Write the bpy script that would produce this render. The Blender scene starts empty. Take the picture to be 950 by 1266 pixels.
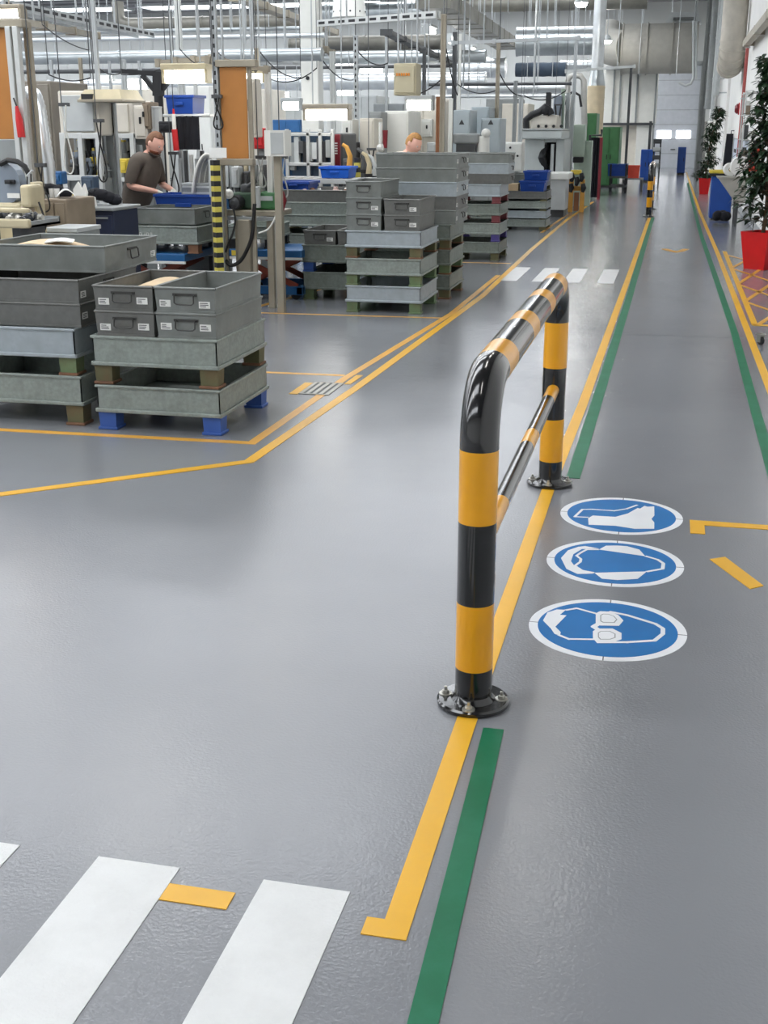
import bpy, bmesh, math, random
from mathutils import Vector, Matrix
random.seed(11)
C = bpy.context.collection
PI = math.pi

# ------------------------------------------------------------------ camera model
EYE = Vector((0.0, 0.0, 1.6))
PITCH, YAW, FOC = math.radians(17.7236), math.radians(13.0101), 1480.0
_fh = Vector((-math.sin(YAW), math.cos(YAW), 0)); _rt = Vector((math.cos(YAW), math.sin(YAW), 0)); _zz = Vector((0, 0, 1))
_fw = _fh*math.cos(PITCH) - _zz*math.sin(PITCH); _up = _fh*math.sin(PITCH) + _zz*math.cos(PITCH)
def at(px, py, Y):
    """the point at depth Y down the hall that was measured at px, py in the photograph"""
    d = _fw*FOC + _rt*(px-475.0) - _up*(py-633.0)
    return EYE + d*(Y/d.y)
def rect(x0, y0, x1, y1, Y):
    a, b = at(x0, (y0+y1)/2, Y), at(x1, (y0+y1)/2, Y)
    t, u = at((x0+x1)/2, y1, Y), at((x0+x1)/2, y0, Y)
    return a.x, b.x, t.z, u.z
cam_d = bpy.data.cameras.new('camera'); cam = bpy.data.objects.new('camera', cam_d); C.objects.link(cam)
cam.location = EYE; cam.rotation_euler = (PI/2 - PITCH, 0, YAW)
cam_d.sensor_fit = 'VERTICAL'; cam_d.sensor_height = 24.0; cam_d.lens = 24.0*FOC/1266.0
cam_d.clip_start = 0.05; cam_d.clip_end = 200
bpy.context.scene.camera = cam

# ------------------------------------------------------------------ materials
def lin(h):
    if isinstance(h, str):
        v = [int(h[i:i+2], 16)/255 for i in (0, 2, 4)]
    else:
        v = [c/255 for c in h]
    return tuple((c/12.92 if c <= 0.04045 else ((c+0.055)/1.055)**2.4) for c in v)
_mats = {}
def mat(name, col, rough=0.5, metal=0.0, var=0.06, scale=6.0, bump=0.0, bscale=60.0, spec=0.5, dirt=None, dirt_amt=0.0, dirt_scale=4.0, coat=0.0):
    if name in _mats: return _mats[name]
    m = bpy.data.materials.new(name); m.use_nodes = True
    nt = m.node_tree; N = nt.nodes; L = nt.links
    b = N['Principled BSDF']
    c = lin(col)
    tc = N.new('ShaderNodeTexCoord')
    no = N.new('ShaderNodeTexNoise'); no.inputs['Scale'].default_value = scale; no.inputs['Detail'].default_value = 5
    L.new(tc.outputs['Object'], no.inputs['Vector'])
    rp = N.new('ShaderNodeValToRGB')
    rp.color_ramp.elements[0].position = 0.3; rp.color_ramp.elements[1].position = 0.7
    rp.color_ramp.elements[0].color = (*[max(0, x*(1-var*1.6)) for x in c], 1)
    rp.color_ramp.elements[1].color = (*[min(1, x*(1+var*1.6)) for x in c], 1)
    L.new(no.outputs['Fac'], rp.inputs['Fac'])
    out = rp.outputs['Color']
    if dirt is not None:
        n2 = N.new('ShaderNodeTexNoise'); n2.inputs['Scale'].default_value = dirt_scale; n2.inputs['Detail'].default_value = 8; n2.inputs['Roughness'].default_value = 0.7
        L.new(tc.outputs['Object'], n2.inputs['Vector'])
        r2 = N.new('ShaderNodeValToRGB'); r2.color_ramp.elements[0].position = 0.45; r2.color_ramp.elements[1].position = 0.72
        r2.color_ramp.elements[1].color = (dirt_amt, dirt_amt, dirt_amt, 1)
        L.new(n2.outputs['Fac'], r2.inputs['Fac'])
        mx = N.new('ShaderNodeMix'); mx.data_type = 'RGBA'
        L.new(r2.outputs['Color'], mx.inputs['Factor']); L.new(out, mx.inputs['A']); mx.inputs['B'].default_value = (*lin(dirt), 1)
        out = mx.outputs['Result']
    L.new(out, b.inputs['Base Color'])
    b.inputs['Roughness'].default_value = rough; b.inputs['Metallic'].default_value = metal
    b.inputs['Specular IOR Level'].default_value = spec
    b.inputs['Coat Weight'].default_value = coat; b.inputs['Coat Roughness'].default_value = 0.08
    if bump:
        n3 = N.new('ShaderNodeTexNoise'); n3.inputs['Scale'].default_value = bscale; n3.inputs['Detail'].default_value = 3
        L.new(tc.outputs['Object'], n3.inputs['Vector'])
        bp = N.new('ShaderNodeBump'); bp.inputs['Strength'].default_value = bump; bp.inputs['Distance'].default_value = 0.01
        L.new(n3.outputs['Fac'], bp.inputs['Height']); L.new(bp.outputs['Normal'], b.inputs['Normal'])
    _mats[name] = m
    return m
def emit(name, col, strength):
    if name in _mats: return _mats[name]
    m = bpy.data.materials.new(name); m.use_nodes = True
    b = m.node_tree.nodes['Principled BSDF']
    b.inputs['Base Color'].default_value = (*lin(col), 1)
    b.inputs['Emission Color'].default_value = (*lin(col), 1); b.inputs['Emission Strength'].default_value = strength
    _mats[name] = m
    return m

BLK = mat('gloss_black_paint', (14, 14, 15), 0.16, var=0.15, coat=0.6, bump=0.06, bscale=25)
YEL = mat('gloss_yellow_paint', (232, 162, 6), 0.28, var=0.03, coat=0.3)
ZINC = mat('zinc_bolt', (190, 188, 180), 0.3, 0.85)
TAPEY = mat('yellow_floor_paint', (226, 170, 32), 0.38, var=0.05, dirt=(170, 140, 70), dirt_amt=0.35, dirt_scale=3)
TAPEO = mat('orange_floor_paint', (222, 164, 62), 0.38, var=0.06, dirt=(170, 140, 90), dirt_amt=0.4, dirt_scale=3)
TAPEG = mat('green_floor_paint', (4, 102, 68), 0.45, spec=0.35, var=0.05, dirt=(70, 130, 110), dirt_amt=0.25, dirt_scale=3)
WHITEP = mat('white_floor_paint', (212, 213, 212), 0.38, var=0.03, dirt=(190, 190, 188), dirt_amt=0.4, dirt_scale=5, bump=0.15, bscale=120)
SIGNW = mat('sign_white', (222, 224, 227), 0.45, var=0.02)
SIGNB = mat('sign_blue', (0, 104, 170), 0.45, spec=0.3, var=0.04)
GALV = mat('galvanised_steel', (146, 154, 148), 0.46, 0.3, var=0.07, scale=45, dirt=(112, 117, 110), dirt_amt=0.5, dirt_scale=14, bump=0.04, bscale=90)
GALV2 = mat('weathered_galvanised_steel', (126, 134, 127), 0.5, 0.3, var=0.08, scale=40, dirt=(100, 104, 97), dirt_amt=0.55, dirt_scale=12)
GALVB = mat('bluish_galvanised_steel', (166, 175, 180), 0.44, 0.3, var=0.05, scale=40, dirt=(132, 139, 138), dirt_amt=0.5, dirt_scale=10)
TOTE = mat('dark_tote_steel', (110, 111, 108), 0.46, 0.25, var=0.06, scale=30, dirt=(98, 98, 93), dirt_amt=0.6, dirt_scale=9)
TOTE2 = mat('grey_tote_steel', (126, 130, 127), 0.48, 0.2, var=0.1, scale=9, dirt=(116, 118, 113), dirt_amt=0.7, dirt_scale=5)
ROD = mat('handle_rod', (70, 70, 68), 0.4, 0.6)
OLIVE = mat('olive_foot_paint', (92, 92, 62), 0.6, var=0.15, dirt=(110, 74, 48), dirt_amt=0.7)
GREENF = mat('green_foot_paint', (98, 120, 84), 0.6, var=0.15, dirt=(104, 76, 52), dirt_amt=0.6)
BLUEF = mat('blue_foot_paint', (52, 88, 160), 0.5, var=0.1)
DREDF = mat('dark_red_foot_paint', (110, 52, 56), 0.6)
PURF = mat('violet_foot_paint', (74, 66, 130), 0.6)
RUST = mat('rusty_plate', (112, 80, 58), 0.7, var=0.2)
PAPER = mat('white_label', (228, 228, 224), 0.6, var=0.02)
INK = mat('label_ink', (60, 60, 62), 0.6)
CARD = mat('cardboard', (206, 182, 148), 0.8, var=0.06)
WHITE = mat('white_machine_paint', (224, 224, 218), 0.42, var=0.02)
WARMW = mat('warm_white_panel', (214, 208, 196), 0.5, var=0.03)
LGREY = mat('light_grey_paint', (184, 188, 188), 0.45, var=0.04)
MGREY = mat('mid_grey_paint', (140, 144, 144), 0.5, var=0.06)
DGREY = mat('dark_grey_paint', (72, 74, 76), 0.5, var=0.08)
BGREY = mat('blue_grey_guard', (132, 142, 154), 0.4, var=0.04)
BLACKM = mat('matt_black', (26, 27, 30), 0.55, var=0.1)
BLACKF = mat('black_fabric', (24, 25, 32), 0.9, var=0.2)
NAVY = mat('navy_drawer', (34, 42, 66), 0.5, var=0.08)
BEIGE = mat('beige_machine', (196, 184, 152), 0.5, var=0.08)
BROWN = mat('brown_grey_cabinet', (138, 124, 106), 0.55, var=0.08)
ORANGE = mat('orange_board', (176, 116, 52), 0.5, var=0.04)
BRWN2 = mat('brown_upright', (150, 100, 66), 0.5)
ALU = mat('aluminium_profile', (182, 186, 188), 0.35, 0.6, var=0.05)
ALUW = mat('bright_aluminium', (206, 208, 206), 0.35, 0.45, var=0.03)
ALUB = mat('beige_profile', (158, 150, 134), 0.45, 0.3, var=0.06)
DUCT = mat('galvanised_duct', (176, 182, 184), 0.3, 0.75, var=0.1, scale=3)
DUCTB = mat('bright_duct', (206, 210, 212), 0.28, 0.7, var=0.08, scale=3)
DUCTD = mat('dull_duct', (128, 126, 118), 0.45, 0.4, var=0.12, scale=3)
FABRIC = mat('beige_fabric_duct', (166, 164, 156), 0.75, var=0.03, bump=0.25, bscale=8)
CABLE = mat('black_cable', (22, 22, 22), 0.5)
HOSEG = mat('grey_hose', (170, 170, 166), 0.45, 0.2)
BLUEB = mat('blue_plastic_bin', (24, 66, 150), 0.38, var=0.05)
BLUEL = mat('bright_blue_plastic_bin', (30, 98, 206), 0.38, var=0.04)
BLUEM = mat('blue_machine_paint', (38, 96, 150), 0.4, var=0.06)
BLUEK = mat('blue_cabinet_paint', (30, 76, 158), 0.4, var=0.04)
REDP = mat('red_paint', (196, 32, 36), 0.4, var=0.04)
REDPOT = mat('red_planter_plastic', (206, 22, 26), 0.35, var=0.04)
DRED = mat('dark_red_paint', (120, 28, 38), 0.45)
ORED = mat('orange_red_paint', (206, 72, 52), 0.5)
SCIS = mat('scissor_red_paint', (140, 66, 48), 0.5, var=0.15)
GREENM = mat('green_machine_paint', (64, 116, 72), 0.45, var=0.06)
GREEND = mat('dark_green_machine_paint', (52, 78, 58), 0.5, var=0.1)
PGREEN = mat('pale_green_paint', (172, 188, 172), 0.45, var=0.03)
YORANGE = mat('orange_yellow_paint', (214, 158, 72), 0.5, var=0.08)
YELP = mat('yellow_paint', (222, 196, 70), 0.5, var=0.05)
YELST = mat('pale_yellow_stripe', (204, 190, 84), 0.5, var=0.05)
LEAF = mat('ficus_leaf', (40, 62, 40), 0.4, var=0.35, scale=3)
BARK = mat('plant_stem', (86, 70, 52), 0.8)
SOIL = mat('soil', (60, 46, 36), 0.9)
SKIN = mat('skin', (238, 184, 164), 0.5, var=0.06)
HAIR = mat('brown_hair', (124, 86, 62), 0.7, var=0.15, scale=40)
BEARD = mat('reddish_beard', (142, 84, 62), 0.8, var=0.15, scale=40)
SHIRT = mat('dark_brown_shirt', (98, 89, 81), 0.85, var=0.08, scale=10, bump=0.3, bscale=14)
TROUS = mat('dark_trousers', (44, 36, 38), 0.85, var=0.08)
GLOVE = mat('white_glove', (220, 216, 206), 0.8, var=0.04)
SHOE = mat('black_shoe', (24, 22, 22), 0.5)
PINKISH = mat('pale_pink_cloth', (214, 186, 178), 0.8)
STEEL = mat('stainless_steel', (170, 168, 160), 0.35, 0.6, var=0.06)
GLASSB = mat('blue_tinted_window', (70, 86, 104), 0.15, var=0.1)
LAMP = emit('lamp_diffuser', (255, 252, 244), 9.0)
LAMPROW = emit('row_lamp_diffuser', (255, 252, 244), 110.0)
LAMPFAR = emit('ceiling_lamp_diffuser', (255, 253, 248), 14.0)
DAY = emit('daylight_pane', (250, 252, 255), 4.0)

# ------------------------------------------------------------------ mesh builder
class M:
    """collects shapes (own material per shape) that become ONE mesh object"""
    def __init__(s, *mats):
        s.bm = bmesh.new(); s.mats = list(mats)
    def mi(s, m):
        if m is None: return 0
        if m not in s.mats: s.mats.append(m)
        return s.mats.index(m)
    def face(s, pts, m=None):
        vs = [s.bm.verts.new(p) for p in pts]
        f = s.bm.faces.new(vs); f.material_index = s.mi(m); return f
    def box(s, x0, x1, y0, y1, z0, z1, m=None, bev=0.0):
        if x0 > x1: x0, x1 = x1, x0
        if y0 > y1: y0, y1 = y1, y0
        if z0 > z1: z0, z1 = z1, z0
        P = [(x0,y0,z0),(x1,y0,z0),(x1,y1,z0),(x0,y1,z0),(x0,y0,z1),(x1,y0,z1),(x1,y1,z1),(x0,y1,z1)]
        v = [s.bm.verts.new(p) for p in P]; k = s.mi(m); fs = []
        for q in ((3,2,1,0),(4,5,6,7),(0,1,5,4),(1,2,6,5),(2,3,7,6),(3,0,4,7)):
            f = s.bm.faces.new([v[i] for i in q]); f.material_index = k; fs.append(f)
        if bev:
            es = list({e for f in fs for e in f.edges})
            r = bmesh.ops.bevel(s.bm, geom=es, offset=min(bev, 0.45*min(x1-x0, y1-y0, z1-z0)), segments=2, affect='EDGES', profile=0.5)
            for f in r['faces']: f.material_index = k
        return s
    def frustum(s, x0, x1, y0, y1, z0, X0, X1, Y0, Y1, z1, m=None):
        v = [s.bm.verts.new(p) for p in [(x0,y0,z0),(x1,y0,z0),(x1,y1,z0),(x0,y1,z0),(X0,Y0,z1),(X1,Y0,z1),(X1,Y1,z1),(X0,Y1,z1)]]
        k = s.mi(m)
        for q in ((3,2,1,0),(4,5,6,7),(0,1,5,4),(1,2,6,5),(2,3,7,6),(3,0,4,7)):
            s.bm.faces.new([v[i] for i in q]).material_index = k
        return s
    def prism(s, pts, z0, z1, m=None, axis='z'):
        """extrude a 2D outline (counter-clockwise seen from +axis)"""
        def p3(p, h):
            return (p[0], p[1], h) if axis == 'z' else ((p[0], h, p[1]) if axis == 'y' else (h, p[0], p[1]))
        k = s.mi(m); n = len(pts)
        a = [s.bm.verts.new(p3(p, z0)) for p in pts]; b = [s.bm.verts.new(p3(p, z1)) for p in pts]
        fs = [s.bm.faces.new(a[::-1]), s.bm.faces.new(b)]
        for i in range(n): fs.append(s.bm.faces.new((a[i], a[(i+1) % n], b[(i+1) % n], b[i])))
        for f in fs: f.material_index = k
        bmesh.ops.recalc_face_normals(s.bm, faces=fs)
        return s
    def tube(s, pts, r, m=None, seg=12, cap=True, bands=None):
        """round bar through pts; r a number or one per point; bands: list of (start, end, material) along the length"""
        pts = [Vector(p) for p in pts]; n = len(pts)
        rs = [r]*n if not hasattr(r, '__len__') else r
        tang = []
        for i in range(n):
            a = pts[max(i-1, 0)]; b = pts[min(i+1, n-1)]; t = (b-a)
            tang.append(t.normalized() if t.length > 1e-9 else Vector((0, 0, 1)))
        ref = Vector((0, 0, 1)) if abs(tang[0].z) < 0.9 else Vector((1, 0, 0))
        u = tang[0].cross(ref).normalized(); rings = []; d = 0; dist = [0]
        for i in range(n):
            if i:
                q = tang[i-1].rotation_difference(tang[i]); u = (q @ u).normalized(); d += (pts[i]-pts[i-1]).length; dist.append(d)
            w = tang[i].cross(u).normalized()
            rings.append([s.bm.verts.new(pts[i] + (u*math.cos(2*PI*k/seg) + w*math.sin(2*PI*k/seg))*rs[i]) for k in range(seg)])
        k0 = s.mi(m)
        for i in range(n-1):
            mm = k0
            if bands:
                mid = (dist[i]+dist[i+1])/2
                for (a, b, bmat) in bands:
                    if a <= mid < b: mm = s.mi(bmat)
            for k in range(seg):
                f = s.bm.faces.new((rings[i][k], rings[i][(k+1) % seg], rings[i+1][(k+1) % seg], rings[i+1][k])); f.material_index = mm; f.smooth = True
        if cap:
            f = s.bm.faces.new(rings[0][::-1]); f.material_index = k0
            f = s.bm.faces.new(rings[-1]); f.material_index = k0
        return s
    def lathe(s, prof, c=(0, 0, 0), m=None, seg=24):
        """profile [(radius, z)] spun about the vertical through c"""
        k = s.mi(m); rings = []
        for (r, z) in prof:
            if r < 1e-6: rings.append([s.bm.verts.new((c[0], c[1], c[2]+z))])
            else: rings.append([s.bm.verts.new((c[0]+r*math.cos(2*PI*i/seg), c[1]+r*math.sin(2*PI*i/seg), c[2]+z)) for i in range(seg)])
        for a, b in zip(rings, rings[1:]):
            for i in range(seg):
                j = (i+1) % seg
                if len(a) == 1 and len(b) == 1: continue
                if len(a) == 1: q = (a[0], b[j], b[i])
                elif len(b) == 1: q = (a[i], a[j], b[0])
                else: q = (a[i], a[j], b[j], b[i])
                f = s.bm.faces.new(q); f.material_index = k; f.smooth = True
        return s
    def ball(s, c, r, m=None, seg=12, rings=8, sc=(1, 1, 1), jit=0.0):
        prof_v = []
        k = s.mi(m)
        res = bmesh.ops.create_uvsphere(s.bm, u_segments=seg, v_segments=rings, radius=1.0)
        for v in res['verts']:
            jj = 1 + random.uniform(-jit, jit)
            v.co = Vector((v.co.x*r*sc[0]*jj + c[0], v.co.y*r*sc[1]*jj + c[1], v.co.z*r*sc[2]*jj + c[2]))
        for f in {f for v in res['verts'] for f in v.link_faces}: f.material_index = k; f.smooth = True
        return s
    def build(s, name, parent=None, world=False, loc=None, sharp=35):
        me = bpy.data.meshes.new(name)
        s.bm.normal_update()
        if world and parent is not None:
            o0 = parent.location if parent.parent is None else parent.location + parent.parent.location
            for v in s.bm.verts: v.co -= o0
        if loc is not None:
            for v in s.bm.verts: v.co -= Vector(loc)
        s.bm.to_mesh(me); s.bm.free()
        for m in (s.mats or [WHITE]): me.materials.append(m)
        if any(p.use_smooth for p in me.polygons): me.set_sharp_from_angle(angle=math.radians(sharp))
        o = bpy.data.objects.new(name, me); C.objects.link(o)
        if parent is not None: o.parent = parent
        if loc is not None: o.location = loc
        return o
def tag(o, label, cat, group=None, kind=None):
    if label: o['label'] = label
    if cat: o['category'] = cat
    if group: o['group'] = group
    if kind: o['kind'] = kind
    return o
def thing(name, label, cat, loc=(0, 0, 0), rz=0.0, group=None):
    o = bpy.data.objects.new(name, None); C.objects.link(o); o.empty_display_size = 0.1
    o.location = loc; o.rotation_euler = (0, 0, rz)
    return tag(o, label, cat, group)
def dup(root, loc, label, rz=None, group=None):
    r = root.copy(); C.objects.link(r); r.location = loc
    if rz is not None: r.rotation_euler = (0, 0, rz)
    if label: r['label'] = label
    if group: r['group'] = group
    for ch in list(root.children):
        c = ch.copy(); C.objects.link(c); c.parent = r
        for g in list(ch.children):
            d = g.copy(); C.objects.link(d); d.parent = c
    return r
def struct(o):
    o['kind'] = 'structure'; return o
def arc(c, r, a0, a1, n, f):
    return [f(c[0]+r*math.cos(a0+(a1-a0)*i/n), c[1]+r*math.sin(a0+(a1-a0)*i/n)) for i in range(n+1)]
# ------------------------------------------------------------------ the hall
XL, XR, YB, YF, ZC = -36.0, 1.42, -7.0, 55.6, 6.7
def floor_material():
    m = bpy.data.materials.new('grey_epoxy_floor'); m.use_nodes = True
    nt = m.node_tree; N = nt.nodes; L = nt.links; b = N['Principled BSDF']
    tc = N.new('ShaderNodeTexCoord')
    n1 = N.new('ShaderNodeTexNoise'); n1.inputs['Scale'].default_value = 0.55; n1.inputs['Detail'].default_value = 6
    L.new(tc.outputs['Object'], n1.inputs['Vector'])
    r1 = N.new('ShaderNodeValToRGB'); r1.color_ramp.elements[0].position = 0.3; r1.color_ramp.elements[1].position = 0.7
    r1.color_ramp.elements[0].color = (*lin((121, 123, 127)), 1); r1.color_ramp.elements[1].color = (*lin((133, 135, 139)), 1)
    L.new(n1.outputs['Fac'], r1.inputs['Fac'])
    # scuffs and specks
    n2 = N.new('ShaderNodeTexNoise'); n2.inputs['Scale'].default_value = 9; n2.inputs['Detail'].default_value = 10; n2.inputs['Roughness'].default_value = 0.75
    L.new(tc.outputs['Object'], n2.inputs['Vector'])
    r2 = N.new('ShaderNodeValToRGB'); r2.color_ramp.elements[0].position = 0.62; r2.color_ramp.elements[1].position = 0.8; r2.color_ramp.elements[1].color = (0.35, 0.35, 0.35, 1)
    L.new(n2.outputs['Fac'], r2.inputs['Fac'])
    mx = N.new('ShaderNodeMix'); mx.data_type = 'RGBA'; L.new(r2.outputs['Color'], mx.inputs['Factor']); L.new(r1.outputs['Color'], mx.inputs['A']); mx.inputs['B'].default_value = (*lin((116, 117, 119)), 1)
    L.new(mx.outputs['Result'], b.inputs['Base Color'])
    n3 = N.new('ShaderNodeTexNoise'); n3.inputs['Scale'].default_value = 1.3; n3.inputs['Detail'].default_value = 4
    L.new(tc.outputs['Object'], n3.inputs['Vector'])
    mr = N.new('ShaderNodeMapRange'); mr.inputs['To Min'].default_value = 0.13; mr.inputs['To Max'].default_value = 0.21
    L.new(n3.outputs['Fac'], mr.inputs['Value']); L.new(mr.outputs['Result'], b.inputs['Roughness'])
    b.inputs['Specular IOR Level'].default_value = 0.55
    n4 = N.new('ShaderNodeTexNoise'); n4.inputs['Scale'].default_value = 110; n4.inputs['Detail'].default_value = 2
    L.new(tc.outputs['Object'], n4.inputs['Vector'])
    n5 = N.new('ShaderNodeTexNoise'); n5.inputs['Scale'].default_value = 5; n5.inputs['Detail'].default_value = 2
    L.new(tc.outputs['Object'], n5.inputs['Vector'])
    b1 = N.new('ShaderNodeBump'); b1.inputs['Strength'].default_value = 0.45; b1.inputs['Distance'].default_value = 0.002; L.new(n4.outputs['Fac'], b1.inputs['Height'])
    b2 = N.new('ShaderNodeBump'); b2.inputs['Strength'].default_value = 0.12; b2.inputs['Distance'].default_value = 0.01; L.new(n5.outputs['Fac'], b2.inputs['Height'])
    L.new(b1.outputs['Normal'], b2.inputs['Normal']); L.new(b2.outputs['Normal'], b.inputs['Normal'])
    return m
WALLW = mat('white_painted_wall', (244, 243, 240), 0.7, var=0.02, scale=1.5)
WALLF = mat('far_wall_panel', (186, 188, 186), 0.7, var=0.03, scale=0.6)
CEILM = mat('grey_roof_deck', (138, 138, 140), 0.8, var=0.1, scale=0.5)
m = M(floor_material()); m.box(XL, XR, YB, YF, -0.12, 0.0); struct(m.build('floor'))
m = M(WALLW)
m.box(XR, XR+0.2, YB, YF+0.2, 0, ZC)
for yy in (36.0, 46.5): m.box(XR-0.07, XR, yy, yy+0.35, 0, ZC)         # wall piers
struct(m.build('wall_right'))
m = M(WALLF); m.box(XL-0.2, XL, YB, YF+0.2, 0, ZC); struct(m.build('wall_left'))
m = M(WALLF)
m.box(XL, -1.95, YF, YF+0.2, 0, ZC); m.box(1.0, XR, YF, YF+0.2, 0, ZC); m.box(-1.95, 1.0, YF, YF+0.2, 4.2, ZC)
for i in range(30): m.box(XL+1.1*i, XL+1.1*i+0.04, YF-0.03, YF, 0, ZC)
struct(m.build('wall_far'))
m = M(WALLW); m.box(XL-0.2, XR+0.2, YB-0.2, YB, 0, ZC); struct(m.build('wall_back'))
m = M(CEILM); m.box(XL-0.2, XR+0.2, YB-0.2, YF+0.2, ZC, ZC+0.15)
for i in range(int((YF-YB)/1.2)): m.box(XL, XR, YB+1.2*i, YB+1.2*i+0.5, ZC-0.07, ZC)       # trapezoid deck ribs
struct(m.build('ceiling'))
m = M(WALLW); m.box(XR-0.015, XR, YB, YF, 0, 0.12, LGREY); struct(m.build('baseboard_right'))
# roof windows: long daylight panes across the roof
DAYROOF = emit('roof_daylight', (246, 250, 255), 5.5)
DAYROOF2 = emit('roof_daylight_far', (246, 250, 255), 6.6)
k = 0
for yy in (-4.0, 1.0, 6.0, 11.0, 16.0, 21.0, 26.0, 31.0, 36.0, 41.0, 46.0, 51.0):
    for (xa, xb) in ((-34.0, -23.5), (-22.5, -12.0), (-11.0, -2.6)):
        k += 1
        fr = M(LGREY)
        for (a0, a1, b0, b1) in ((xa-0.08, xb+0.08, yy-0.08, yy), (xa-0.08, xb+0.08, yy+1.7, yy+1.78), (xa-0.08, xa, yy, yy+1.7), (xb, xb+0.08, yy, yy+1.7)):
            fr.box(a0, a1, b0, b1, ZC-0.16, ZC-0.07)
        w = struct(fr.build('window_%d' % k))
        pn = M(DAYROOF2 if yy > 30 else DAYROOF); pn.box(xa, xb, yy, yy+1.7, ZC-0.11, ZC-0.09); pn.build('pane', w)

# sectional door at the far end
DOORM = mat('door_panel_grey', (176, 180, 186), 0.5, var=0.03)
d = M(DOORM)
for i in range(7): d.box(-1.9, 0.95, YF+0.06, YF+0.12, 0.6*i+0.012, 0.6*i+0.588)
d.box(-1.9, 0.95, YF+0.08, YF+0.1, 0, 4.2, MGREY)
dd = struct(d.build('door_1'))
f = M(MGREY); f.box(-2.05, -1.9, YF-0.05, YF+0.1, 0, 4.3); f.box(0.95, 1.1, YF-0.05, YF+0.1, 0, 4.3); f.box(-2.05, 1.1, YF-0.05, YF+0.1, 4.2, 4.35); f.build('door_frame', dd)
for x0 in (-1.55, -0.72, 0.1):
    p = M(DAY); p.box(x0, x0+0.6, YF+0.02, YF+0.065, 1.22, 1.55, bev=0.01); p.build('pane', dd)
h = M(DGREY); h.box(-0.1, 0.1, YF, YF+0.06, 0.75, 0.79); h.build('handle', dd)

# ------------------------------------------------------------------ floor markings
def strip(name, pts, w, mt, label, group=None, z=0.0025, cat='floor marking'):
    """painted band following pts with mitred corners"""
    P = [Vector((p[0], p[1])) for p in pts]; n = len(P); L_, R_ = [], []
    for i in range(n):
        d0 = (P[i]-P[i-1]).normalized() if i else None; d1 = (P[i+1]-P[i]).normalized() if i < n-1 else None
        if d0 is None: d0 = d1
        if d1 is None: d1 = d0
        t = (d0+d1).normalized(); nn = Vector((-t.y, t.x)); k = w/2/max(0.35, nn.dot(Vector((-d0.y, d0.x))))
        L_.append(P[i]+nn*k); R_.append(P[i]-nn*k)
    m = M(mt)
    for i in range(n-1):
        a, b, c, d = R_[i], R_[i+1], L_[i+1], L_[i]
        m.face([(a.x,a.y,z),(b.x,b.y,z),(c.x,c.y,z),(d.x,d.y,z)])
        for (p, q) in ((a, b), (c, d)): m.face([(q.x,q.y,z),(p.x,p.y,z),(p.x,p.y,0),(q.x,q.y,0)])
    for (p, q) in ((L_[0], R_[0]), (R_[-1], L_[-1])): m.face([(q.x,q.y,z),(p.x,p.y,z),(p.x,p.y,0),(q.x,q.y,0)])
    o = m.build(name, loc=(pts[0][0], pts[0][1], 0))
    return tag(o, label, cat, group)
def patch(name, pts, mt, label, group=None, z=0.0025, cat='floor marking'):
    m = M(mt); m.prism(pts, 0.0, z); o = m.build(name, loc=(pts[0][0], pts[0][1], 0))
    return tag(o, label, cat, group)

strip('yellow_lane_line', [(-0.523, 2.075), (-0.455, 2.075), (-0.46, 3.1), (-0.458, 5.4), (-0.43, 7.25), (-0.39, 14), (-0.345, 23.9)], 0.058, TAPEY, 'long yellow line running under both posts of the front barrier')
strip('green_lane_line', [(-0.325, 1.2), (-0.345, 1.82), (-0.378, 3.0)], 0.058, TAPEG, 'short green floor line in front of the barrier beside the yellow line')
strip('green_lane_line', [(-0.36, 5.6), (-0.325, 12), (-0.30, 20), (-0.28, 24)], 0.066, TAPEG, 'long green floor line behind the barrier beside the yellow line')
strip('green_lane_line', [(0.585, 5.4), (0.59, 8), (0.60, 10.3), (0.53, 20.2), (0.525, 40)], 0.06, TAPEG, 'green floor line on the plant side of the walkway')
strip('yellow_lane_line', [(0.725, 7.0), (0.715, 9.2), (0.70, 13.6), (0.69, 16.9), (0.62, 26), (0.58, 50)], 0.055, TAPEY, 'long yellow floor line along the planter side of the walkway')
# zebra crossings
for i, x0 in enumerate((-1.58, -1.18, -0.78)):
    patch('zebra_bar', [(x0-0.012, 0.9), (x0+0.188, 0.9), (x0+0.2, 2.18), (x0, 2.18)], WHITEP,
          ['white crossing bar cut off by the left edge near the bottom corner', 'white crossing bar with the small yellow dash touching its side', 'white crossing bar closest to the near end of the yellow line'][i], 'bars of the near zebra crossing')
for i, (xa, xb) in enumerate(((-1.77, -1.59), (-1.42, -1.24), (-1.08, -0.9), (-0.71, -0.53))):
    patch('zebra_bar', [(xa, 13.4), (xb, 13.4), (xb+0.005, 14.78), (xa+0.005, 14.78)], WHITEP,
          ['white bar of far crossing closest to the grey tray stacks', 'white bar of far crossing, second from the grey tray stacks', 'white bar of far crossing, third from the grey tray stacks', 'white bar of far crossing beside the long yellow line'][i], 'bars of the far zebra crossing')
patch('yellow_dash', [(-0.98, 2.06), (-0.825, 2.06), (-0.825, 2.12), (-0.98, 2.12)], TAPEY, 'small yellow dash between two white crossing bars', z=0.0024)
strip('yellow_corner_mark', [(0.21, 4.88), (0.21, 5.03), (1.15, 5.03)], 0.06, TAPEY, 'yellow corner line beside the boot sign')
patch('yellow_dash', [(0.31, 4.61), (0.25, 4.57), (0.385, 4.275), (0.435, 4.32)], TAPEY, 'slanted yellow dash beside the ear protection sign')
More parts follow.
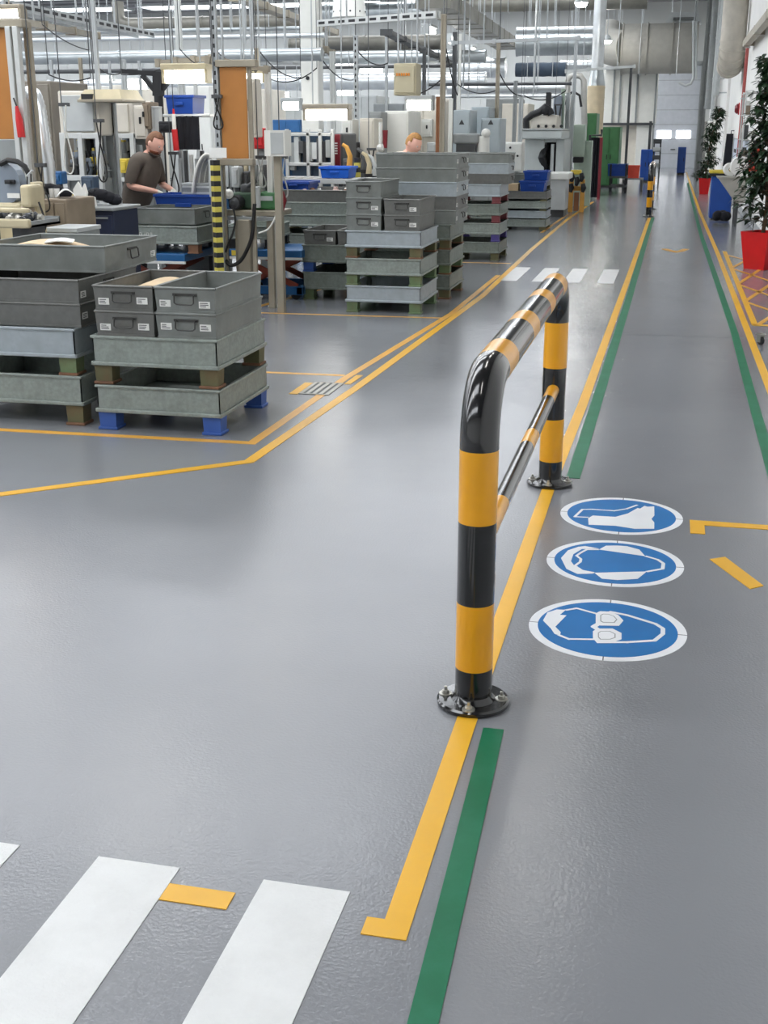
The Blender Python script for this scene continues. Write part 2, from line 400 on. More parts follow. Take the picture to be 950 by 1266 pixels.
# workplace outlines, left
strip('workplace_line', [(-5.9, 2.0), (-2.95, 4.70), (-1.98, 5.54), (-1.9, 7.4), (-1.77, 12.1), (-1.83, 17), (-1.83, 23), (-1.72, 29)], 0.06, TAPEY, 'outer yellow line bending around the left tray stacks')
strip('workplace_line', [(-8.5, 5.75), (-2.09, 5.9), (-2.05, 7.72), (-1.865, 10.8), (-1.86, 13.9)], 0.055, TAPEO, 'inner yellow line with a corner in front of the blue-footed tray stack', z=0.0015)
strip('workplace_line', [(-3.5, 7.76), (-2.08, 7.8)], 0.05, TAPEO, 'thin yellow cross line behind the blue-footed tray stack', z=0.001)
strip('workplace_line', [(-3.9, 10.45), (-1.9, 10.52)], 0.045, TAPEO, 'thin yellow cross line in front of the middle tray stack', z=0.001)
strip('workplace_line', [(-3.78, 10.5), (-3.5, 12.3)], 0.06, TAPEO, 'short yellow line beside the low tray stack', z=0.001)
strip('workplace_line', [(-2.7, 15.2), (-1.88, 15.2)], 0.05, TAPEO, 'thin yellow cross line in front of the tall narrow stack', z=0.001)
strip('workplace_line', [(-1.99, 20.0), (-1.94, 24.4)], 0.05, TAPEO, 'faded yellow line in front of the white machine pedestal')
# drain cover with yellow ends
g = thing('drain_grate', 'small steel floor grate between two yellow patches', 'floor grate', (-2.11, 7.34, 0))
m = M(STEEL); m.box(-0.10, 0.1, -0.18, 0.19, 0, 0.002, DGREY)
for i in range(5): m.box(-0.1+0.043*i, -0.075+0.043*i, -0.18, 0.19, 0, 0.005)
m.box(-0.1, 0.1, -0.19, -0.175, 0, 0.005); m.box(-0.1, 0.1, 0.175, 0.19, 0, 0.005); m.build('grating', g)
patch('yellow_patch', [(-2.27, 7.14), (-2.215, 7.14), (-2.215, 7.5), (-2.27, 7.5)], TAPEY, 'yellow patch on the far side of the floor grate', z=0.003)
patch('yellow_patch', [(-2.005, 7.52), (-1.965, 7.52), (-1.955, 7.82), (-2.0, 7.82)], TAPEY, 'yellow patch on the walkway side of the floor grate', z=0.0035)
# hatched keep-clear area by the plant
HX0, HX1, HY0, HY1 = 0.79, 1.36, 10.72, 17.4
hp = thing('hatched_floor_area', 'orange hatched keep clear marking in front of the large planter', 'floor marking', (HX0, HY0, 0))
def hstrip(m, a, b, w, z=0.0022, mt=None):
    a = Vector((*a, z)); b = Vector((*b, z)); n = Vector((-(b-a).y, (b-a).x, 0)).normalized()*w/2
    m.face([a-n, b-n, b+n, a+n], mt)
m = M(TAPEY); hstrip(m, (HX0, HY0), (HX0, HY1), 0.055); hstrip(m, (HX0-0.02, HY0), (HX1, HY0), 0.09); m.build('border', hp, world=True)
m = M(TAPEO)
for (a, b) in (((0.79, 13.65), (1.27, 15.9)), ((0.8, 13.6), (1.27, 12.0)), ((0.79, 12.25), (1.27, 14.3)), ((0.8, 12.2), (1.27, 10.8)), ((0.82, 10.75), (1.27, 12.4)), ((0.8, 15.3), (1.27, 17.4)), ((0.8, 16.9), (1.27, 15.5)), ((0.8, 15.2), (1.27, 13.6))):
    hstrip(m, a, b, 0.045, 0.0028)
m.build('hatching', hp, world=True)
strip('yellow_floor_mark', [(-0.02, 17.6), (0.06, 17.35), (0.14, 17.2), (0.2, 17.3), (0.28, 17.65)], 0.09, TAPEO, 'small worn yellow curve in the middle of the walkway')
JOINT = mat('floor_joint', (104, 105, 107), 0.6)
m = M(JOINT)
m.box(-1.8, XR, 10.0, 10.012, -0.001, 0.0012)
struct(m.build('trim_1'))

# ------------------------------------------------------------------ round mandatory signs on the floor
def disc(m, r, z0, z1, mt, n=72, cuts=None):
    m.prism([(r*math.cos(2*PI*i/n), r*math.sin(2*PI*i/n)) for i in range(n)], z0, z1, mt)
def sign(name, label, cx, cy, build):
    t = thing(name, label, 'floor sign', (cx, cy, 0), 0, 'round blue signs painted on the walkway')
    m = M(SIGNW); disc(m, 0.262, 0, 0.0015, SIGNW)
    for a in (0, PI/2, PI, 3*PI/2):                           # fine gaps in the stencilled ring
        c, s = math.cos(a), math.sin(a)
        p = [(r*c - q*s, r*s + q*c) for (r, q) in ((0.232, -0.002), (0.262, -0.002), (0.262, 0.002), (0.232, 0.002))]
        m.prism(p, 0.0012, 0.0019, JOINT)
    m.build('white_ring', t)
    m = M(SIGNB); disc(m, 0.232, 0.0013, 0.0023, SIGNB); m.build('blue_field', t)
    m = M(SIGNW); build(m); m.build('pictogram', t)
    return t
Z0, Z1 = 0.002, 0.0031
def fl(m, pts, mt=None, z=Z1):
    f = m.face([(p[0], p[1], z) for p in pts], mt); f.normal_update()
    if f.normal.z < 0: f.normal_flip()
    bmesh.ops.triangulate(m.bm, faces=[f])
def ln(m, pts, w, z=Z1):
    for i, (a, b) in enumerate(zip(pts, pts[1:])): hstrip(m, a, b, w, z+0.00006*(i % 2)+0.0001)
    for p in pts[1:-1]: m.prism([(p[0]+w/2*math.cos(k*PI/4), p[1]+w/2*math.sin(k*PI/4)) for k in range(8)], Z0, z+0.0003)
def goggles(m):
    fl(m, [(-.217,.015),(-.209,.09),(-.18,.125),(-.148,.13),(-.165,.079),(-.142,.08),(-.171,-.029),(-.149,-.071),(-.149,-.101),(-.168,-.09),(-.184,-.048)])
    ln(m, [(-.15,.125),(-.113,.152),(-.042,.117)], 0.012); ln(m, [(-.155,-.095),(-.118,-.122),(-.038,-.106)], 0.012)
    for s, dy in (((-.045,.120),(-.032,.143),(-.001,.147),(.031,.124),(.051,.077),(.038,.027),(-.024,.015),(-.040,.032)), 0), (((-.045,-.039),(-.032,-.013),(.018,-.001),(.049,-.033),(.051,-.085),(.024,-.116),(-.028,-.128),(-.041,-.099)), 0):
        fl(m, s)
        cx = sum(p[0] for p in s)/8; cy = sum(p[1] for p in s)/8
        q = [(cx+(p[0]-cx)*0.62, cy+(p[1]-cy)*0.62) for p in s]
        ln(m, q+q[:1], 0.0)if False else None
        fl(m, q, MGREY, 0.0033); q = [(cx+(p[0]-cx)*0.54, cy+(p[1]-cy)*0.54) for p in s]; fl(m, q, SIGNW, 0.0035)
    ln(m, [(-.03,.03),(-.045,.0),(-.03,-.02)], 0.02)
    ln(m, [(-.001,.147),(.061,.128),(.158,.072),(.183,.037),(.183,-.009),(.157,-.071),(.069,-.105),(-.028,-.128)], 0.015)
def earmuffs(m):
    fl(m, [(-.207,-.002),(-.188,.095),(-.15,.148),(-.125,.163),(-.066,.143),(-.135,.123),(-.163,.054),(-.166,-.028),(-.15,-.075)])
    fl(m, [(-.207,-.002),(-.15,-.075),(-.136,-.101),(-.069,-.146),(-.131,-.165),(-.176,-.119)])
    ln(m, [(-.068,.132),(-.116,.121),(-.135,.08),(-.15,.039),(-.13,.005),(-.130,-.029),(-.147,-.077),(-.117,-.123),(-.070,-.137)], 0.011)
    fl(m, [(-.068,.132),(-.043,.186),(.0,.198),(.039,.199),(.089,.169),(.114,.094)])
    fl(m, [(-.070,-.137),(.124,-.078),(.092,-.167),(.019,-.196),(-.038,-.195)])
    ln(m, [(.114,.096),(.162,.065),(.184,.026),(.182,-.036),(.122,-.082)], 0.014)
def boots(m):
    fl(m, [(-.137,-.079),(-.120,-.036),(-.023,-.033),(.028,.029),(.067,.119),(.078,.112),(.096,.158),(.11,.148),(.138,.161),(.141,.025),(.129,-.028),(.142,-.073),(.143,-.162),(.064,-.181),(-.017,-.158),(-.129,-.169)])
    ln(m, [(-.136,-.066),(-.195,-.071),(-.170,.042),(-.129,.054),(-.033,.053),(.020,.094),(.065,.165)], 0.012)
sign('goggles_floor_sign', 'blue and white round floor sign showing a head with safety goggles', -0.105, 3.79, goggles)
sign('earmuff_floor_sign', 'blue and white round floor sign showing a head with ear protection', -0.11, 4.45, earmuffs)
sign('boots_floor_sign', 'blue and white round floor sign showing safety boots', -0.11, 5.06, boots)

# ------------------------------------------------------------------ safety barriers
def make_barrier(label, x, y0, y1, hgt, R, mid_z, posts, rails, mids, grp=None):
    t = thing('safety_barrier', label, 'safety barrier', (x, y0, 0), 0, grp)
    Ln = y1-y0; br = 0.17                                   # bend radius of the elbows
    zt = hgt-R
    pts = []; cuts = set()
    def lin_pts(a, b, marks):
        ts = sorted({0.0, 1.0, *[q for q in marks if 0 < q < 1]})
        return [a.lerp(b, q) for q in ts]
    up_len = zt-br
    p1 = lin_pts(Vector((0,0,0.0)), Vector((0,0,up_len)), [z/up_len for z in posts])
    e1 = [Vector((0, br-br*math.cos(a), up_len+br*math.sin(a))) for a in [PI/2*i/10 for i in range(1, 11)]]
    hl = Ln-2*br
    p2 = lin_pts(Vector((0,br,zt)), Vector((0,Ln-br,zt)), [(r-br)/hl for r in rails])[1:]
    e2 = [Vector((0, Ln-br+br*math.sin(a), zt-br+br*math.cos(a))) for a in [PI/2*i/10 for i in range(1, 11)]]
    p3 = lin_pts(Vector((0,Ln,up_len)), Vector((0,Ln,0)), [1-z/up_len for z in posts])[1:]
    pts = p1+e1+p2+e2+p3
    # colour bands as lengths along the pipe
    bl = br*PI/2*0.9979
    bands = []
    for a, b in zip(posts[0::2], posts[1::2]): bands.append((a, b, YEL))
    for a, b in zip(rails[0::2], rails[1::2]): bands.append((up_len+bl+a-br, up_len+bl+b-br, YEL))
    tot = 2*up_len+2*bl+hl
    for a, b in zip(posts[0::2], posts[1::2]): bands.append((tot-b, tot-a, YEL))
    m = M(BLK); m.tube(pts, R, BLK, 40, True, bands); m.build('hoop', t)
    m = M(BLK); r2 = R*0.52
    ys = sorted({0.03, Ln-0.03, *mids})
    bd = [(a-0.03, b-0.03, YEL) for a, b in zip(mids[0::2], mids[1::2])]
    m.tube([(0, y, mid_z) for y in ys], r2, BLK, 24, True, bd); m.build('mid_rail', t)
    for yy in (0, Ln):
        m = M(BLK); m.lathe([(0, 0.0), (0.1, 0.0), (0.106, 0.004), (0.106, 0.013), (0.1, 0.018), (R+0.012, 0.018), (R+0.003, 0.028), (R, 0.034)], (0, yy, 0), BLK, 56); fl_ = m.build('flange', t)
        for a in (-PI/2, 0.06, PI-0.06, PI/2):
            bx, by = 0.083*math.cos(a), yy+0.083*math.sin(a)
            b = M(ZINC); b.lathe([(0, .018), (0.019, .018), (0.019, .0205), (0.011, .021)], (bx, by, 0), ZINC, 20)
            b.lathe([(0.0105, .021), (0.0105, .029), (0.0095, .03), (0.0052, .03), (0.0052, .041), (0, .042)], (bx, by, 0), ZINC, 6)
            b.build('anchor_bolt', fl_)
    return t
make_barrier('black and yellow tubular safety barrier standing beside the round blue signs', -0.46, 3.15, 5.48, 1.005, 0.054, 0.46,
             [0.118, 0.32, 0.56, 0.768], [0.20, 0.41, 0.82, 1.02, 1.42, 1.61, 1.98, 2.16], [0.2, 0.5, 1.22, 1.42, 2.05, 2.30])
make_barrier('distant black and yellow tubular barrier at the end of the yellow line', -0.37, 24.2, 26.6, 0.98, 0.054, 0.56,
             [0.18, 0.36, 0.5, 0.66], [0.4, 0.6, 0.9, 1.1, 1.5, 1.7], [0.3, 0.5, 1.2, 1.4])
# ------------------------------------------------------------------ steel trays on feet and steel totes
def make_tray(label, loc, w=0.72, d=0.80, wall=0.165, foot=0.105, steel=GALV, footm=OLIVE, group='stacking trays on the left', base=None, rz=0.0):
    """galvanised stacking tray: shallow pan on four feet, origin at the centre of its underside"""
    t = thing('stacking_tray', label, 'steel tray', loc, rz, group)
    m = M(steel); X, Y = w/2, d/2; z0, z1 = foot, foot+wall; th = 0.006
    m.box(-X, X, -Y, Y, z0+0.012, z0+0.02)
    for s in (-1, 1):
        m.box(-X, X, s*Y-s*th, s*Y, z0, z1); m.box(s*X-s*th, s*X, -Y, Y, z0, z1)
        # folded rim and bottom flange
        m.box(-X-0.008, X+0.008, s*Y-s*0.012, s*(Y+0.010), z1-0.016, z1, bev=0.004); m.box(s*X-s*0.012, s*(X+0.010), -Y-0.008, Y+0.008, z1-0.016, z1, bev=0.004)
        m.box(-X-0.01, X+0.01, s*Y, s*(Y+0.014), z0, z0+0.022, bev=0.005); m.box(s*X, s*(X+0.014), -Y-0.01, Y+0.01, z0, z0+0.022, bev=0.005)
    m.build('pan', t)
    for sx in (-1, 1):
        for sy in (-1, 1):
            f = M(footm); cx, cy = sx*(X-0.052), sy*(Y-0.052)
            f.frustum(cx-0.048, cx+0.048, cy-0.048, cy+0.048, 0.014, cx-0.052, cx+0.052, cy-0.052, cy+0.052, foot, footm)
            f.box(cx-0.058, cx+0.058, cy-0.058, cy+0.058, 0.0, 0.016, base or footm, bev=0.004)
            f.build('foot', t)
    return t
def make_tote(label, loc, w=0.345, d=0.76, h=0.135, steel=TOTE, group='steel totes on the left', rz=0.0, lab=2, seed=0):
    """folded steel tote with a bail handle on its short ends, origin at the centre of its underside"""
    t = thing('steel_tote', label, 'steel box', loc, rz, group); rnd = random.Random(seed)
    X, Y = w/2-0.008, d/2-0.008; tp = 0.008
    m = M(steel)
    m.box(-X+0.006, X-0.006, -Y+0.006, Y-0.006, 0.004, 0.01)
    for s in (-1, 1):
        k = m.mi(steel)
        for (a, b, inner) in (('x', s, 0), ('y', s, 0)):
            if a == 'x': o = [(s*X, -Y, 0), (s*X, Y, 0), (s*(X+tp), Y+tp, h), (s*(X+tp), -Y-tp, h)]; i_ = [(s*(X-.004), -Y+.004, 0.004), (s*(X-.004), Y-.004, 0.004), (s*(X+tp-.004), Y+tp-.004, h), (s*(X+tp-.004), -Y-tp+.004, h)]
            else: o = [(-X, s*Y, 0), (X, s*Y, 0), (X+tp, s*(Y+tp), h), (-X-tp, s*(Y+tp), h)]; i_ = [(-X+.004, s*(Y-.004), 0.004), (X-.004, s*(Y-.004), 0.004), (X+tp-.004, s*(Y+tp-.004), h), (-X-tp+.004, s*(Y+tp-.004), h)]
            if (a == 'x') == (s > 0): m.face(o); m.face(i_[::-1])
            else: m.face(o[::-1]); m.face(i_)
        m.tube([(-X-tp, s*(Y+tp), h-0.003), (X+tp, s*(Y+tp), h-0.003)], 0.0065, steel, 8)
        m.tube([(s*(X+tp), -Y-tp, h-0.003), (s*(X+tp), Y+tp, h-0.003)], 0.0065, steel, 8)
        m.box(-X-0.002, X+0.002, s*Y-0.004, s*Y+0.004, 0.0, 0.012); m.box(s*X-0.004, s*X+0.004, -Y-0.002, Y+0.002, 0.0, 0.012)
    m.build('box', t)
    for s in (-1, 1):
        yy = s*(Y+tp*0.62)
        q = M(ROD); hw = 0.055; zt, zb = h*0.72, h*0.36
        q.tube([(-hw, yy, zt), (-hw, yy+s*0.016, zt-0.004), (-hw, yy+s*0.02, zb+0.008), (-hw+0.012, yy+s*0.02, zb), (hw-0.012, yy+s*0.02, zb), (hw, yy+s*0.02, zb+0.008), (hw, yy+s*0.016, zt-0.004), (hw, yy, zt)], 0.0042, ROD, 8)
        q.box(-hw-0.014, hw+0.014, yy-0.002, yy+s*0.006, zt-0.006, zt+0.008); q.build('handle', t)
    for i in range(lab):
        p = M(PAPER); x0 = (-X+0.018, X-0.088)[i] if lab > 1 else X-0.085; z0 = h*0.2+rnd.uniform(0, 0.02); yy = -(Y+tp*(z0+0.02)/h)-0.001
        p.box(x0, x0+0.062, yy-0.0015, yy+0.004, z0, z0+0.036)
        for r_ in range(3): p.box(x0+0.006, x0+rnd.uniform(0.03, 0.056), yy-0.0022, yy, z0+0.007+0.009*r_, z0+0.011+0.009*r_, INK)
        p.build('paper_label', t)
    return t
# the blue-footed stack in front
xB, yB = -2.665, 6.41
make_tray('grey steel tray on blue feet at the bottom of the front stack', (xB, yB, 0), footm=BLUEF, wall=0.155, foot=0.10)
make_tray('grey steel tray on olive feet carrying four small steel totes', (xB-0.005, yB, 0.258), footm=OLIVE, wall=0.165, foot=0.105, base=RUST)
zt = 0.258+0.27
n = 0
for j, z in enumerate((zt, zt+0.137)):
    for i, x in enumerate((-2.83, -2.475)):
        n += 1
        make_tote(['small steel tote with two labels, lower one at the corner near the tall left stack', 'small steel tote, lower one facing the yellow floor line, white square label on it',
                   'open small steel tote holding a beige sheet, above the olive-footed tray', 'open empty small steel tote, upper one facing the yellow floor line'][n-1], (x, 6.385, z), seed=n, group='totes on the front tray stack', steel=TOTE2 if i else TOTE)
def sheet(name, label, loc, w, d, h, mt, rz=0.0, cat='sheet', rx=0.0):
    m = M(mt); n_ = 8
    for i in range(n_):
        xa, xb = -w/2+w*i/n_, -w/2+w*(i+1)/n_
        za, zb = h*math.sin(PI*i/n_), h*math.sin(PI*(i+1)/n_)
        m.face([(xa, -d/2, za), (xb, -d/2, zb), (xb, d/2, zb), (xa, d/2, za)]); m.face([(xa, d/2, za-0.006), (xb, d/2, zb-0.006), (xb, -d/2, zb-0.006), (xa, -d/2, za-0.006)])
        m.face([(xa, -d/2, za-0.006), (xb, -d/2, zb-0.006), (xb, -d/2, zb), (xa, -d/2, za)]); m.face([(xb, d/2, zb-0.006), (xa, d/2, za-0.006), (xa, d/2, za), (xb, d/2, zb)])
    o = m.build(name); o.location = loc; o.rotation_euler = (rx, 0, rz)
    return tag(o, label, cat)
sheet('cardboard_sheet', 'beige cardboard piece lying in the open small tote', (-2.83, 6.5, zt+0.137+0.075), 0.26, 0.42, 0.03, CARD, 0.1, 'cardboard')
# tall stack at the left edge
xA = -3.545
make_tray('grey steel tray on brown feet at the floor, left edge of the photo', (xA, 6.46, 0), w=0.80, footm=OLIVE, base=RUST, wall=0.17, foot=0.115)
make_tray('bluish grey steel tray on green feet beside the olive-footed tray', (xA-0.02, 6.46, 0.285), w=0.80, steel=GALVB, footm=GREENF, base=RUST, wall=0.165, foot=0.10)
zA = 0.285+0.265
for i, (z, lab_) in enumerate(((zA, 'wide steel tote directly on the bluish tray, left edge'), (zA+0.132, 'wide steel tote with small square labels, second above the bluish tray'))):
    make_tote(lab_, (-3.53, 6.47, z), w=0.76, d=0.80, h=0.13, steel=TOTE, rz=PI/2, lab=2, seed=20+i, group='wide totes of the tall left stack')
make_tote('topmost wide steel tote of the left stack, pulled back and open with paper', (-3.52, 6.79, zA+0.264), w=0.74, d=0.80, h=0.15, steel=TOTE2, rz=PI/2, lab=1, seed=31, group='wide totes of the tall left stack')
sheet('cardboard_sheet', 'crumpled beige paper in the topmost left tote', (-3.62, 6.62, zA+0.264+0.11), 0.5, 0.34, 0.045, CARD, 0.15, 'paper')
sheet('paper_sheet', 'white paper on the beige paper in the topmost left tote', (-3.5, 6.62, zA+0.264+0.158), 0.16, 0.2, 0.01, PAPER, 0.4, 'paper')
# middle stack with the three and two totes
xC = -2.48
fm = [GREENF, GREENF, OLIVE]; nm = ['steel tray on green feet on the floor in the middle stack', 'steel tray on green feet, second from floor in the middle stack', 'steel tray on rusty feet carrying five totes in the middle stack']
for i in range(3): make_tray(nm[i], (xC, 11.1, 0.245*i), w=0.69, d=0.80, wall=0.15, foot=0.095, steel=(GALVB, GALV, GALVB)[i], footm=fm[i], base=RUST if i == 2 else None)
zt = 0.735
for i in range(3): make_tote(['steel tote, lowest of the column of three on the middle stack', 'steel tote, second of the column of three on the middle stack', 'steel tote topping the column of three, handle in front'][i], (-2.66, 11.07, zt+0.142*i), w=0.325, d=0.74, h=0.14, steel=TOTE2, lab=(1, 1, 0)[i], seed=40+i, group='totes on the middle tray stack')
for i in range(2): make_tote(['steel tote, lower of the two side by side with the column of three', 'steel tote, upper of the two side by side with the column of three'][i], (-2.31, 11.07, zt+0.138*i), w=0.325, d=0.74, h=0.136, steel=TOTE, lab=1, seed=44+i, group='totes on the middle tray stack')
# tall stack right behind it
xD, yD = -2.405, 12.15
for i in range(3): make_tray(['steel tray on the floor in the tall stack behind the middle stack', 'steel tray second from floor in the tall stack behind the middle stack', 'steel tray below five wide totes behind the middle stack'][i], (xD, yD, 0.24*i), w=0.70, d=0.80, wall=0.15, foot=0.09, steel=GALV2, footm=(OLIVE, GREENF, OLIVE)[i], base=RUST)
for i in range(5): make_tote('wide steel tote, %s of five on the tall stack' % ('lowest', 'second from below', 'middle one', 'fourth from below', 'topmost')[i], (xD-0.0, yD, 0.72+0.131*i), w=0.72, d=0.80, h=0.13, steel=(TOTE2, TOTE, GALVB, TOTE2, TOTE2)[i], rz=PI/2, lab=2, seed=50+i, group='wide totes of the tall stack')
# low stack beside the middle stack
xL_ = -3.12
make_tray('low steel tray on the floor beside the middle stack', (xL_-0.0, 11.85, 0), w=0.68, d=0.80, wall=0.17, foot=0.10, steel=GALV2, footm=GREENF)
make_tray('low steel tray carrying two dark totes beside the middle stack', (xL_, 11.85, 0.27), w=0.68, d=0.80, wall=0.17, foot=0.09, steel=GALV2, footm=BLUEF)
make_tote('dark steel tote with a white label on the low stack', (-3.29, 11.83, 0.53), w=0.325, d=0.74, h=0.135, steel=TOTE, lab=1, seed=60, group='totes on the low stack')
make_tote('dark steel tote on the low stack half hidden by the middle stack', (-2.95, 11.83, 0.53), w=0.325, d=0.74, h=0.135, steel=TOTE, lab=1, seed=61, group='totes on the low stack')
# narrow stack further back
xE = -2.38
for i in range(3): make_tray(['steel tray on the floor in the narrow back stack', 'steel tray on violet feet in the narrow back stack', 'steel tray on dark red feet in the narrow back stack'][i], (xE, 15.9, 0.235*i), w=0.60, d=0.80, wall=0.14, foot=0.09, steel=(GALV2, GALV, GALV2)[i], footm=(OLIVE, PURF, DREDF)[i])
make_tray('bright steel tray under three totes in the narrow back stack', (xE, 15.9, 0.705), w=0.60, d=0.80, wall=0.15, foot=0.085, steel=GALVB, footm=DREDF)
for i in range(3): make_tote(['steel tote, lowest of three on the narrow back stack', 'steel tote, middle of three on the narrow back stack', 'steel tote, topmost on the narrow back stack'][i], (xE, 15.9, 0.94+0.125*i), w=0.60, d=0.78, h=0.124, steel=(TOTE, GALVB, TOTE2)[i], rz=PI/2, lab=1, seed=70+i, group='totes on the narrow back stack')
# small low stack between
for i in range(2): make_tray(['small dark tray on the floor between the two back stacks', 'small dark tray on top between the two back stacks'][i], (-2.62, 18.1, 0.19*i), w=0.40, d=0.60, wall=0.12, foot=0.07, steel=GALV2, footm=OLIVE)
# broad stack with blue bins
xF, yF = -2.36, 20.9
for i in range(4): make_tray(['broad steel tray on the floor below the two blue bins', 'broad steel tray, second from the floor below the two blue bins', 'broad steel tray, third from the floor below the two blue bins', 'broad steel tray directly under the two blue bins'][i], (xF, yF, 0.155*i), w=0.76, d=0.80, wall=0.12, foot=(0.05, 0.035, 0.035, 0.035)[i], steel=(GALV, GALVB, GALV, TOTE)[i], footm=OLIVE)
for i in range(3): make_tray('steel tray, %s of three in the far stack behind the blue bins' % ('lowest', 'middle one', 'topmost')[i], (xF-0.13, 22.0, 0.285*i), w=0.78, d=0.80, wall=0.20, foot=0.09, steel=TOTE2, footm=OLIVE)
def make_bin(label, loc, w, d, h, mt, rz=0.0, group=None, cat='plastic bin'):
    """open plastic bin with slanting front and a folded rim"""
    t = thing('plastic_bin', label, cat, loc, rz, group)
    m = M(mt); X, Y, X2, Y2 = w/2*0.9, d/2*0.9, w/2, d/2; th = 0.006
    o0 = [(-X,-Y,0),(X,-Y,0),(X,Y,0),(-X,Y,0)]; o1 = [(-X2,-Y2,h),(X2,-Y2,h),(X2,Y2,h),(-X2,Y2,h)]
    i0 = [(-X+th,-Y+th,th),(X-th,-Y+th,th),(X-th,Y-th,th),(-X+th,Y-th,th)]; i1 = [(-X2+th,-Y2+th,h),(X2-th,-Y2+th,h),(X2-th,Y2-th,h),(-X2+th,Y2-th,h)]
    m.face(o0[::-1]); m.face(i0)
    for k in range(4):
        j = (k+1) % 4
        m.face([o0[k], o0[j], o1[j], o1[k]]); m.face([i0[j], i0[k], i1[k], i1[j]]); m.face([o1[k], o1[j], i1[j], i1[k]])
    m.build('shell', t)
    r = M(mt); q = 0.012
    r.box(-X2-q, X2+q, -Y2-q, -Y2+0.002, h-0.028, h, bev=0.003); r.box(-X2-q, X2+q, Y2-0.002, Y2+q, h-0.028, h, bev=0.003); r.box(-X2-q, -X2+0.002, -Y2, Y2, h-0.028, h, bev=0.003); r.box(X2-0.002, X2+q, -Y2, Y2, h-0.028, h, bev=0.003)
    r.box(-w*0.14, w*0.14, -Y2-0.016, -Y2, h*0.45, h*0.62, bev=0.004)
    r.build('rim', t)
    return t
make_bin('dark blue plastic bin on the tray stack, lower of two', (-2.23, 20.8, 0.62), 0.42, 0.5, 0.17, BLUEB, group='blue bins on the broad stack')
make_bin('dark blue plastic bin set on the lower blue bin', (-2.19, 20.9, 0.795), 0.40, 0.45, 0.15, BLUEB, group='blue bins on the broad stack')
m = M(CARD); m.box(-2.66, -2.47, 20.65, 20.9, 0.62, 0.74, bev=0.008); m.box(-2.66, -2.47, 20.77, 20.78, 0.74, 0.742, PAPER); tag(m.build('carton', loc=(-2.56, 20.78, 0.62)), 'small beige carton beside the lower dark blue bin', 'carton')
# stacks behind the low stack
xM = -3.72
for i in range(2): make_tray(['steel tray low in the stack behind the low totes', 'light steel tray above the table in the stack behind the low totes'][i], (xM, 12.95, 0.34+0.2*i), w=0.86, d=0.8, wall=0.125, foot=0.075, steel=GALV, footm=OLIVE)
for i in range(2): make_tote(['wide tote under the parts in the stack behind the low totes', 'open wide tote with brass parts behind the low totes'][i], (xM, 12.95, 0.74+0.125*i), w=0.80, d=0.84, h=0.124, steel=(GALV, TOTE)[i], rz=PI/2, lab=2, seed=80+i, group='wide totes behind the low stack')
make_tray('slightly turned grey tray on the scissor lift below the work table', (-4.02, 11.75, at(345, 306, 11.6).z+0.001), w=0.5, d=0.7, wall=0.13, foot=0.09, steel=GALV, footm=BLACKM, rz=0.1)
BRASS = mat('coppery_parts', (176, 128, 98), 0.45, 0.4, var=0.3, scale=30)
rr = random.Random(5)
for i in range(14):
    m = M(BRASS); s_ = rr.uniform(0.028, 0.05); m.lathe([(0, 0), (s_, 0), (s_*1.05, s_*0.3), (s_*0.55, s_*0.5), (s_*0.5, s_*1.1), (0, s_*1.15)], (0, 0, 0), (BRASS, PAPER, PINKISH)[i % 3], 14)
    o = m.build('machined_part'); o.location = (-3.5+rr.uniform(-0.36, 0.2), 12.95+rr.uniform(-0.3, 0.3), 0.95); tag(o, 'small coppery machined part lying in the open wide tote', 'metal part', 'machined parts in the open tote')
make_bin('dark blue bin with parts beside the coppery machined parts', (-3.93, 12.9, 0.985), 0.34, 0.4, 0.085, BLUEB)
make_bin('bright blue bin on the rail above the coppery parts', (-3.67, 13.6, 1.08), 0.34, 0.36, 0.125, BLUEL)
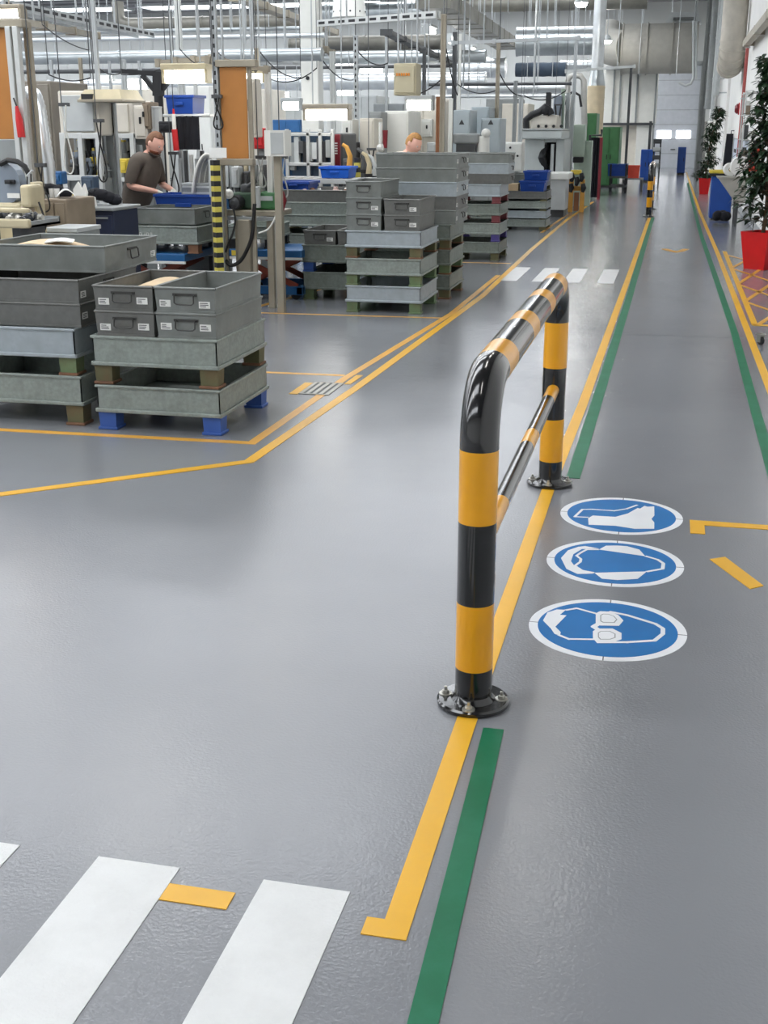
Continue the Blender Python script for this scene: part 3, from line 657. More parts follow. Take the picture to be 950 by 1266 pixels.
# ------------------------------------------------------------------ cabinets, posts and machines
def cabinet(name, label, cat, r, Y, dep, mt, doors=1, dmat=None, floor=True, z0=None, handle=BLACKM, plinth=True, top=None, group=None, vents=0, gap=0.012, legs=False, knobs=0):
    """sheet-metal cabinet: body, plinth, doors with handles, vents; r = (x0, x1, z0, z1)"""
    x0, x1, za, zb = r
    if floor: za = 0.0
    if z0 is not None: za = z0
    cx = (x0+x1)/2; w = x1-x0; h = zb-za
    t = thing(name, label, cat, (cx, Y+dep/2, za), 0, group)
    fz = 0.0
    if floor and plinth: fz = 0.07
    m = M(mt); m.box(-w/2, w/2, -dep/2, dep/2, fz, h, bev=0.012)
    if top: m.box(-w/2-0.01, w/2+0.01, -dep/2-0.01, dep/2, h-0.02, h+0.012, top, bev=0.004)
    m.build('body', t)
    if floor and plinth:
        p = M(DGREY)
        if legs:
            for sx in (-1, 1):
                for sy in (-1, 1): p.box(sx*(w/2-0.05)-0.02, sx*(w/2-0.05)+0.02, sy*(dep/2-0.05)-0.02, sy*(dep/2-0.05)+0.02, 0, fz+0.002)
        else: p.box(-w/2+0.02, w/2-0.02, -dep/2+0.03, dep/2-0.02, 0, fz+0.002)
        p.build('plinth', t)
    for i in range(doors):
        dw = (w-0.03)/doors; a = -w/2+0.015+dw*i
        d = M(dmat or mt); d.box(a+gap/2, a+dw-gap/2, -dep/2-0.016, -dep/2+0.002, fz+0.03, h-0.03, bev=0.006)
        for v in range(vents): d.box(a+dw*0.25, a+dw*0.75, -dep/2-0.019, -dep/2-0.012, fz+h*0.12+0.03*v, fz+h*0.12+0.012+0.03*v, DGREY)
        dd = d.build('door', t)
        if handle:
            hh = M(handle); hx = a+dw-gap/2-0.05 if i % 2 == 0 else a+0.05
            hh.box(hx-0.011, hx+0.011, -dep/2-0.034, -dep/2-0.014, fz+(h-fz)*0.45, fz+(h-fz)*0.45+min(0.13, h*0.2), bev=0.005); hh.build('handle', dd)
        for q in range(knobs):
            kk = M(BLACKM); kx = a+dw*(0.25+0.3*(q % 3)); kz = fz+h*(0.82-0.28*(q//2)); 
            kk.tube([(kx, -dep/2-0.014, kz), (kx, -dep/2-0.035, kz)], 0.02, BLACKM, 12); kk.build('knob', dd)
    return t
def post(name, label, X, Y, z0, z1, s, mt, perf=False, group=None, cat='post', foot=True, sy=None):
    """upright: a slotted profile bar on a foot plate"""
    t = thing(name, label, cat, (X, Y, z0), 0, group); h = z1-z0; q = (sy or s)/2; p = s/2
    m = M(mt)
    m.prism([(-p,-q),(-p*0.3,-q),(-p*0.22,-q+0.25*q),(p*0.22,-q+0.25*q),(p*0.3,-q),(p,-q),(p,q),(-p,q)], 0, h, mt)
    if perf:
        n = int(h/0.075)
        for i in range(n): m.box(-p*0.35, p*0.35, -q-0.002, -q+0.003, 0.03+0.075*i, 0.065+0.075*i, BLACKM)
    m.build('upright', t)
    if foot:
        f = M(mt); f.box(-p*1.9, p*1.9, -q*1.9, q*1.9, 0, 0.012); f.build('foot_plate', t)
    c = M(mt); c.box(-p*1.08, p*1.08, -q*1.08, q*1.08, h-0.015, h+0.004, bev=0.003); c.build('end_cap', t)
    return t
def barbox(m, a, b, w, h, mt=None):
    """rectangular bar from a to b"""
    a, b = Vector(a), Vector(b); t = (b-a).normalized(); s = t.cross(Vector((0, 0, 1)))
    if s.length < 1e-4: s = Vector((1, 0, 0))
    s.normalize(); u = s.cross(t).normalized(); s = s*w/2; u = u*h/2
    P = [a-s-u, a+s-u, a+s+u, a-s+u, b-s-u, b+s-u, b+s+u, b-s+u]
    for q in ((0,1,2,3),(7,6,5,4),(0,4,5,1),(1,5,6,2),(2,6,7,3),(3,7,4,0)): m.face([P[i] for i in q][::-1], mt)
def px_post(label, px, py0, py1, Y, wpx, mt, perf=False, floor=True, name='frame_post', group=None):
    a = at(px, py0, Y); b = at(px, py1, Y); s = wpx*Y*0.99/1480*0.98
    return post(name, label, a.x, Y, 0.0 if floor else b.z, a.z, s, mt, perf, group)

# ---- first workplace, left edge (about 8 to 9.5 m away)
t = thing('partition_board', 'orange board in a metal frame at the left edge', 'board', (-5.35, 9.0, 0))
x0, x1, z0, z1 = rect(-40, 35, 23, 172, 9.0)
m = M(ORANGE); m.box(x0, x1, 8.99, 9.01, z0, z1, bev=0.004); m.build('panel', t, world=True)
m = M(MGREY); m.box(x0, x1, 8.985, 9.015, z0-0.32, z0-0.005, bev=0.004); m.build('lower_panel', t, world=True)
for i, px in enumerate((15, 23)):
    a = at(px-1+i, 33, 9.0); m = M(ALUW); m.box(a.x-0.022, a.x+0.022, 8.93, 8.985, 0.6, a.z, bev=0.006); m.build('upright', t, world=True)
m = M(ALUB); m.box(x0, x1+0.1, 8.95, 9.05, z1, z1+0.06, bev=0.006); m.build('top_rail', t, world=True)
m = M(ALUB); m.box(x0, x1+0.1, 8.95, 9.05, z0-0.40, z0-0.33, bev=0.006); m.build('bottom_rail', t, world=True)
m = M(REDP); a = at(24, 153, 8.92); m.tube([(a.x, 8.9, a.z+0.13), (a.x+0.012, 8.9, a.z+0.03), (a.x+0.02, 8.9, a.z-0.1)], [0.012, 0.028, 0.03], REDP, 12); m.tube([(a.x, 8.9, a.z+0.13), (a.x-0.02, 8.9, a.z+0.19)], 0.006, BLACKM, 8)
tag(m.build('red_lance', loc=(a.x, 8.9, a.z)), 'red tapered cap hanging beside the orange board at the left edge', 'red cap')
px_post('beige grey upright between the orange board and the silver hose', 33, 28, 300, 9.1, 8, ALUB)
m = M(LAMP); a = at(12, 17, 9.6)
t = thing('workplace_lamp', 'small bright lamp above the orange board at the left edge', 'lamp', (a.x, 9.6, a.z))
h = M(ALUB); h.box(-0.12, 0.12, -0.05, 0.05, 0.03, 0.07, bev=0.01); h.box(-0.13, -0.1, -0.05, 0.05, -0.035, 0.04); h.box(0.1, 0.13, -0.05, 0.05, -0.035, 0.04); h.tube([(0, 0, 0.07), (0, 0, ZC-a.z)], 0.006, ALUB, 6); h.build('housing', t)
m.box(-0.1, 0.1, -0.045, 0.045, -0.03, 0.03, bev=0.012); m.build('diffuser', t)
# lathe-like machine with guard
x0, x1, za, zb = rect(-60, 200, 31, 252, 8.6)
t = thing('turning_machine', 'dirty beige machine with blue grey guard below the orange board', 'machine', (-5.2, 8.9, 0))
m = M(BEIGE); m.box(x0, x1, 8.5, 8.88, 0.12, za+0.02, bev=0.03); m.box(x0, x1+0.03, 8.42, 8.6, za-0.06, za-0.02, MGREY, bev=0.01); m.box(x0, x1+0.02, 8.42, 8.5, 0.72, 0.80, bev=0.01); m.box(x0+0.1, x1-0.1, 8.55, 8.85, 0.0, 0.13, DGREY)
m.build('bed', t, world=True)
pts = []; cx = x1-0.33; cz = (za+zb)/2; hw, hh, rr_ = 0.33, (zb-za)/2, 0.14
for (sx, sz, a0) in ((1, -1, -PI/2), (1, 1, 0), (-1, 1, PI/2), (-1, -1, PI)):
    for i in range(6):
        a = a0+PI/2*i/5; pts.append((cx+sx*(hw-rr_)+rr_*math.cos(a), cz+sz*(hh-rr_)+rr_*math.sin(a)))
m = M(BGREY); m.prism(pts, 8.52, 8.62, BGREY, 'y'); gd = m.build('guard', t, world=True)
m = M(BLACKM); m.tube([(x1-0.08, 8.5, za+0.17), (x1-0.03, 8.5, za+0.17)], 0.016, BLACKM, 10); m.box(x1-0.1, x1-0.05, 8.47, 8.53, za+0.155, za+0.185, bev=0.004); m.build('handle', t, world=True)
m = M(CABLE); m.tube([at(0, 203, 8.5), at(10, 198, 8.5), at(22, 200, 8.45), at(31, 206, 8.45), at(36, 216, 8.45), at(36, 232, 8.45)], 0.02, CABLE, 8); m.build('hose', t, world=True)
m = M(PAPER); a = at(16, 242, 8.5); m.box(a.x-0.05, a.x+0.05, 8.505, 8.515, a.z-0.018, a.z+0.018); m.build('nameplate', t, world=True)
# parts bin and bench in front of it
t = thing('parts_trough', 'beige grey trough heaped with dark metal parts at the left edge', 'trough', (-4.75, 8.0, 0))
x0, x1, za, zb = rect(-60, 268, 35, 300, 7.4)
m = M(MGREY); m.box(x0, x1, 7.4, 7.85, za+0.10, za+0.115); m.box(x0, x1, 7.4, 7.415, za+0.1, zb-0.03); m.box(x0, x1, 7.835, 7.85, za+0.1, zb-0.02); m.box(x1-0.015, x1, 7.4, 7.85, za+0.1, zb-0.03); m.box(x0, x1+0.03, 7.36, 7.4, za+0.1, za+0.16, BEIGE, bev=0.012); m.box(x0, x1+0.03, 7.36, 7.4, za+0.2, za+0.23, BEIGE, bev=0.01)
m.build('pan', t, world=True)
for xx in (x0+0.1, x1-0.12):
    m = M(DGREY); m.box(xx-0.03, xx+0.03, 7.45, 7.8, 0, za+0.1, bev=0.006); m.build('leg', t, world=True)
rr = random.Random(8)
SCRAP = mat('dark_metal_parts', (74, 76, 80), 0.35, 0.7, var=0.4, scale=25)
for i in range(26):
    m = M((SCRAP, STEEL, BLACKM)[i % 3]); s_ = rr.uniform(0.02, 0.042); m.lathe([(0, -s_), (s_, -s_*0.7), (s_*1.1, 0), (s_*0.6, s_*0.3), (s_*0.6, s_), (0, s_*1.1)], (0, 0, 0), m.mats[0], 12)
    o = m.build('loose_part'); o.location = (x1-0.06-rr.uniform(0, 0.42), 7.47+rr.uniform(0, 0.3), za+0.115+s_+rr.uniform(0, 0.012)); o.rotation_euler = (rr.uniform(0, 3), rr.uniform(0, 3), 0)
    tag(o, 'dark metal part lying in the beige trough at the left edge', 'metal part', 'metal parts in the trough')
# drill-like beige column
t = thing('bench_drill', 'small beige yellow drilling machine on the bench beside the trough', 'machine', (-4.62, 8.3, 0))
m = M(BEIGE); x0, x1, za, zb = rect(33, 228, 46, 256, 8.2); m.box(x0, x1, 8.1, 8.3, za, zb, bev=0.02); m.build('head', t, world=True)
x0, x1, za, zb = rect(41, 225, 50, 292, 8.3); m = M(BEIGE); m.box(x0, x1, 8.25, 8.38, 0.74, zb, bev=0.012); m.build('column', t, world=True)
m = M(BROWN); a = at(38, 261, 8.2); m.lathe([(0, -0.05), (0.045, -0.05), (0.06, -0.01), (0.055, 0.02), (0.03, 0.045), (0, 0.05)], (a.x, 8.15, a.z), BROWN, 18); m.build('motor', t, world=True)
m = M(ALU); a = at(36, 214, 8.2); b = at(36, 230, 8.2); m.tube([(a.x, 8.2, a.z), (b.x, 8.2, b.z)], 0.008, ALU, 8); m.tube([(a.x-0.02, 8.2, a.z-0.02), (a.x+0.03, 8.2, a.z+0.02)], 0.008, ALU, 8); m.build('feed_lever', t, world=True)
m = M(BEIGE); m.box(-4.95, -4.35, 7.95, 8.40, 0.70, 0.745, bev=0.008); m.frustum(-4.78, -4.5, 8.02, 8.38, 0.745, -4.7, -4.58, 8.1, 8.32, 0.80, BEIGE); m.build('base', t, world=True)
m = M(CABLE); m.tube([at(48, 250, 8.15), at(53, 264, 8.12), at(58, 276, 8.12), at(54, 288, 8.15)], 0.008, CABLE, 6); m.build('cable', t, world=True)
for xx in (-4.9, -4.4):
    m = M(DGREY); m.box(xx-0.03, xx+0.03, 8.0, 8.35, 0, 0.70, bev=0.006); m.build('leg', t, world=True)
# brown grey cabinets with open fronts, bench and drawers
t = cabinet('control_cabinet', 'brown grey cabinet with white cups on top beside the drilling machine', 'cabinet', rect(54, 246, 84, 300, 8.9), 8.9, 0.5, BROWN, 2, vents=2)
t = cabinet('steel_bench_box', 'low grey steel box in front of the brown grey cabinet', 'cabinet', rect(56, 284, 96, 330, 8.45), 8.45, 0.4, MGREY, 1, top=LGREY)
rr = random.Random(4)
for i in range(2):
    a = at(57+6*i, 243, 9.0); m = M(PAPER); m.lathe([(0, 0), (0.018, 0), (0.024, 0.07), (0.021, 0.07), (0.016, 0.006), (0, 0.006)], (0, 0, 0), PAPER, 16); o = m.build('paper_cup'); o.location = (a.x, 9.1, at(60, 246, 8.9).z+0.0); tag(o, ['white cup on the brown grey cabinet, nearer the drilling machine', 'white cup on the brown grey cabinet, nearer the white paper'][i], 'cup', 'white cups on the cabinet')
zc = at(70, 246, 8.9).z
m = M(BLACKF); a = at(60, 243, 9.2)
for i in range(5): m.ball((-0.12+0.06*i, 0, 0.04+0.02*math.sin(i)), 0.06, BLACKF, 10, 7, (1.1, 0.8, 0.75), 0.06)
o = m.build('dark_cloth'); o.location = (a.x, 9.25, zc); tag(o, 'dark folded cloth on the brown grey cabinet behind the white cups', 'cloth')
sheet('paper_sheet', 'white paper on the corner of the brown grey cabinet', (at(78, 240, 9.0).x, 9.05, zc+0.02), 0.14, 0.2, 0.05, PAPER, 0.5, 'paper')
# navy drawer unit and work bench behind
t = thing('drawer_cabinet', 'navy blue drawer cabinet behind the bench beside the worker', 'drawer cabinet', (at(113, 280, 9.6).x, 9.85, 0))
x0, x1, za, zb = rect(84, 256, 140, 305, 9.6); w = (x1-x0)/2; zt = at(112, 256, 9.6).z
m = M(NAVY); m.box(-w, w, -0.25, 0.25, 0.05, zt-0.03, bev=0.01); m.box(-w+0.02, w-0.02, -0.22, 0.22, 0, 0.06, DGREY); m.build('body', t)
m = M(MGREY); m.box(-w-0.02, w+0.02, -0.28, 0.28, zt-0.03, zt, bev=0.008); m.build('top', t)
for i in range(5):
    q = M(NAVY); zz = 0.07+i*(zt-0.13)/5; hh = (zt-0.13)/5
    q.box(-w+0.012, w-0.012, -0.268, -0.24, zz+0.006, zz+hh-0.006, bev=0.006); q.box(-w*0.8, w*0.8, -0.276, -0.266, zz+hh-0.035, zz+hh-0.02, MGREY); q.build('drawer', t)
a = at(120, 246, 9.8); m = M(BLACKF)
for i in range(7): m.ball((-0.17+0.045*i, rr.uniform(-0.04, 0.04), 0.045+0.05*math.sin(i*PI/6)), 0.065, BLACKF, 12, 8, (1.0, 0.9, 0.75), 0.1)
o = m.build('dark_jacket'); o.location = (a.x, 9.9, zt); tag(o, 'crumpled black jacket on the navy drawer cabinet', 'jacket')
a = at(87, 250, 9.7); m = M(YELP); m.lathe([(0, 0), (0.03, 0), (0.03, 0.09), (0.012, 0.11), (0.012, 0.13), (0, 0.13)], (0, 0, 0), YELP, 18); o = m.build('plastic_bottle'); o.location = (a.x+0.03, 9.75, zt); tag(o, 'small yellow bottle on the navy drawer cabinet', 'bottle')
a = at(97, 240, 9.7); m = M(PAPER)
m.prism([(-0.05,0),(0.05,0),(0.06,0.12),(0.03,0.19),(0.01,0.14),(-0.03,0.2),(-0.07,0.13)], -0.012, 0.012, PAPER, 'y'); o = m.build('white_glove'); o.location = (a.x, 9.72, zt); o.rotation_euler = (-0.12, 0.08, 0); tag(o, 'white work glove standing beside the yellow bottle', 'glove')
a = at(114, 250, 9.7); m = M(PAPER); m.lathe([(0, 0), (0.05, 0), (0.04, 0.075), (0.03, 0.08), (0, 0.08)], (0, 0, 0), PAPER, 18); o = m.build('white_tub'); o.location = (a.x, 9.68, zt); tag(o, 'small white tub in front of the crumpled black jacket', 'tub')
# silver suction hose
t = thing('suction_hose', 'thick silver flexible hose running down beside the machine windows', 'hose', (*at(52, 238, 9.7).xy, 0))
P = [at(33, 117, 9.9), at(38, 113, 9.9), at(44, 118, 9.85), at(49, 135, 9.8), at(52, 155, 9.75), at(56, 180, 9.7), at(60, 205, 9.7), at(62, 236, 9.7)]
Q = []
for a, b in zip(P, P[1:]): Q += [a.lerp(b, i/6) for i in range(6)]
Q.append(P[-1]); m = M(DUCTB); m.tube(Q, [0.052+0.004*(i % 2) for i in range(len(Q))], DUCTB, 18); m.build('hose', t, world=True)
m = M(DUCT); m.lathe([(0, 0), (0.085, 0), (0.085, 0.015), (0.06, 0.02), (0.06, P[-1].z+0.02), (0, P[-1].z+0.02)], (0, 0, 0), DUCT, 18); m.build('floor_stub', t)
# machine enclosures behind the bench
cabinet('machine_cabinet', 'light grey sheet metal cabinet behind the silver hose', 'cabinet', rect(30, 100, 68, 250, 11.2), 11.2, 0.8, mat('taupe_cabinet', (128, 122, 112), 0.5), 1)
def guarded_machine(label, r0, Y, dep, zwin, mt, wmat, panel):
    x0, x1, za, zb = r0
    t = thing('guarded_machine', label, 'machine', ((x0+x1)/2, Y+dep/2, 0))
    m = M(mt); m.box(x0, x1, Y+0.03, Y+dep, zwin[1], zb, bev=0.015); m.box(x0, x1, Y+dep-0.05, Y+dep, 0.1, zb, MGREY); m.box(x0+0.03, x1-0.03, Y+0.06, Y+dep-0.05, 0.0, zwin[0], MGREY, bev=0.01); m.build('housing', t, world=True)
    m = M(panel); m.box(x0+0.05, x1-0.05, Y, Y+0.035, zwin[1]+0.04, zb-0.04, bev=0.008); m.build('front_panel', t, world=True)
    for xx in (x0+0.025, (x0+x1)/2, x1-0.025):
        m = M(ALUW); m.box(xx-0.025, xx+0.025, Y, Y+0.05, 0.0, zwin[1]+0.03, bev=0.005); m.build('frame_upright', t, world=True)
    for zz in zwin:
        m = M(ALUW); m.box(x0, x1, Y+0.002, Y+0.052, zz-0.025, zz+0.025, bev=0.005); m.build('frame_rail', t, world=True)
    rr = random.Random(int(x0*100))
    for i in range(13):
        xx = x0+0.06+(x1-x0-0.12)*i/12.0; hh = (zwin[1]-zwin[0])*rr.uniform(0.25, 0.95); yy = Y+0.1+rr.uniform(0, dep-0.26); m = M((wmat, MGREY, BGREY, DGREY, BLACKM, STEEL, YELP)[(i*3) % 7])
        m.box(xx-0.025, xx+0.025, yy, yy+0.08, zwin[0], zwin[0]+hh, bev=0.006); m.box(xx-0.045, xx+0.045, yy-0.02, yy+0.09, zwin[0]+hh*0.55, zwin[0]+hh*0.7, bev=0.008)
        m.tube([(xx, yy-0.03, zwin[0]+hh*0.8), (xx+0.03, yy-0.06, zwin[0]+hh*0.4), (xx-0.02, yy-0.04, zwin[0])], 0.008, CABLE, 6); m.build('fixture', t, world=True)
    return t
guarded_machine('grey fronted machine with aluminium window frame behind the silver hose', rect(74, 112, 124, 250, 10.8), 10.8, 0.34, (at(90, 220, 10.8).z, at(90, 168, 10.8).z), WARMW, BGREY, LGREY)
guarded_machine('beige fronted machine with open shelf under it behind the worker', rect(126, 124, 166, 250, 13.1), 13.1, 0.6, (at(140, 222, 13.1).z, at(140, 168, 13.1).z), WARMW, DGREY, WARMW)
t = thing('roof_hood', 'beige lamp hood over the beige fronted machine', 'hood', (*at(138, 118, 10.9).xy, at(138, 124, 10.9).z))
m = M(BEIGE); a, b = at(112, 113, 10.9), at(165, 122, 10.9); w = (b.x-a.x)/2
m.frustum(-w, w, -0.25, 0.25, 0, -w+0.04, w-0.04, -0.2, 0.2, 0.09, BEIGE); m.box(-w-0.01, w+0.01, -0.26, 0.26, -0.02, 0.004, ALUB, bev=0.004); m.box(-w+0.03, -w+0.14, -0.255, -0.2, -0.005, 0.05, BLACKM); m.build('shell', t)
for xx in (-w+0.02, -w+0.14):
    m = M(ALU); m.tube([(xx, 0.2, -0.02), (xx, 0.2, -at(138, 124, 10.9).z)], 0.02, ALU, 8); m.build('leg', t)
# grey motor housings left of the worker, on the machine wall
for i, (r_, mt_, lb) in enumerate((((166, 130, 182, 172), WARMW, 'small beige box on the machine wall above the worker'), ((176, 126, 186, 160), BROWN, 'small brown box beside the beige box above the worker'), ((196, 150, 212, 164), BLACKM, 'small black box behind the head of the worker'))):
    cabinet('junction_box', lb, 'junction box', rect(*r_, 12.62), 12.62, 0.25, mt_, 1, floor=False)
px_post('bright white round column behind the worker with the blue bin', 193, 132, 260, 12.7, 11, ALUW, name='machine_column')
# black frame bracket top, (150..215, 85..120)
t = thing('black_bracket', 'black braced steel bracket above the worker', 'bracket', at(196, 118, 13.0))
a = at(196, 118, 13.0); m = M(BLACKM)
for (p, q, w_) in (((150, 88), (212, 93), 0.05), ((196, 92), (196, 119), 0.10), ((176, 93), (192, 112), 0.05), ((214, 93), (201, 110), 0.05)): barbox(m, at(*p, 13.0), at(*q, 13.0), w_, w_, BLACKM)
m.build('frame', t, world=True)
m = M(BLACKM); m.tube([(a.x, 13.0, a.z), (a.x, 13.0, 0)], 0.05, BLACKM, 12); m.lathe([(0, 0), (0.14, 0), (0.14, 0.015), (0, 0.016)], (a.x, 13.0, 0), BLACKM, 20); m.build('mast', t, world=True)
# shelf with blue bin, black panel, red lance
zs = at(228, 141, 12.3).z; a = at(228, 141, 12.3)
t = thing('wall_shelf', 'light steel shelf carrying a blue bin beside the perforated upright', 'shelf', (a.x, 12.4, 0))
m = M(ALUW); m.box(-0.2, 0.32, -0.2, 0.2, zs-0.03, zs, bev=0.005); m.build('board', t)
for xx in (-0.17, 0.29):
    m = M(ALU); m.box(xx-0.02, xx+0.02, 0.14, 0.18, 0, zs-0.028, bev=0.004); m.build('upright', t)
make_bin('blue bin high on the shelf above the black screen', (a.x, 12.35, zs), 0.30, 0.34, 0.185, BLUEB)
x0, x1, za, zb = rect(217, 143, 247, 185, 12.2)
t = thing('black_screen', 'black hanging panel under the blue bin beside the worker', 'screen', ((x0+x1)/2, 12.2, za))
m = M(BLACKF); n_ = 12; w = (x1-x0)
pp = [(-w/2+w*i/n_, 0.012*math.sin(i*1.9)) for i in range(n_+1)]
m.prism(pp+[(p[0], p[1]+0.008) for p in pp[::-1]], 0, zb-za, BLACKF); m.build('curtain', t)
m = M(ALU); m.tube([(-w/2-0.03, 0, zb-za), (w/2+0.03, 0, zb-za)], 0.011, ALU, 8); m.build('rod', t)
a = at(216, 165, 12.1); m = M(REDP, WHITE)
m.tube([(0.0, 0, 0.19), (0.0, 0, 0.02)], 0.02, WHITE, 10); m.tube([(0, 0, 0.04), (0.01, 0, -0.17)], 0.03, REDP, 10)
m.tube([(0, 0, 0.19), (0, 0, 0.24)], 0.012, REDP, 8); m.tube([(0, 0, 0.24), (0, 0, ZC-a.z)], 0.004, CABLE, 6)
o = m.build('red_lance'); o.location = a; tag(o, 'red and white hanging lance beside the black panel and the worker', 'lance')
# bundle of grey hoses on a stand
a = at(252, 215, 12.0)
t = thing('hose_machine', 'machine with looping grey hoses beside the black and yellow pole', 'machine', (a.x, 12.3, 0))
for i in range(9):
    b0 = at(238+2.2*i, 238, 12.0+0.04*i); b1 = at(241+2*i, 196-3*(i % 4), 12.0+0.04*i); b2 = at(256+1.5*i, 178+3*(i % 3), 12.05); b3 = at(264, 200+4*i, 12.1)
    m = M(HOSEG); 
    Q = [((1-s)**3)*b0+3*s*(1-s)**2*b1+3*s*s*(1-s)*b2+s**3*b3 for s in [k_/14 for k_ in range(15)]]
    m.tube(Q, 0.014, HOSEG if i % 3 else WHITE, 8); m.build('hose', t, world=True)
x0, x1, za, zb = rect(226, 226, 268, 244, 12.1); m = M(MGREY); m.box(x0, x1, 12.05, 12.5, 0.06, zb, bev=0.015); m.box(x0+0.03, x1-0.03, 12.1, 12.45, 0, 0.07, DGREY)
for i in range(3): m.box(x0+0.02, x1-0.02, 12.04, 12.06, zb-0.05-0.06*i, zb-0.03-0.06*i, ALUW)
m.build('body', t, world=True)
x0, x1, za, zb = rect(221, 196, 262, 240, 12.45); m = M(LGREY)
for i in range(6): m.box(x0+(x1-x0)*i/6, x0+(x1-x0)*i/6+0.035, 12.45, 12.5, 0.5, zb+0.04*((i*5) % 3), (LGREY, DGREY, WHITE)[i % 3], bev=0.006)
m.build('valve_block', t, world=True)
# black and yellow pole and perforated upright
x = at(270, 300, 10.45).x
t = thing('striped_pole', 'slim black and yellow striped pole behind the front tote stack', 'striped pole', (x, 10.45, 0))
zt = at(265, 198, 10.45).z; m = M(BLACKM); n_ = 30
zs_ = [zt*i/n_ for i in range(n_+1)]; bands = [(zt*i/n_, zt*(i+1)/n_, YELST) for i in range(0, n_, 2)]
m.tube([(0, 0, z) for z in zs_], 0.046, BLACKM, 4, True, bands); m.build('pole', t)
m = M(BLACKM); m.lathe([(0, 0), (0.1, 0), (0.1, 0.012), (0.05, 0.014), (0, 0.014)], (0, 0, 0), BLACKM, 20); m.build('base_plate', t)
px_post('perforated steel upright rising above the black and yellow pole', 261, -60, 190, 10.6, 6.5, ALU, True, name='perforated_upright')
# second orange board with white panels and red box
t = thing('partition_board', 'orange board hanging beside the perforated upright', 'board', (*at(290, 190, 10.6).xy, 0))
x0, x1, za, zb = rect(274, 83, 306, 196, 10.6); m = M(ORANGE); m.box(x0, x1, 10.59, 10.61, za, zb, bev=0.004); m.build('panel', t, world=True)
m = M(ALUB); m.box(x0-0.03, x1+0.1, 10.56, 10.65, zb, zb+0.06, bev=0.006); m.build('top_rail', t, world=True)
m = M(ALUB); m.box(x0-0.05, x1+0.05, 10.56, 10.65, za-0.06, za, bev=0.006); m.build('bottom_rail', t, world=True)
for xx in (x0-0.02, x1+0.02):
    m = M(ALUB); m.box(xx-0.018, xx+0.018, 10.615, 10.65, 0, zb+0.05, bev=0.004); m.build('upright', t, world=True)
cabinet('wall_cabinet', 'narrow off white panel cabinet with two black hinges beside the orange board', 'cabinet', rect(303, 97, 318, 170, 11.3), 11.3, 0.15, WARMW, 1, floor=False)
for i, py in enumerate((133, 154)):
    pass
t = cabinet('red_box', 'red metal box behind the orange board and white box', 'box', rect(312, 158, 327, 184, 12.4), 12.4, 0.22, REDP, 1, floor=False)
m = M(MGREY); m.box(-0.03, 0.03, -0.03, 0.03, -t.location.z, 0.005); m.build('stand', t)
px_post('white round upright above the white box', 331, 90, 165, 10.9, 7, WHITE, name='white_column', floor=True)
t = thing('white_box', 'white angular box on an upright beside the red box', 'control box', (*at(341, 193, 10.45).xy, at(341, 193, 10.45).z))
x0, x1, za, zb = rect(328, 161, 357, 193, 10.45); w = (x1-x0)
m = M(WHITE); m.prism([(-w/2, 0.02), (-w*0.06, -0.10), (w/2, -0.06), (w/2, 0.12), (-w/2, 0.12)], 0, zb-za, WHITE); m.build('housing', t)
m = M(LGREY); m.prism([(-w*0.04, -0.107), (w/2-0.015, -0.068), (w/2-0.015, -0.063), (-w*0.04, -0.1)], 0.02, zb-za-0.02, LGREY); m.build('cover', t)
m = M(ALUB); m.box(-0.03, 0.03, 0.03, 0.09, -at(341, 193, 10.45).z, 0.01); m.build('stand', t)
sheet('notice_sheet', 'white notice with red edge at the perforated upright', (at(268, 189, 10.4).x, 10.43, at(268, 189, 10.4).z), 0.16, 0.085, 0.004, PAPER, 0.0, 'notice', PI/2*0.97)
# bench with tools and the green machine
x0, x1, za, zb = rect(258, 198, 336, 244, 11.2)
t = thing('tool_panel', 'grey white tool panel with hanging tools above the green machine', 'tool panel', ((x0+x1)/2, 11.2, 0))
m = M(LGREY); m.box(x0, x1, 11.2, 11.25, za, zb, bev=0.006); m.build('back_panel', t, world=True)
for xx in (x0+0.03, x1-0.03):
    m = M(ALUB); m.box(xx-0.02, xx+0.02, 11.21, 11.26, 0, za+0.01); m.build('upright', t, world=True)
rr = random.Random(3)
for i in range(12):
    m = M((WHITE, DGREY, BEIGE, LGREY, MGREY)[i % 5]); xx = x0+0.05+(x1-x0-0.1)*i/11; hh = rr.uniform(0.12, 0.26); zz = zb-0.04
    m.box(xx-0.02, xx+0.02, 11.165, 11.2, zz-hh, zz, bev=0.006); m.tube([(xx, 11.18, zz-hh), (xx, 11.18, zz-hh-0.05)], 0.008, DGREY, 6); m.build('tool', t, world=True)
zt = at(310, 258, 11.0).z
t = thing('work_table', 'beige grey work table carrying the green machine', 'table', (*at(317, 262, 10.9).xy, 0))
x0, x1, _, _ = rect(282, 258, 347, 262, 10.8)
m = M(ALUB); m.box(x0, x1, 10.75, 11.15, zt-0.05, zt, bev=0.008); m.box(x0, x1, 10.73, 10.76, zt-0.09, zt-0.055, MGREY, bev=0.006); m.build('table_top', t, world=True)
for xx, yy in ((x0+0.1, 10.8), (x1-0.1, 10.8), (x0+0.1, 11.1), (x1-0.1, 11.1)):
    m = M(ALUB); m.box(xx-0.03, xx+0.03, yy-0.03, yy+0.03, 0, zt-0.049, bev=0.005); m.build('leg', t, world=True)
m = M(ALUB); xx = at(304, 300, 10.75).x; m.box(xx-0.06, xx+0.06, 10.7, 10.8, 0, zt-0.08, bev=0.01); m.build('pedestal', t, world=True)
t = thing('green_press', 'green bench machine with dark motor behind the black and yellow pole', 'machine', (*at(320, 258, 10.9).xy, zt))
x0, x1, za, zb = rect(286, 238, 314, 257, 10.85); m = M(GREEND); m.box(x0, x1, 10.85, 11.1, zt+0.005, zb, bev=0.02); m.build('gearbox', t, world=True)
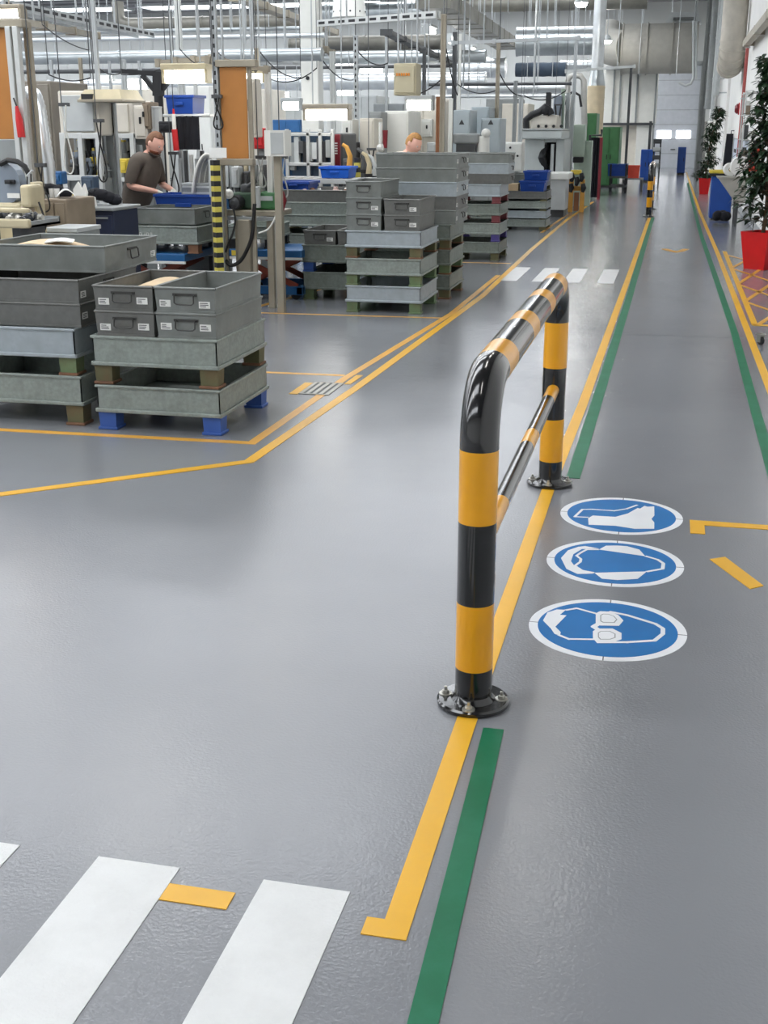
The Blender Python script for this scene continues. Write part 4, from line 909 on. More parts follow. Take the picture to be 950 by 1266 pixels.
x0, x1, za, zb = rect(315, 238, 343, 257, 10.85); m = M(GREENM); m.box(x0, x1, 10.82, 11.1, zt+0.005, zb, bev=0.02); m.box(x0+0.05, x1-0.03, 10.80, 10.83, zb-0.07, zb-0.03, LGREY); m.build('headstock', t, world=True)
m = M(BLACKM); a = at(293, 250, 10.8); m.tube([(a.x, 10.86, a.z), (a.x, 10.72, a.z)], 0.062, BLACKM, 20); m.tube([(a.x, 10.72, a.z), (a.x, 10.69, a.z)], [0.05, 0.02], DGREY, 20); m.build('motor', t, world=True)
m = M(LGREY); a = at(317, 247, 10.78); m.box(a.x-0.03, a.x+0.03, 10.78, 10.84, zt+0.02, a.z+0.12, bev=0.01); m.build('column', t, world=True)
m = M(DGREY); a = at(307, 232, 10.85); m.box(a.x-0.09, a.x+0.05, 10.88, 11.0, at(300, 239, 10.85).z, a.z+0.03, bev=0.02); m.tube([(a.x-0.03, 10.9, a.z), (a.x+0.07, 10.86, a.z+0.06)], 0.02, DGREY, 10); m.build('tool_holder', t, world=True)
t = thing('blue_pump', 'pale blue grey pump with white cap beside the striped pole', 'pump', (*at(276, 250, 10.7).xy, zt))
a = at(276, 247, 10.7); 
m = M(BLUEM); m.tube([(a.x, 10.75, zt+0.01), (a.x, 10.75, a.z+0.06)], [0.06, 0.05], BLUEM, 16); m.build('body', t, world=True)
m = M(WHITE); m.ball((a.x+0.05, 10.72, a.z+0.05), 0.045, WHITE); m.build('cap', t, world=True)
t = thing('pump_shelf', 'narrow grey stand under the pale blue pump', 'stand', (a.x, 10.75, 0)); m = M(MGREY); m.box(-0.1, 0.02, -0.1, 0.1, zt-0.02, zt, bev=0.004); m.build('top', t)
m = M(DGREY); m.box(-0.05, 0.01, -0.03, 0.03, 0, zt-0.018); m.box(-0.1, 0.02, -0.1, 0.1, 0, 0.012); m.build('column', t)
for i, (P, r_, mt_, lb) in enumerate(((((279, 322), (286, 328), (297, 323), (306, 308), (312, 290), (314, 266), (315, 252)), 0.017, CABLE, 'thick black hose sagging under the green machine'),
                           (((288, 256), (291, 272), (288, 288), (283, 300), (279, 312)), 0.009, CABLE, 'thin black cable hanging between the pole and the table'),
                           (((320, 288), (331, 284), (338, 274), (343, 262)), 0.008, WHITE, 'thin pale hose looping at the end of the work table'))):
    Q0 = [at(*p, 10.6) for p in P]; Q = []
    for j in range(len(Q0)-1):
        p0, p1, p2, p3 = Q0[max(j-1, 0)], Q0[j], Q0[j+1], Q0[min(j+2, len(Q0)-1)]
        for k_ in range(6):
            s = k_/6; Q.append(0.5*((2*p1)+(p2-p0)*s+(2*p0-5*p1+4*p2-p3)*s*s+(3*p1-p0-3*p2+p3)*s**3))
    Q.append(Q0[-1]); m = M(mt_); m.tube(Q, r_, mt_, 10); tag(m.build('hose', loc=tuple(Q0[0])), lb, 'hose')
a = at(347, 248, 10.9); m = M(DRED); m.tube([(0, 0, -0.09), (0.01, 0, 0.0), (0, 0, 0.08)], [0.03, 0.05, 0.035], DRED, 12); m.tube([(0, 0, 0.08), (-0.03, 0, 0.17)], [0.04, 0.03], MGREY, 12)
o = m.build('red_spray_gun'); o.location = a; tag(o, 'dark red hand tool hanging at the end of the work table', 'hand tool')
# scissor lift tables
def scissor_lift(label, cx, cy, w, d, ztop, low=0.22):
    t = thing('scissor_lift_table', label, 'lift table', (cx, cy, 0))
    m = M(BLUEM); m.box(-w/2, w/2, -d/2, d/2, ztop-0.075, ztop, bev=0.01); m.box(-w/2-0.004, w/2+0.004, -d/2-0.004, -d/2+0.01, ztop-0.095, ztop-0.07, PAPER)
    m.box(-w/2-0.005, w/2+0.005, d/2-0.01, d/2+0.005, ztop-0.095, ztop-0.07, PAPER); m.build('platform', t)
    m = M(YELP); m.box(-w/2+0.03, -w/2+0.15, -d/2-0.003, -d/2+0.001, ztop-0.062, ztop-0.012); m.build('warning_label', t)
    m = M(BLUEM); m.box(-w/2, w/2, -d/2, -d/2+0.06, 0.05, 0.13, bev=0.006); m.box(-w/2, w/2, d/2-0.06, d/2, 0.05, 0.13, bev=0.006); m.box(-w/2, -w/2+0.06, -d/2, d/2, 0.05, 0.13); m.box(w/2-0.06, w/2, -d/2, d/2, 0.05, 0.13); m.build('base_frame', t)
    for s in (-1, 1):
        for k_ in (0, 1):
            m = M(SCIS); y = s*(d/2-0.09-0.03*k_); a, b = (-w/2+0.08, w/2-0.08) if k_ else (w/2-0.08, -w/2+0.08)
            barbox(m, (a, y, 0.12), (b, y, ztop-0.09), 0.022, 0.055, SCIS); m.build('scissor_arm', t)
    for sx in (-1, 1):
        for sy in (-1, 1):
            m = M(BLACKM); m.tube([(sx*(w/2-0.08), sy*(d/2-0.05)-0.016, 0.05), (sx*(w/2-0.08), sy*(d/2-0.05)+0.016, 0.05)], 0.05, BLACKM, 16); m.build('wheel', t)
    return t
zl = at(180, 313, 10.9).z
scissor_lift('blue scissor lift table under the tray beside the worker', at(206, 320, 11.3).x, 11.3, 0.72, 0.8, zl)
make_tray('grey tray with white lettering on the blue lift table', (-4.78, 11.35, zl), w=0.86, d=0.8, wall=0.17, foot=0.085, steel=GALV, footm=RUST)
make_tote('wide dark tote on the lift table in front of the worker', (-4.74, 11.4, zl+0.258), w=0.60, d=0.62, h=0.15, steel=TOTE2, rz=PI/2, lab=1, seed=91)
# white stencil marks on that tray
m = M(PAPER); rr = random.Random(2); xx = -5.12
for i in range(13):
    w_ = rr.uniform(0.009, 0.017)
    if i != 7: m.box(xx, xx+0.005, -0.001, 0.001, 0, 0.03); m.box(xx, xx+w_, -0.001, 0.001, 0.024 if i % 2 else 0.0, 0.03 if i % 2 else 0.006)
    xx += w_+0.005
o = m.build('stencil_lettering'); 
trays = [o2 for o2 in C.objects if o2.get('label') == 'grey tray with white lettering on the blue lift table'][0]
for v in o.data.vertices: v.co += Vector((4.86, -0.402, 0.16))
o.parent = trays
scissor_lift('blue scissor lift table with rusty arms below the work table', at(345, 320, 11.6).x-0.06, 11.7, 0.75, 0.7, at(345, 306, 11.6).z)
# blue guarded cell with white frame, behind
t = thing('guarded_cell', 'white framed machine cell with dark blue windows beside the white column', 'machine', (*at(388, 240, 14.6).xy, 0))
x0, x1, za, zb = rect(355, 163, 411, 236, 14.6); Yc = 14.6
m = M(GLASSB); m.box(x0+0.02, x1-0.02, Yc+0.12, Yc+0.14, 0.4, zb); m.build('window', t, world=True)
xs = [x0, at(381, 200, Yc).x, at(396, 200, Yc).x, x1]
for xx in xs:
    m = M(ALUW); m.box(xx-0.02, xx+0.02, Yc, Yc+0.05, 0, zb+0.03, bev=0.005); m.build('frame_upright', t, world=True)
for py in (166, 203, 220):
    m = M(ALUW); zz = at(383, py, Yc).z; m.box(x0, x1, Yc, Yc+0.05, zz-0.02, zz+0.02, bev=0.005); m.build('frame_rail', t, world=True)
m = M(MGREY); m.box(x0, x1, Yc+0.5, Yc+1.2, 0.1, zb-0.02, DGREY, bev=0.02)
rr = random.Random(6)
for i in range(9):
    xx = x0+0.06+(x1-x0-0.12)*i/8; m.box(xx-0.03, xx+0.03, Yc+0.02, Yc+0.11, zb-rr.uniform(0.25, 0.5), zb-rr.uniform(0.02, 0.15), (MGREY, LGREY, DGREY, BLACKM)[i % 4], bev=0.006)
m.build('machinery', t, world=True)
x0, x1, za, zb = rect(342, 190, 355, 220, 14.7); cabinet('blue_cabinet', 'narrow blue cabinet at the white framed machine cell', 'cabinet', (x0, x1, 0, zb), 14.7, 0.4, BLUEM, 1)
# roller table
t = thing('roller_table', 'grey roller table under the bright blue bin', 'conveyor', (-3.9, 13.6, 0))
zr = 1.08; m = M(LGREY); m.box(-0.65, 0.75, -0.25, -0.21, zr-0.06, zr-0.005, bev=0.004); m.box(-0.65, 0.75, 0.21, 0.25, zr-0.06, zr-0.005, bev=0.004); m.build('side_rails', t)
for i in range(12):
    m = M(STEEL); m.tube([(-0.58+0.112*i, -0.215, zr-0.018), (-0.58+0.112*i, 0.215, zr-0.018)], 0.018, STEEL, 10); m.build('roller', t)
for sx in (-0.6, 0.7):
    for sy in (-0.23, 0.23):
        m = M(LGREY); m.box(sx-0.02, sx+0.02, sy-0.02, sy+0.02, 0, zr-0.05); m.build('leg', t)
# row of white and grey cabinets in the middle
def warn(m, x, y, z, s, mt=INK):
    m.prism([(x-s/2, z), (x+s/2, z), (x, z+s*0.87)], y-0.002, y, mt, 'y')
c = [('white cabinet with blue edge beside the dark red banner', (422, 147, 436, 240), 15.9, 0.35, WHITE),
     ('light grey tall cabinet behind the perforated upright', (445, 146, 463, 250), 16.2, 0.5, WARMW),
     ('grey cabinet between two white cabinets', (456, 138, 472, 250), 16.8, 0.36, MGREY),
     ('large white cabinet with tall door behind the tall tote stack', (476, 137, 505, 250), 17.2, 0.9, WHITE),
     ('wide warm white cabinet with a small white box, behind the tall tote stack', (506, 124, 541, 250), 18.3, 0.9, WARMW)]
c[0] = (c[0][0], (422, 147, 436, 177), 16.02, 0.35, WHITE)
for lb, r_, Y, dp, mt_ in c: cabinet('electrical_cabinet', lb, 'cabinet', rect(*r_, Y), Y, dp, mt_, floor=r_[3] > 200, doors=1 if r_[2]-r_[0] < 30 else 2, group='cabinets behind the tall tote stack')
cabinet('control_box', 'small white box on the warm white cabinet', 'control box', rect(521, 147, 534, 169, 18.165), 18.165, 0.12, WHITE, 1, floor=False)
cabinet('beige_cabinet', 'beige cabinet hanging high with small orange lettering', 'cabinet', rect(487, 78, 515, 118, 15.3), 15.3, 0.3, mat('beige_cabinet_paint', (186, 178, 150), 0.5, var=0.03), 1, floor=False, handle=None)
hang = [o2 for o2 in C.objects if o2.get('label') == 'beige cabinet hanging high with small orange lettering'][0]
a = at(499, 92, 15.28); m = M(mat('orange_lettering', (222, 140, 44), 0.5))
for i in range(6): m.box(a.x-0.09+0.03*i, a.x-0.09+0.03*i+0.018, 15.27, 15.285, a.z-0.016, a.z+0.016)
m.build('orange_lettering', hang, world=True)
m = M(ALU)
for sx in (-0.12, 0.12): m.tube([(hang.location.x+sx, 15.45, at(500, 78, 15.3).z-0.02), (hang.location.x+sx, 15.45, ZC)], 0.012, ALU, 8)
m.build('hanger_rod', hang, world=True)
# dark red banner, dark machine and small fittings
x0, x1, za, zb = rect(411, 166, 421, 205, 14.9)
t = thing('red_banner', 'dark red narrow sign beside the bright blue bin', 'sign', ((x0+x1)/2, 14.9, 0)); m = M(DRED); m.box(x0, x1, 14.88, 14.92, za, zb, bev=0.005)
m.build('panel', t, world=True)
m = M(WHITE)
for i in range(5): m.box(x0+0.03+0.006*(i % 2), x1-0.03, 14.874, 14.882, za+0.14+0.03*i, za+0.155+0.03*i)
m.build('lettering', t, world=True)
m = M(ALU); m.tube([((x0+x1)/2, 14.92, 0), ((x0+x1)/2, 14.92, za+0.03)], 0.02, ALU, 8); m.build('stand', t, world=True)
cabinet('dark_machine', 'dark cabinet behind the yellow fittings and the dark red sign', 'machine', rect(421, 176, 440, 240, 16.0), 16.0, 0.4, BLACKM, 1)
t = thing('striped_pole', 'short yellow and black striped pole beside the bright blue bin', 'striped pole', (at(442, 225, 13.9).x, 13.9, 0)); zt = at(442, 195, 13.9).z
m = M(BLACKM); n_ = 24; m.tube([(0, 0, zt*i/n_) for i in range(n_+1)], 0.04, BLACKM, 12, True, [(zt*i/n_, zt*(i+1)/n_, YELST) for i in range(0, n_, 2)]); m.build('pole', t)
m = M(BLACKM); m.lathe([(0, 0), (0.09, 0), (0.09, 0.012), (0, 0.013)], (0, 0, 0), BLACKM, 18); m.build('base_plate', t)
for i, (px, py, mt_, lb) in enumerate(((432, 195, YORANGE, 'orange bent pipe fitting beside the short striped pole'), (456, 205, BEIGE, 'beige bent pipe fitting behind the column of three totes'), (450, 200, DGREY, 'dark bent pipe fitting behind the column of three totes'), (463, 208, LGREY, 'light grey bent pipe fitting left of the tall tote stack'))):
    a = at(px, py, 14.2+0.22*i); t = thing('pipe_fitting', lb, 'fitting', (a.x, 14.2+0.22*i, 0)); m = M(mt_); m.tube([(0, 0, 0), (0, 0, a.z-0.1), (0.01, 0, a.z+0.02), (-0.03, 0, a.z+0.12), (-0.08, 0, a.z+0.15)], [0.035, 0.035, 0.03, 0.025, 0.02], mt_, 10); m.build('pipe', t)
    m = M(MGREY); m.lathe([(0, 0), (0.07, 0), (0.07, 0.02), (0, 0.02)], (0, 0, 0), MGREY, 14); m.build('flange', t)
    m = M(BLACKM); m.lathe([(0, a.z-0.13), (0.045, a.z-0.13), (0.045, a.z-0.09), (0, a.z-0.09)], (0, 0, 0), BLACKM, 14); m.build('valve', t)
for px, py, Y, r0, lb in ((455, 170, 15.4, 0.06, 'white ball lamp beside the large white cabinet'),):
    pass
a = at(471, 183, 15.8); t = thing('white_signal', 'white bulb topped fixture left of the tall tote stack', 'fixture', (a.x, 15.8, 0))
m = M(WHITE); m.ball((0, 0, a.z), 0.055, WHITE, 14, 10); m.tube([(0, 0, a.z+0.04), (0, 0, a.z+0.32)], 0.025, WHITE, 10); m.build('head', t)
m = M(MGREY); m.box(-0.05, 0.05, -0.05, 0.05, 0, a.z-0.05, bev=0.006); m.build('column', t)
m = M(DRED); m.tube([(0.06, 0, a.z), (0.06, 0, a.z+0.22)], [0.025, 0.035], DRED, 10); m.build('red_sleeve', t)
px_post('brown wooden upright beside the warm white cabinet', 543, 120, 200, 16.4, 6, BRWN2, name='brown_post')
px_post('white upright beside the grey cabinets with warning triangles', 558, 122, 200, 18.0, 4.5, WHITE, name='white_post')
px_post('grey beige tall upright in front of the brown upright', 549, 18, 200, 15.8, 6, ALUB)
# grey cabinets with warning triangles
lbs = ['blue grey cabinet with warning triangle, nearest the brown upright', 'blue grey cabinet without triangle between two others', 'blue grey cabinet with warning triangle, nearest the white control panel']
for lb, r_, Y in ((lbs[0], (560, 136, 581, 250), 20.0), (lbs[1], (582, 132, 604, 250), 21.3), (lbs[2], (594, 146, 618, 250), 20.4)):
    t = cabinet('electrical_cabinet', lb, 'cabinet', rect(*r_, Y), Y, 0.7, mat('blue_grey_cabinet', (172, 182, 186), 0.45, var=0.03), 1, group='grey cabinets with warning triangles')
    if 'with warning' in lb:
        m = M(INK); x0, x1, za, zb = rect(*r_, Y); warn(m, (x0+x1)/2, Y-0.016, at(570, 154, Y).z, 0.09); m.build('warning_triangle', t, world=True)
t = thing('pipe_rack', 'grey conveyor with white pump behind the narrow back stack', 'conveyor', (*at(578, 176, 18.6).xy, 0))
x0, x1, za, zb = rect(560, 165, 592, 178, 18.6); m = M(MGREY); m.box(x0, x1, 18.6, 18.9, za, zb, bev=0.03); m.box(x0+0.05, x1-0.05, 18.62, 18.88, za-0.12, za, DGREY); m.build('channel', t, world=True)
for xx in (x0+0.08, x1-0.08):
    m = M(MGREY); m.box(xx-0.03, xx+0.03, 18.7, 18.8, 0, za-0.1); m.build('leg', t, world=True)
m = M(WHITE); a = at(597, 170, 18.6); m.tube([(a.x, 18.7, 0.9), (a.x, 18.7, a.z+0.02)], [0.1, 0.09], WHITE, 14); m.ball((a.x+0.04, 18.65, a.z+0.06), 0.07, WHITE); m.build('pump', t, world=True)
m = M(MGREY); m.box(a.x-0.12, a.x+0.12, 18.6, 18.85, 0, 0.9, bev=0.01); m.build('pedestal', t, world=True)
# white control panel
r_ = rect(613, 176, 646, 212, 23.0); t = cabinet('operator_console', 'white control panel with black knobs beside the blue bins', 'control panel', r_, 23.0, 0.4, WHITE, 1, z0=r_[2], floor=False, handle=None, knobs=4)
m = M(MGREY); m.box(-0.15, 0.15, -0.1, 0.1, -r_[2], 0.01, bev=0.01); m.build('pedestal', t)
# grinding machine with robot top
t = thing('grinding_machine', 'large light grey machine with dark opening and black hose bundle on top', 'machine', (*at(675, 240, 25.0).xy, 0))
Ym = 25.0; x0, x1, za, zb = rect(648, 172, 697, 250, Ym)
mg = mat('pale_machine_grey', (188, 194, 192), 0.45, var=0.03)
m = M(mg); zt = at(670, 172, Ym).z; ox0, ox1 = at(673, 200, Ym).x, at(687, 200, Ym).x; oz0 = at(680, 214, Ym).z; oz1 = at(680, 176, Ym).z
m.box(x0, ox0, Ym, Ym+1.6, 0, zt, bev=0.02); m.box(ox1, x1, Ym, Ym+1.6, 0, zt, bev=0.02); m.box(ox0, ox1, Ym, Ym+1.6, 0, oz0); m.box(ox0, ox1, Ym, Ym+1.6, oz1, zt); m.box(ox0, ox1, Ym+0.5, Ym+0.55, oz0, oz1, BLACKM); m.build('housing', t, world=True)
q0, q1, qa, qb = rect(645, 159, 697, 172, Ym); m = M(mg); m.box(q0, q1, Ym-0.25, Ym+1.5, qa, qb-0.03, bev=0.03); m.box(q0, q1, Ym-0.27, Ym+1.5, qb-0.03, qb, LGREY, bev=0.01); m.build('canopy', t, world=True)
q0, q1, qa, qb = rect(657, 142, 689, 160, Ym); m = M(WARMW); m.box(q0, q1, Ym, Ym+0.9, qa, qb, bev=0.03)
for i in range(4): m.tube([(q0+0.15+0.15*i, Ym-0.03, qa+0.06), (q0+0.15+0.15*i, Ym, qa+0.06)], 0.03, BLACKM, 10)
m.build('control_head', t, world=True)
m = M(BLACKM); m.tube([at(651, 160, Ym), at(651, 148, Ym), at(658, 142, Ym), at(668, 138, Ym), at(674, 132, Ym), at(680, 137, Ym), at(682, 142, Ym)], 0.07, BLACKM, 10); m.ball(at(675, 136, Ym), 0.1, BLACKM); m.build('hose_bundle', t, world=True)
m = M(BLACKM); q0, q1, qa, qb = rect(675, 114, 681, 135, Ym+0.4); m.box(q0, q1, Ym+0.4, Ym+0.6, qa, qb, bev=0.01); m.build('mast', t, world=True)
m = M(BLACKM); m.tube([(ox0+0.02, Ym+0.1, oz0+0.1), (ox0-0.05, Ym-0.05, oz0+0.3), (ox0, Ym+0.1, oz0+0.5)], 0.07, BLACKM, 10); m.build('gripper', t, world=True)
m = M(LGREY); q0, q1, qa, qb = rect(681, 178, 685, 213, Ym); m.box(q0, q1, Ym-0.02, Ym+0.1, qa, qb, bev=0.01); m.build('spindle', t, world=True)
m = M(BGREY); q0, q1, qa, qb = rect(684, 118, 694, 160, Ym+1.0); m.box(q0, q1, Ym+1.0, Ym+1.6, qa, qb, bev=0.02); m.build('rear_tank', t, world=True)
# white pedestal
t = thing('machine_pedestal', 'white tapered machine pedestal at the edge of the lane', 'pedestal', (*at(691, 266, 23.6).xy, 0))
x0, x1, za, zb = rect(679, 214, 704, 222, 23.6); X0, X1, _, _ = rect(679, 214, 700, 222, 23.6)
m = M(LGREY); m.frustum(X0, X1, 23.6, 24.4, 0.14, X0, X1, 23.6, 24.4, za, LGREY); m.build('column', t, world=True)
m = M(WHITE); m.box(x0-0.02, x1, 23.55, 24.5, za, zb, bev=0.015); m.build('top', t, world=True)
m = M(DGREY); m.box(X0+0.04, X1-0.02, 23.65, 24.35, 0, 0.15); m.build('plinth', t, world=True)
# yellow orange stand with black grips
t = thing('tooling_stand', 'orange yellow tooling stand with black grips beside the white pedestal', 'stand', (*at(713, 264, 25.2).xy, 0)); Ys = 25.2
for px in (706, 720):
    m = M(YORANGE); q = at(px, 240, Ys); m.box(q.x-0.045, q.x+0.045, Ys, Ys+0.12, 0, at(px, 222, Ys).z, bev=0.01); m.build('leg', t, world=True)
m = M(YORANGE); a, b = at(704, 230, Ys), at(722, 236, Ys); m.box(a.x, b.x, Ys, Ys+0.12, b.z, a.z, bev=0.01); a, b = at(706, 210, Ys), at(719, 216, Ys); m.box(a.x, b.x, Ys, Ys+0.12, b.z, a.z, YELP, bev=0.02); m.build('crossbar', t, world=True)
for px, py in ((706, 232), (713, 224), (721, 232), (719, 219), (707, 219)):
    m = M(BLACKM); q = at(px, py, Ys-0.08); m.tube([(q.x, Ys-0.1, q.z+0.08), (q.x+0.02, Ys-0.1, q.z), (q.x, Ys-0.1, q.z-0.09)], [0.04, 0.055, 0.03], BLACKM, 10); m.box(q.x-0.02, q.x+0.02, Ys-0.08, Ys+0.02, q.z-0.02, q.z+0.02); m.build('grip', t, world=True)
m = M(BRWN2); m.box(at(710, 240, Ys).x, at(716, 240, Ys).x, Ys+0.02, Ys+0.1, 0.02, at(713, 238, Ys).z, bev=0.01); m.build('centre_panel', t, world=True)
# pale green control box on a column
r_ = rect(708, 154, 723, 194, 27.0); t = cabinet('control_box', 'pale green control box on a pale column behind the orange yellow stand', 'control box', r_, 27.0, 0.5, PGREEN, 1, floor=False, handle=None)
m = M(PGREEN); m.box(-0.1, 0.28, 0.0, 0.3, -r_[2], (r_[3]-r_[2])*0.5, bev=0.01); m.build('column', t)
m = M(BLACKM); m.box(-0.1, 0.12, -0.28, -0.1, -0.12, 0.0, bev=0.02); m.build('gland', t)
for i, (px, y0, y1, Y) in enumerate(((697, 110, 215, 26.2), (703, 115, 205, 26.6), (709, 118, 160, 26.9))):
    px_post(['pale green pipe column, nearest the light grey machine', 'pale pipe column between two others behind the white pedestal', 'pale pipe column above the pale green box'][i], px, y0, y1, Y, 4.5, (PGREEN, LGREY, LGREY)[i], name='pipe_column')
# black curtain and green machines
t = thing('welding_curtain', 'tall dark curtain at the edge of the lane before the green machine', 'curtain', (*at(735, 246, 30.0).xy, 0)); x0, x1, za, zb = rect(728, 170, 742, 244, 30.0)
n_ = 16; pp = [(x0+(x1-x0)*i/n_, 30.0+0.03*math.sin(i*1.7)) for i in range(n_+1)]; m = M(BLACKF); m.prism(pp+[(p[0], p[1]+0.02) for p in pp[::-1]], za, zb, BLACKF); m.build('sheet', t, world=True)
m = M(BLACKM); m.tube([(x0, 30, 0), (x0, 30, zb+0.05), (x1, 30, zb+0.05), (x1, 30, at(741, 160, 30).z), ], 0.03, BLACKM, 8); m.tube([(x1, 30, zb), (x1, 30, 0)], 0.04, DRED, 8); m.build('frame', t, world=True)
cabinet('green_machine', 'green machine cabinet with double doors at the end of the lane', 'machine', rect(740, 157, 765, 240, 36.0), 36.0, 1.6, GREENM, 2)
cabinet('green_machine', 'dark green upper machine head above the pale green box', 'machine', rect(722, 140, 736, 240, 31.6), 31.6, 1.2, GREENM, 1)
# blue trolleys with bins, orange box
t = thing('blue_trolley', 'dark trolley loaded with blue bins in front of the green machine', 'trolley', (*at(768, 232, 33.0).xy, 0)); x0, x1, za, zb = rect(753, 218, 775, 234, 33.0)
m = M(DGREY); m.box(x0, x1, 33.0, 33.9, za+0.05, za+0.1); m.box(x0, x1, 33.0, 33.9, zb-0.05, zb); m.build('decks', t, world=True)
for xx in (x0+0.03, x1-0.03):
    for yy in (33.05, 33.85):
        m = M(BLACKM); m.box(xx-0.025, xx+0.025, yy-0.025, yy+0.025, 0.1, zb+0.3); m.build('upright', t, world=True)
        m = M(BLACKM); m.tube([(xx-0.02, yy, 0.06), (xx+0.02, yy, 0.06)], 0.06, BLACKM, 14); m.build('wheel', t, world=True)
for i, (px, lb) in enumerate(((758, 'blue bin on the dark trolley, nearer the green machine'), (769, 'blue bin on the dark trolley, nearer the orange box'))):
    a = at(px, 217, 33.3); make_bin(lb, (a.x, 33.4, zb), 0.26, 0.5, 0.30, BLUEB)
a = at(783, 218, 34.5); t = make_bin('orange red box on a low grey stand beside the blue trolley', (a.x, 34.5, at(783, 220, 34.5).z), 0.34, 0.4, 0.33, ORED); zt = at(783, 220, 34.5).z
t = thing('low_stand', 'low grey stand under the orange red box', 'stand', (a.x, 34.5, 0)); m = M(MGREY); m.box(-0.28, 0.28, -0.3, 0.3, zt-0.04, zt); m.build('top', t)
for sx in (-0.24, 0.24):
    m = M(DGREY); m.box(sx-0.03, sx+0.03, -0.28, 0.28, 0, zt-0.039); m.build('leg', t)
# blue lockers by the door
cabinet('blue_locker', 'tall blue locker at the lane end before the white cabin', 'locker', rect(792, 185, 809, 223, 40.0), 40.0, 0.7, BLUEK, 2)
cabinet('blue_locker', 'tall narrow blue locker beside the far door and wall', 'locker', rect(838, 182, 848, 215, 47.0), 47.0, 0.8, BLUEK, 1)
t = thing('parts_rack', 'grey stack of small trays beside the far barrier', 'rack', (*at(811, 218, 37.0).xy, 0))
for i in range(4):
    m = M((MGREY, DGREY, LGREY, DGREY)[i]); a, b = at(806, 212, 37.0), at(816, 212, 37.0); z_ = 0.55+0.22*i; m.box(a.x, b.x, 36.8, 37.3, z_, z_+0.02); m.box(a.x, b.x, 36.8, 36.82, z_, z_+0.12); m.box(b.x-0.02, b.x, 36.8, 37.3, z_, z_+0.12); m.build('tray', t, world=True)
for px in (807, 815):
    m = M(DGREY); a = at(px, 212, 37.0); m.box(a.x-0.02, a.x+0.02, 37.05, 37.1, 0, 1.3); m.build('upright', t, world=True)
# white cabins
t = thing('white_cabin', 'large white panelled cabin beside the far door', 'cabin', (*at(785, 208, 45.0).xy, 0)); x0, x1, za, zb = rect(748, 82, 811, 152, 45.0)
m = M(WHITE); m.box(x0, x1, 45, 50, za, zb, bev=0.02); m.box(x0, x1+0.02, 44.97, 45.0, zb-0.12, zb, LGREY); m.build('upper_panel', t, world=True)
m = M(WARMW); m.box(x0, at(792, 170, 45.3).x, 45.4, 50, 0, za); m.build('lower_wall', t, world=True)
m = M(WHITE); m.box(at(787, 170, 45.1).x, at(806, 170, 45.1).x, 45.1, 49.5, 0, za-0.02, bev=0.01); m.build('door', t, world=True)
m = M(DGREY); m.box(x0, x1, 44.98, 45.06, za-0.08, za); m.build('lintel', t, world=True)
for px in (757, 765, 786, 809):
    m = M(MGREY); a = at(px, 150, 45.0); m.box(a.x-0.03, a.x+0.03, 44.94, 45.0, za if px != 809 else 0, zb-0.1); m.build('frame_upright', t, world=True)
# background wall of machines to fill the hall behind the racks
rr = random.Random(21)
specs = [(52, 118, 95, 26.0, LGREY), (100, 106, 130, 28.0, WHITE), (140, 105, 178, 27.0, WARMW), (186, 112, 214, 29.0, LGREY), (232, 106, 262, 26.0, WHITE), (296, 110, 332, 28.0, WARMW), (338, 148, 372, 24.0, BLUEM), (352, 130, 380, 30.0, LGREY), (404, 132, 424, 27.0, WHITE), (430, 118, 466, 30.0, LGREY), (462, 128, 500, 27.0, MGREY), (520, 122, 556, 31.0, WARMW), (600, 122, 640, 33.0, MGREY), (620, 128, 652, 31.0, WARMW)]
seen = {}
for i, (p0, py, p1, Y, mt_) in enumerate(specs):
    nm_ = ['behind the grey fronted machine', 'behind the roof hood', 'above the beige fronted machine', 'behind the black bracket', 'behind the perforated upright', 'behind the orange board', 'blue, beside the white column', 'above the white framed cell', 'beside the white column and dark red sign', 'under the hanging beige cabinet', 'behind the grey cabinet', 'behind the brown upright', 'behind the triangle cabinets', 'behind the white control panel'][i]
    cabinet('machine_enclosure', 'pale machine enclosure far back, %s' % nm_ if mt_ is not BLUEM else 'blue machine enclosure far back beside the white column', 'machine', rect(p0, py, p1, 220, Y), Y, 1.4, mt_, 2, vents=3, group='machine enclosures in the back of the hall')
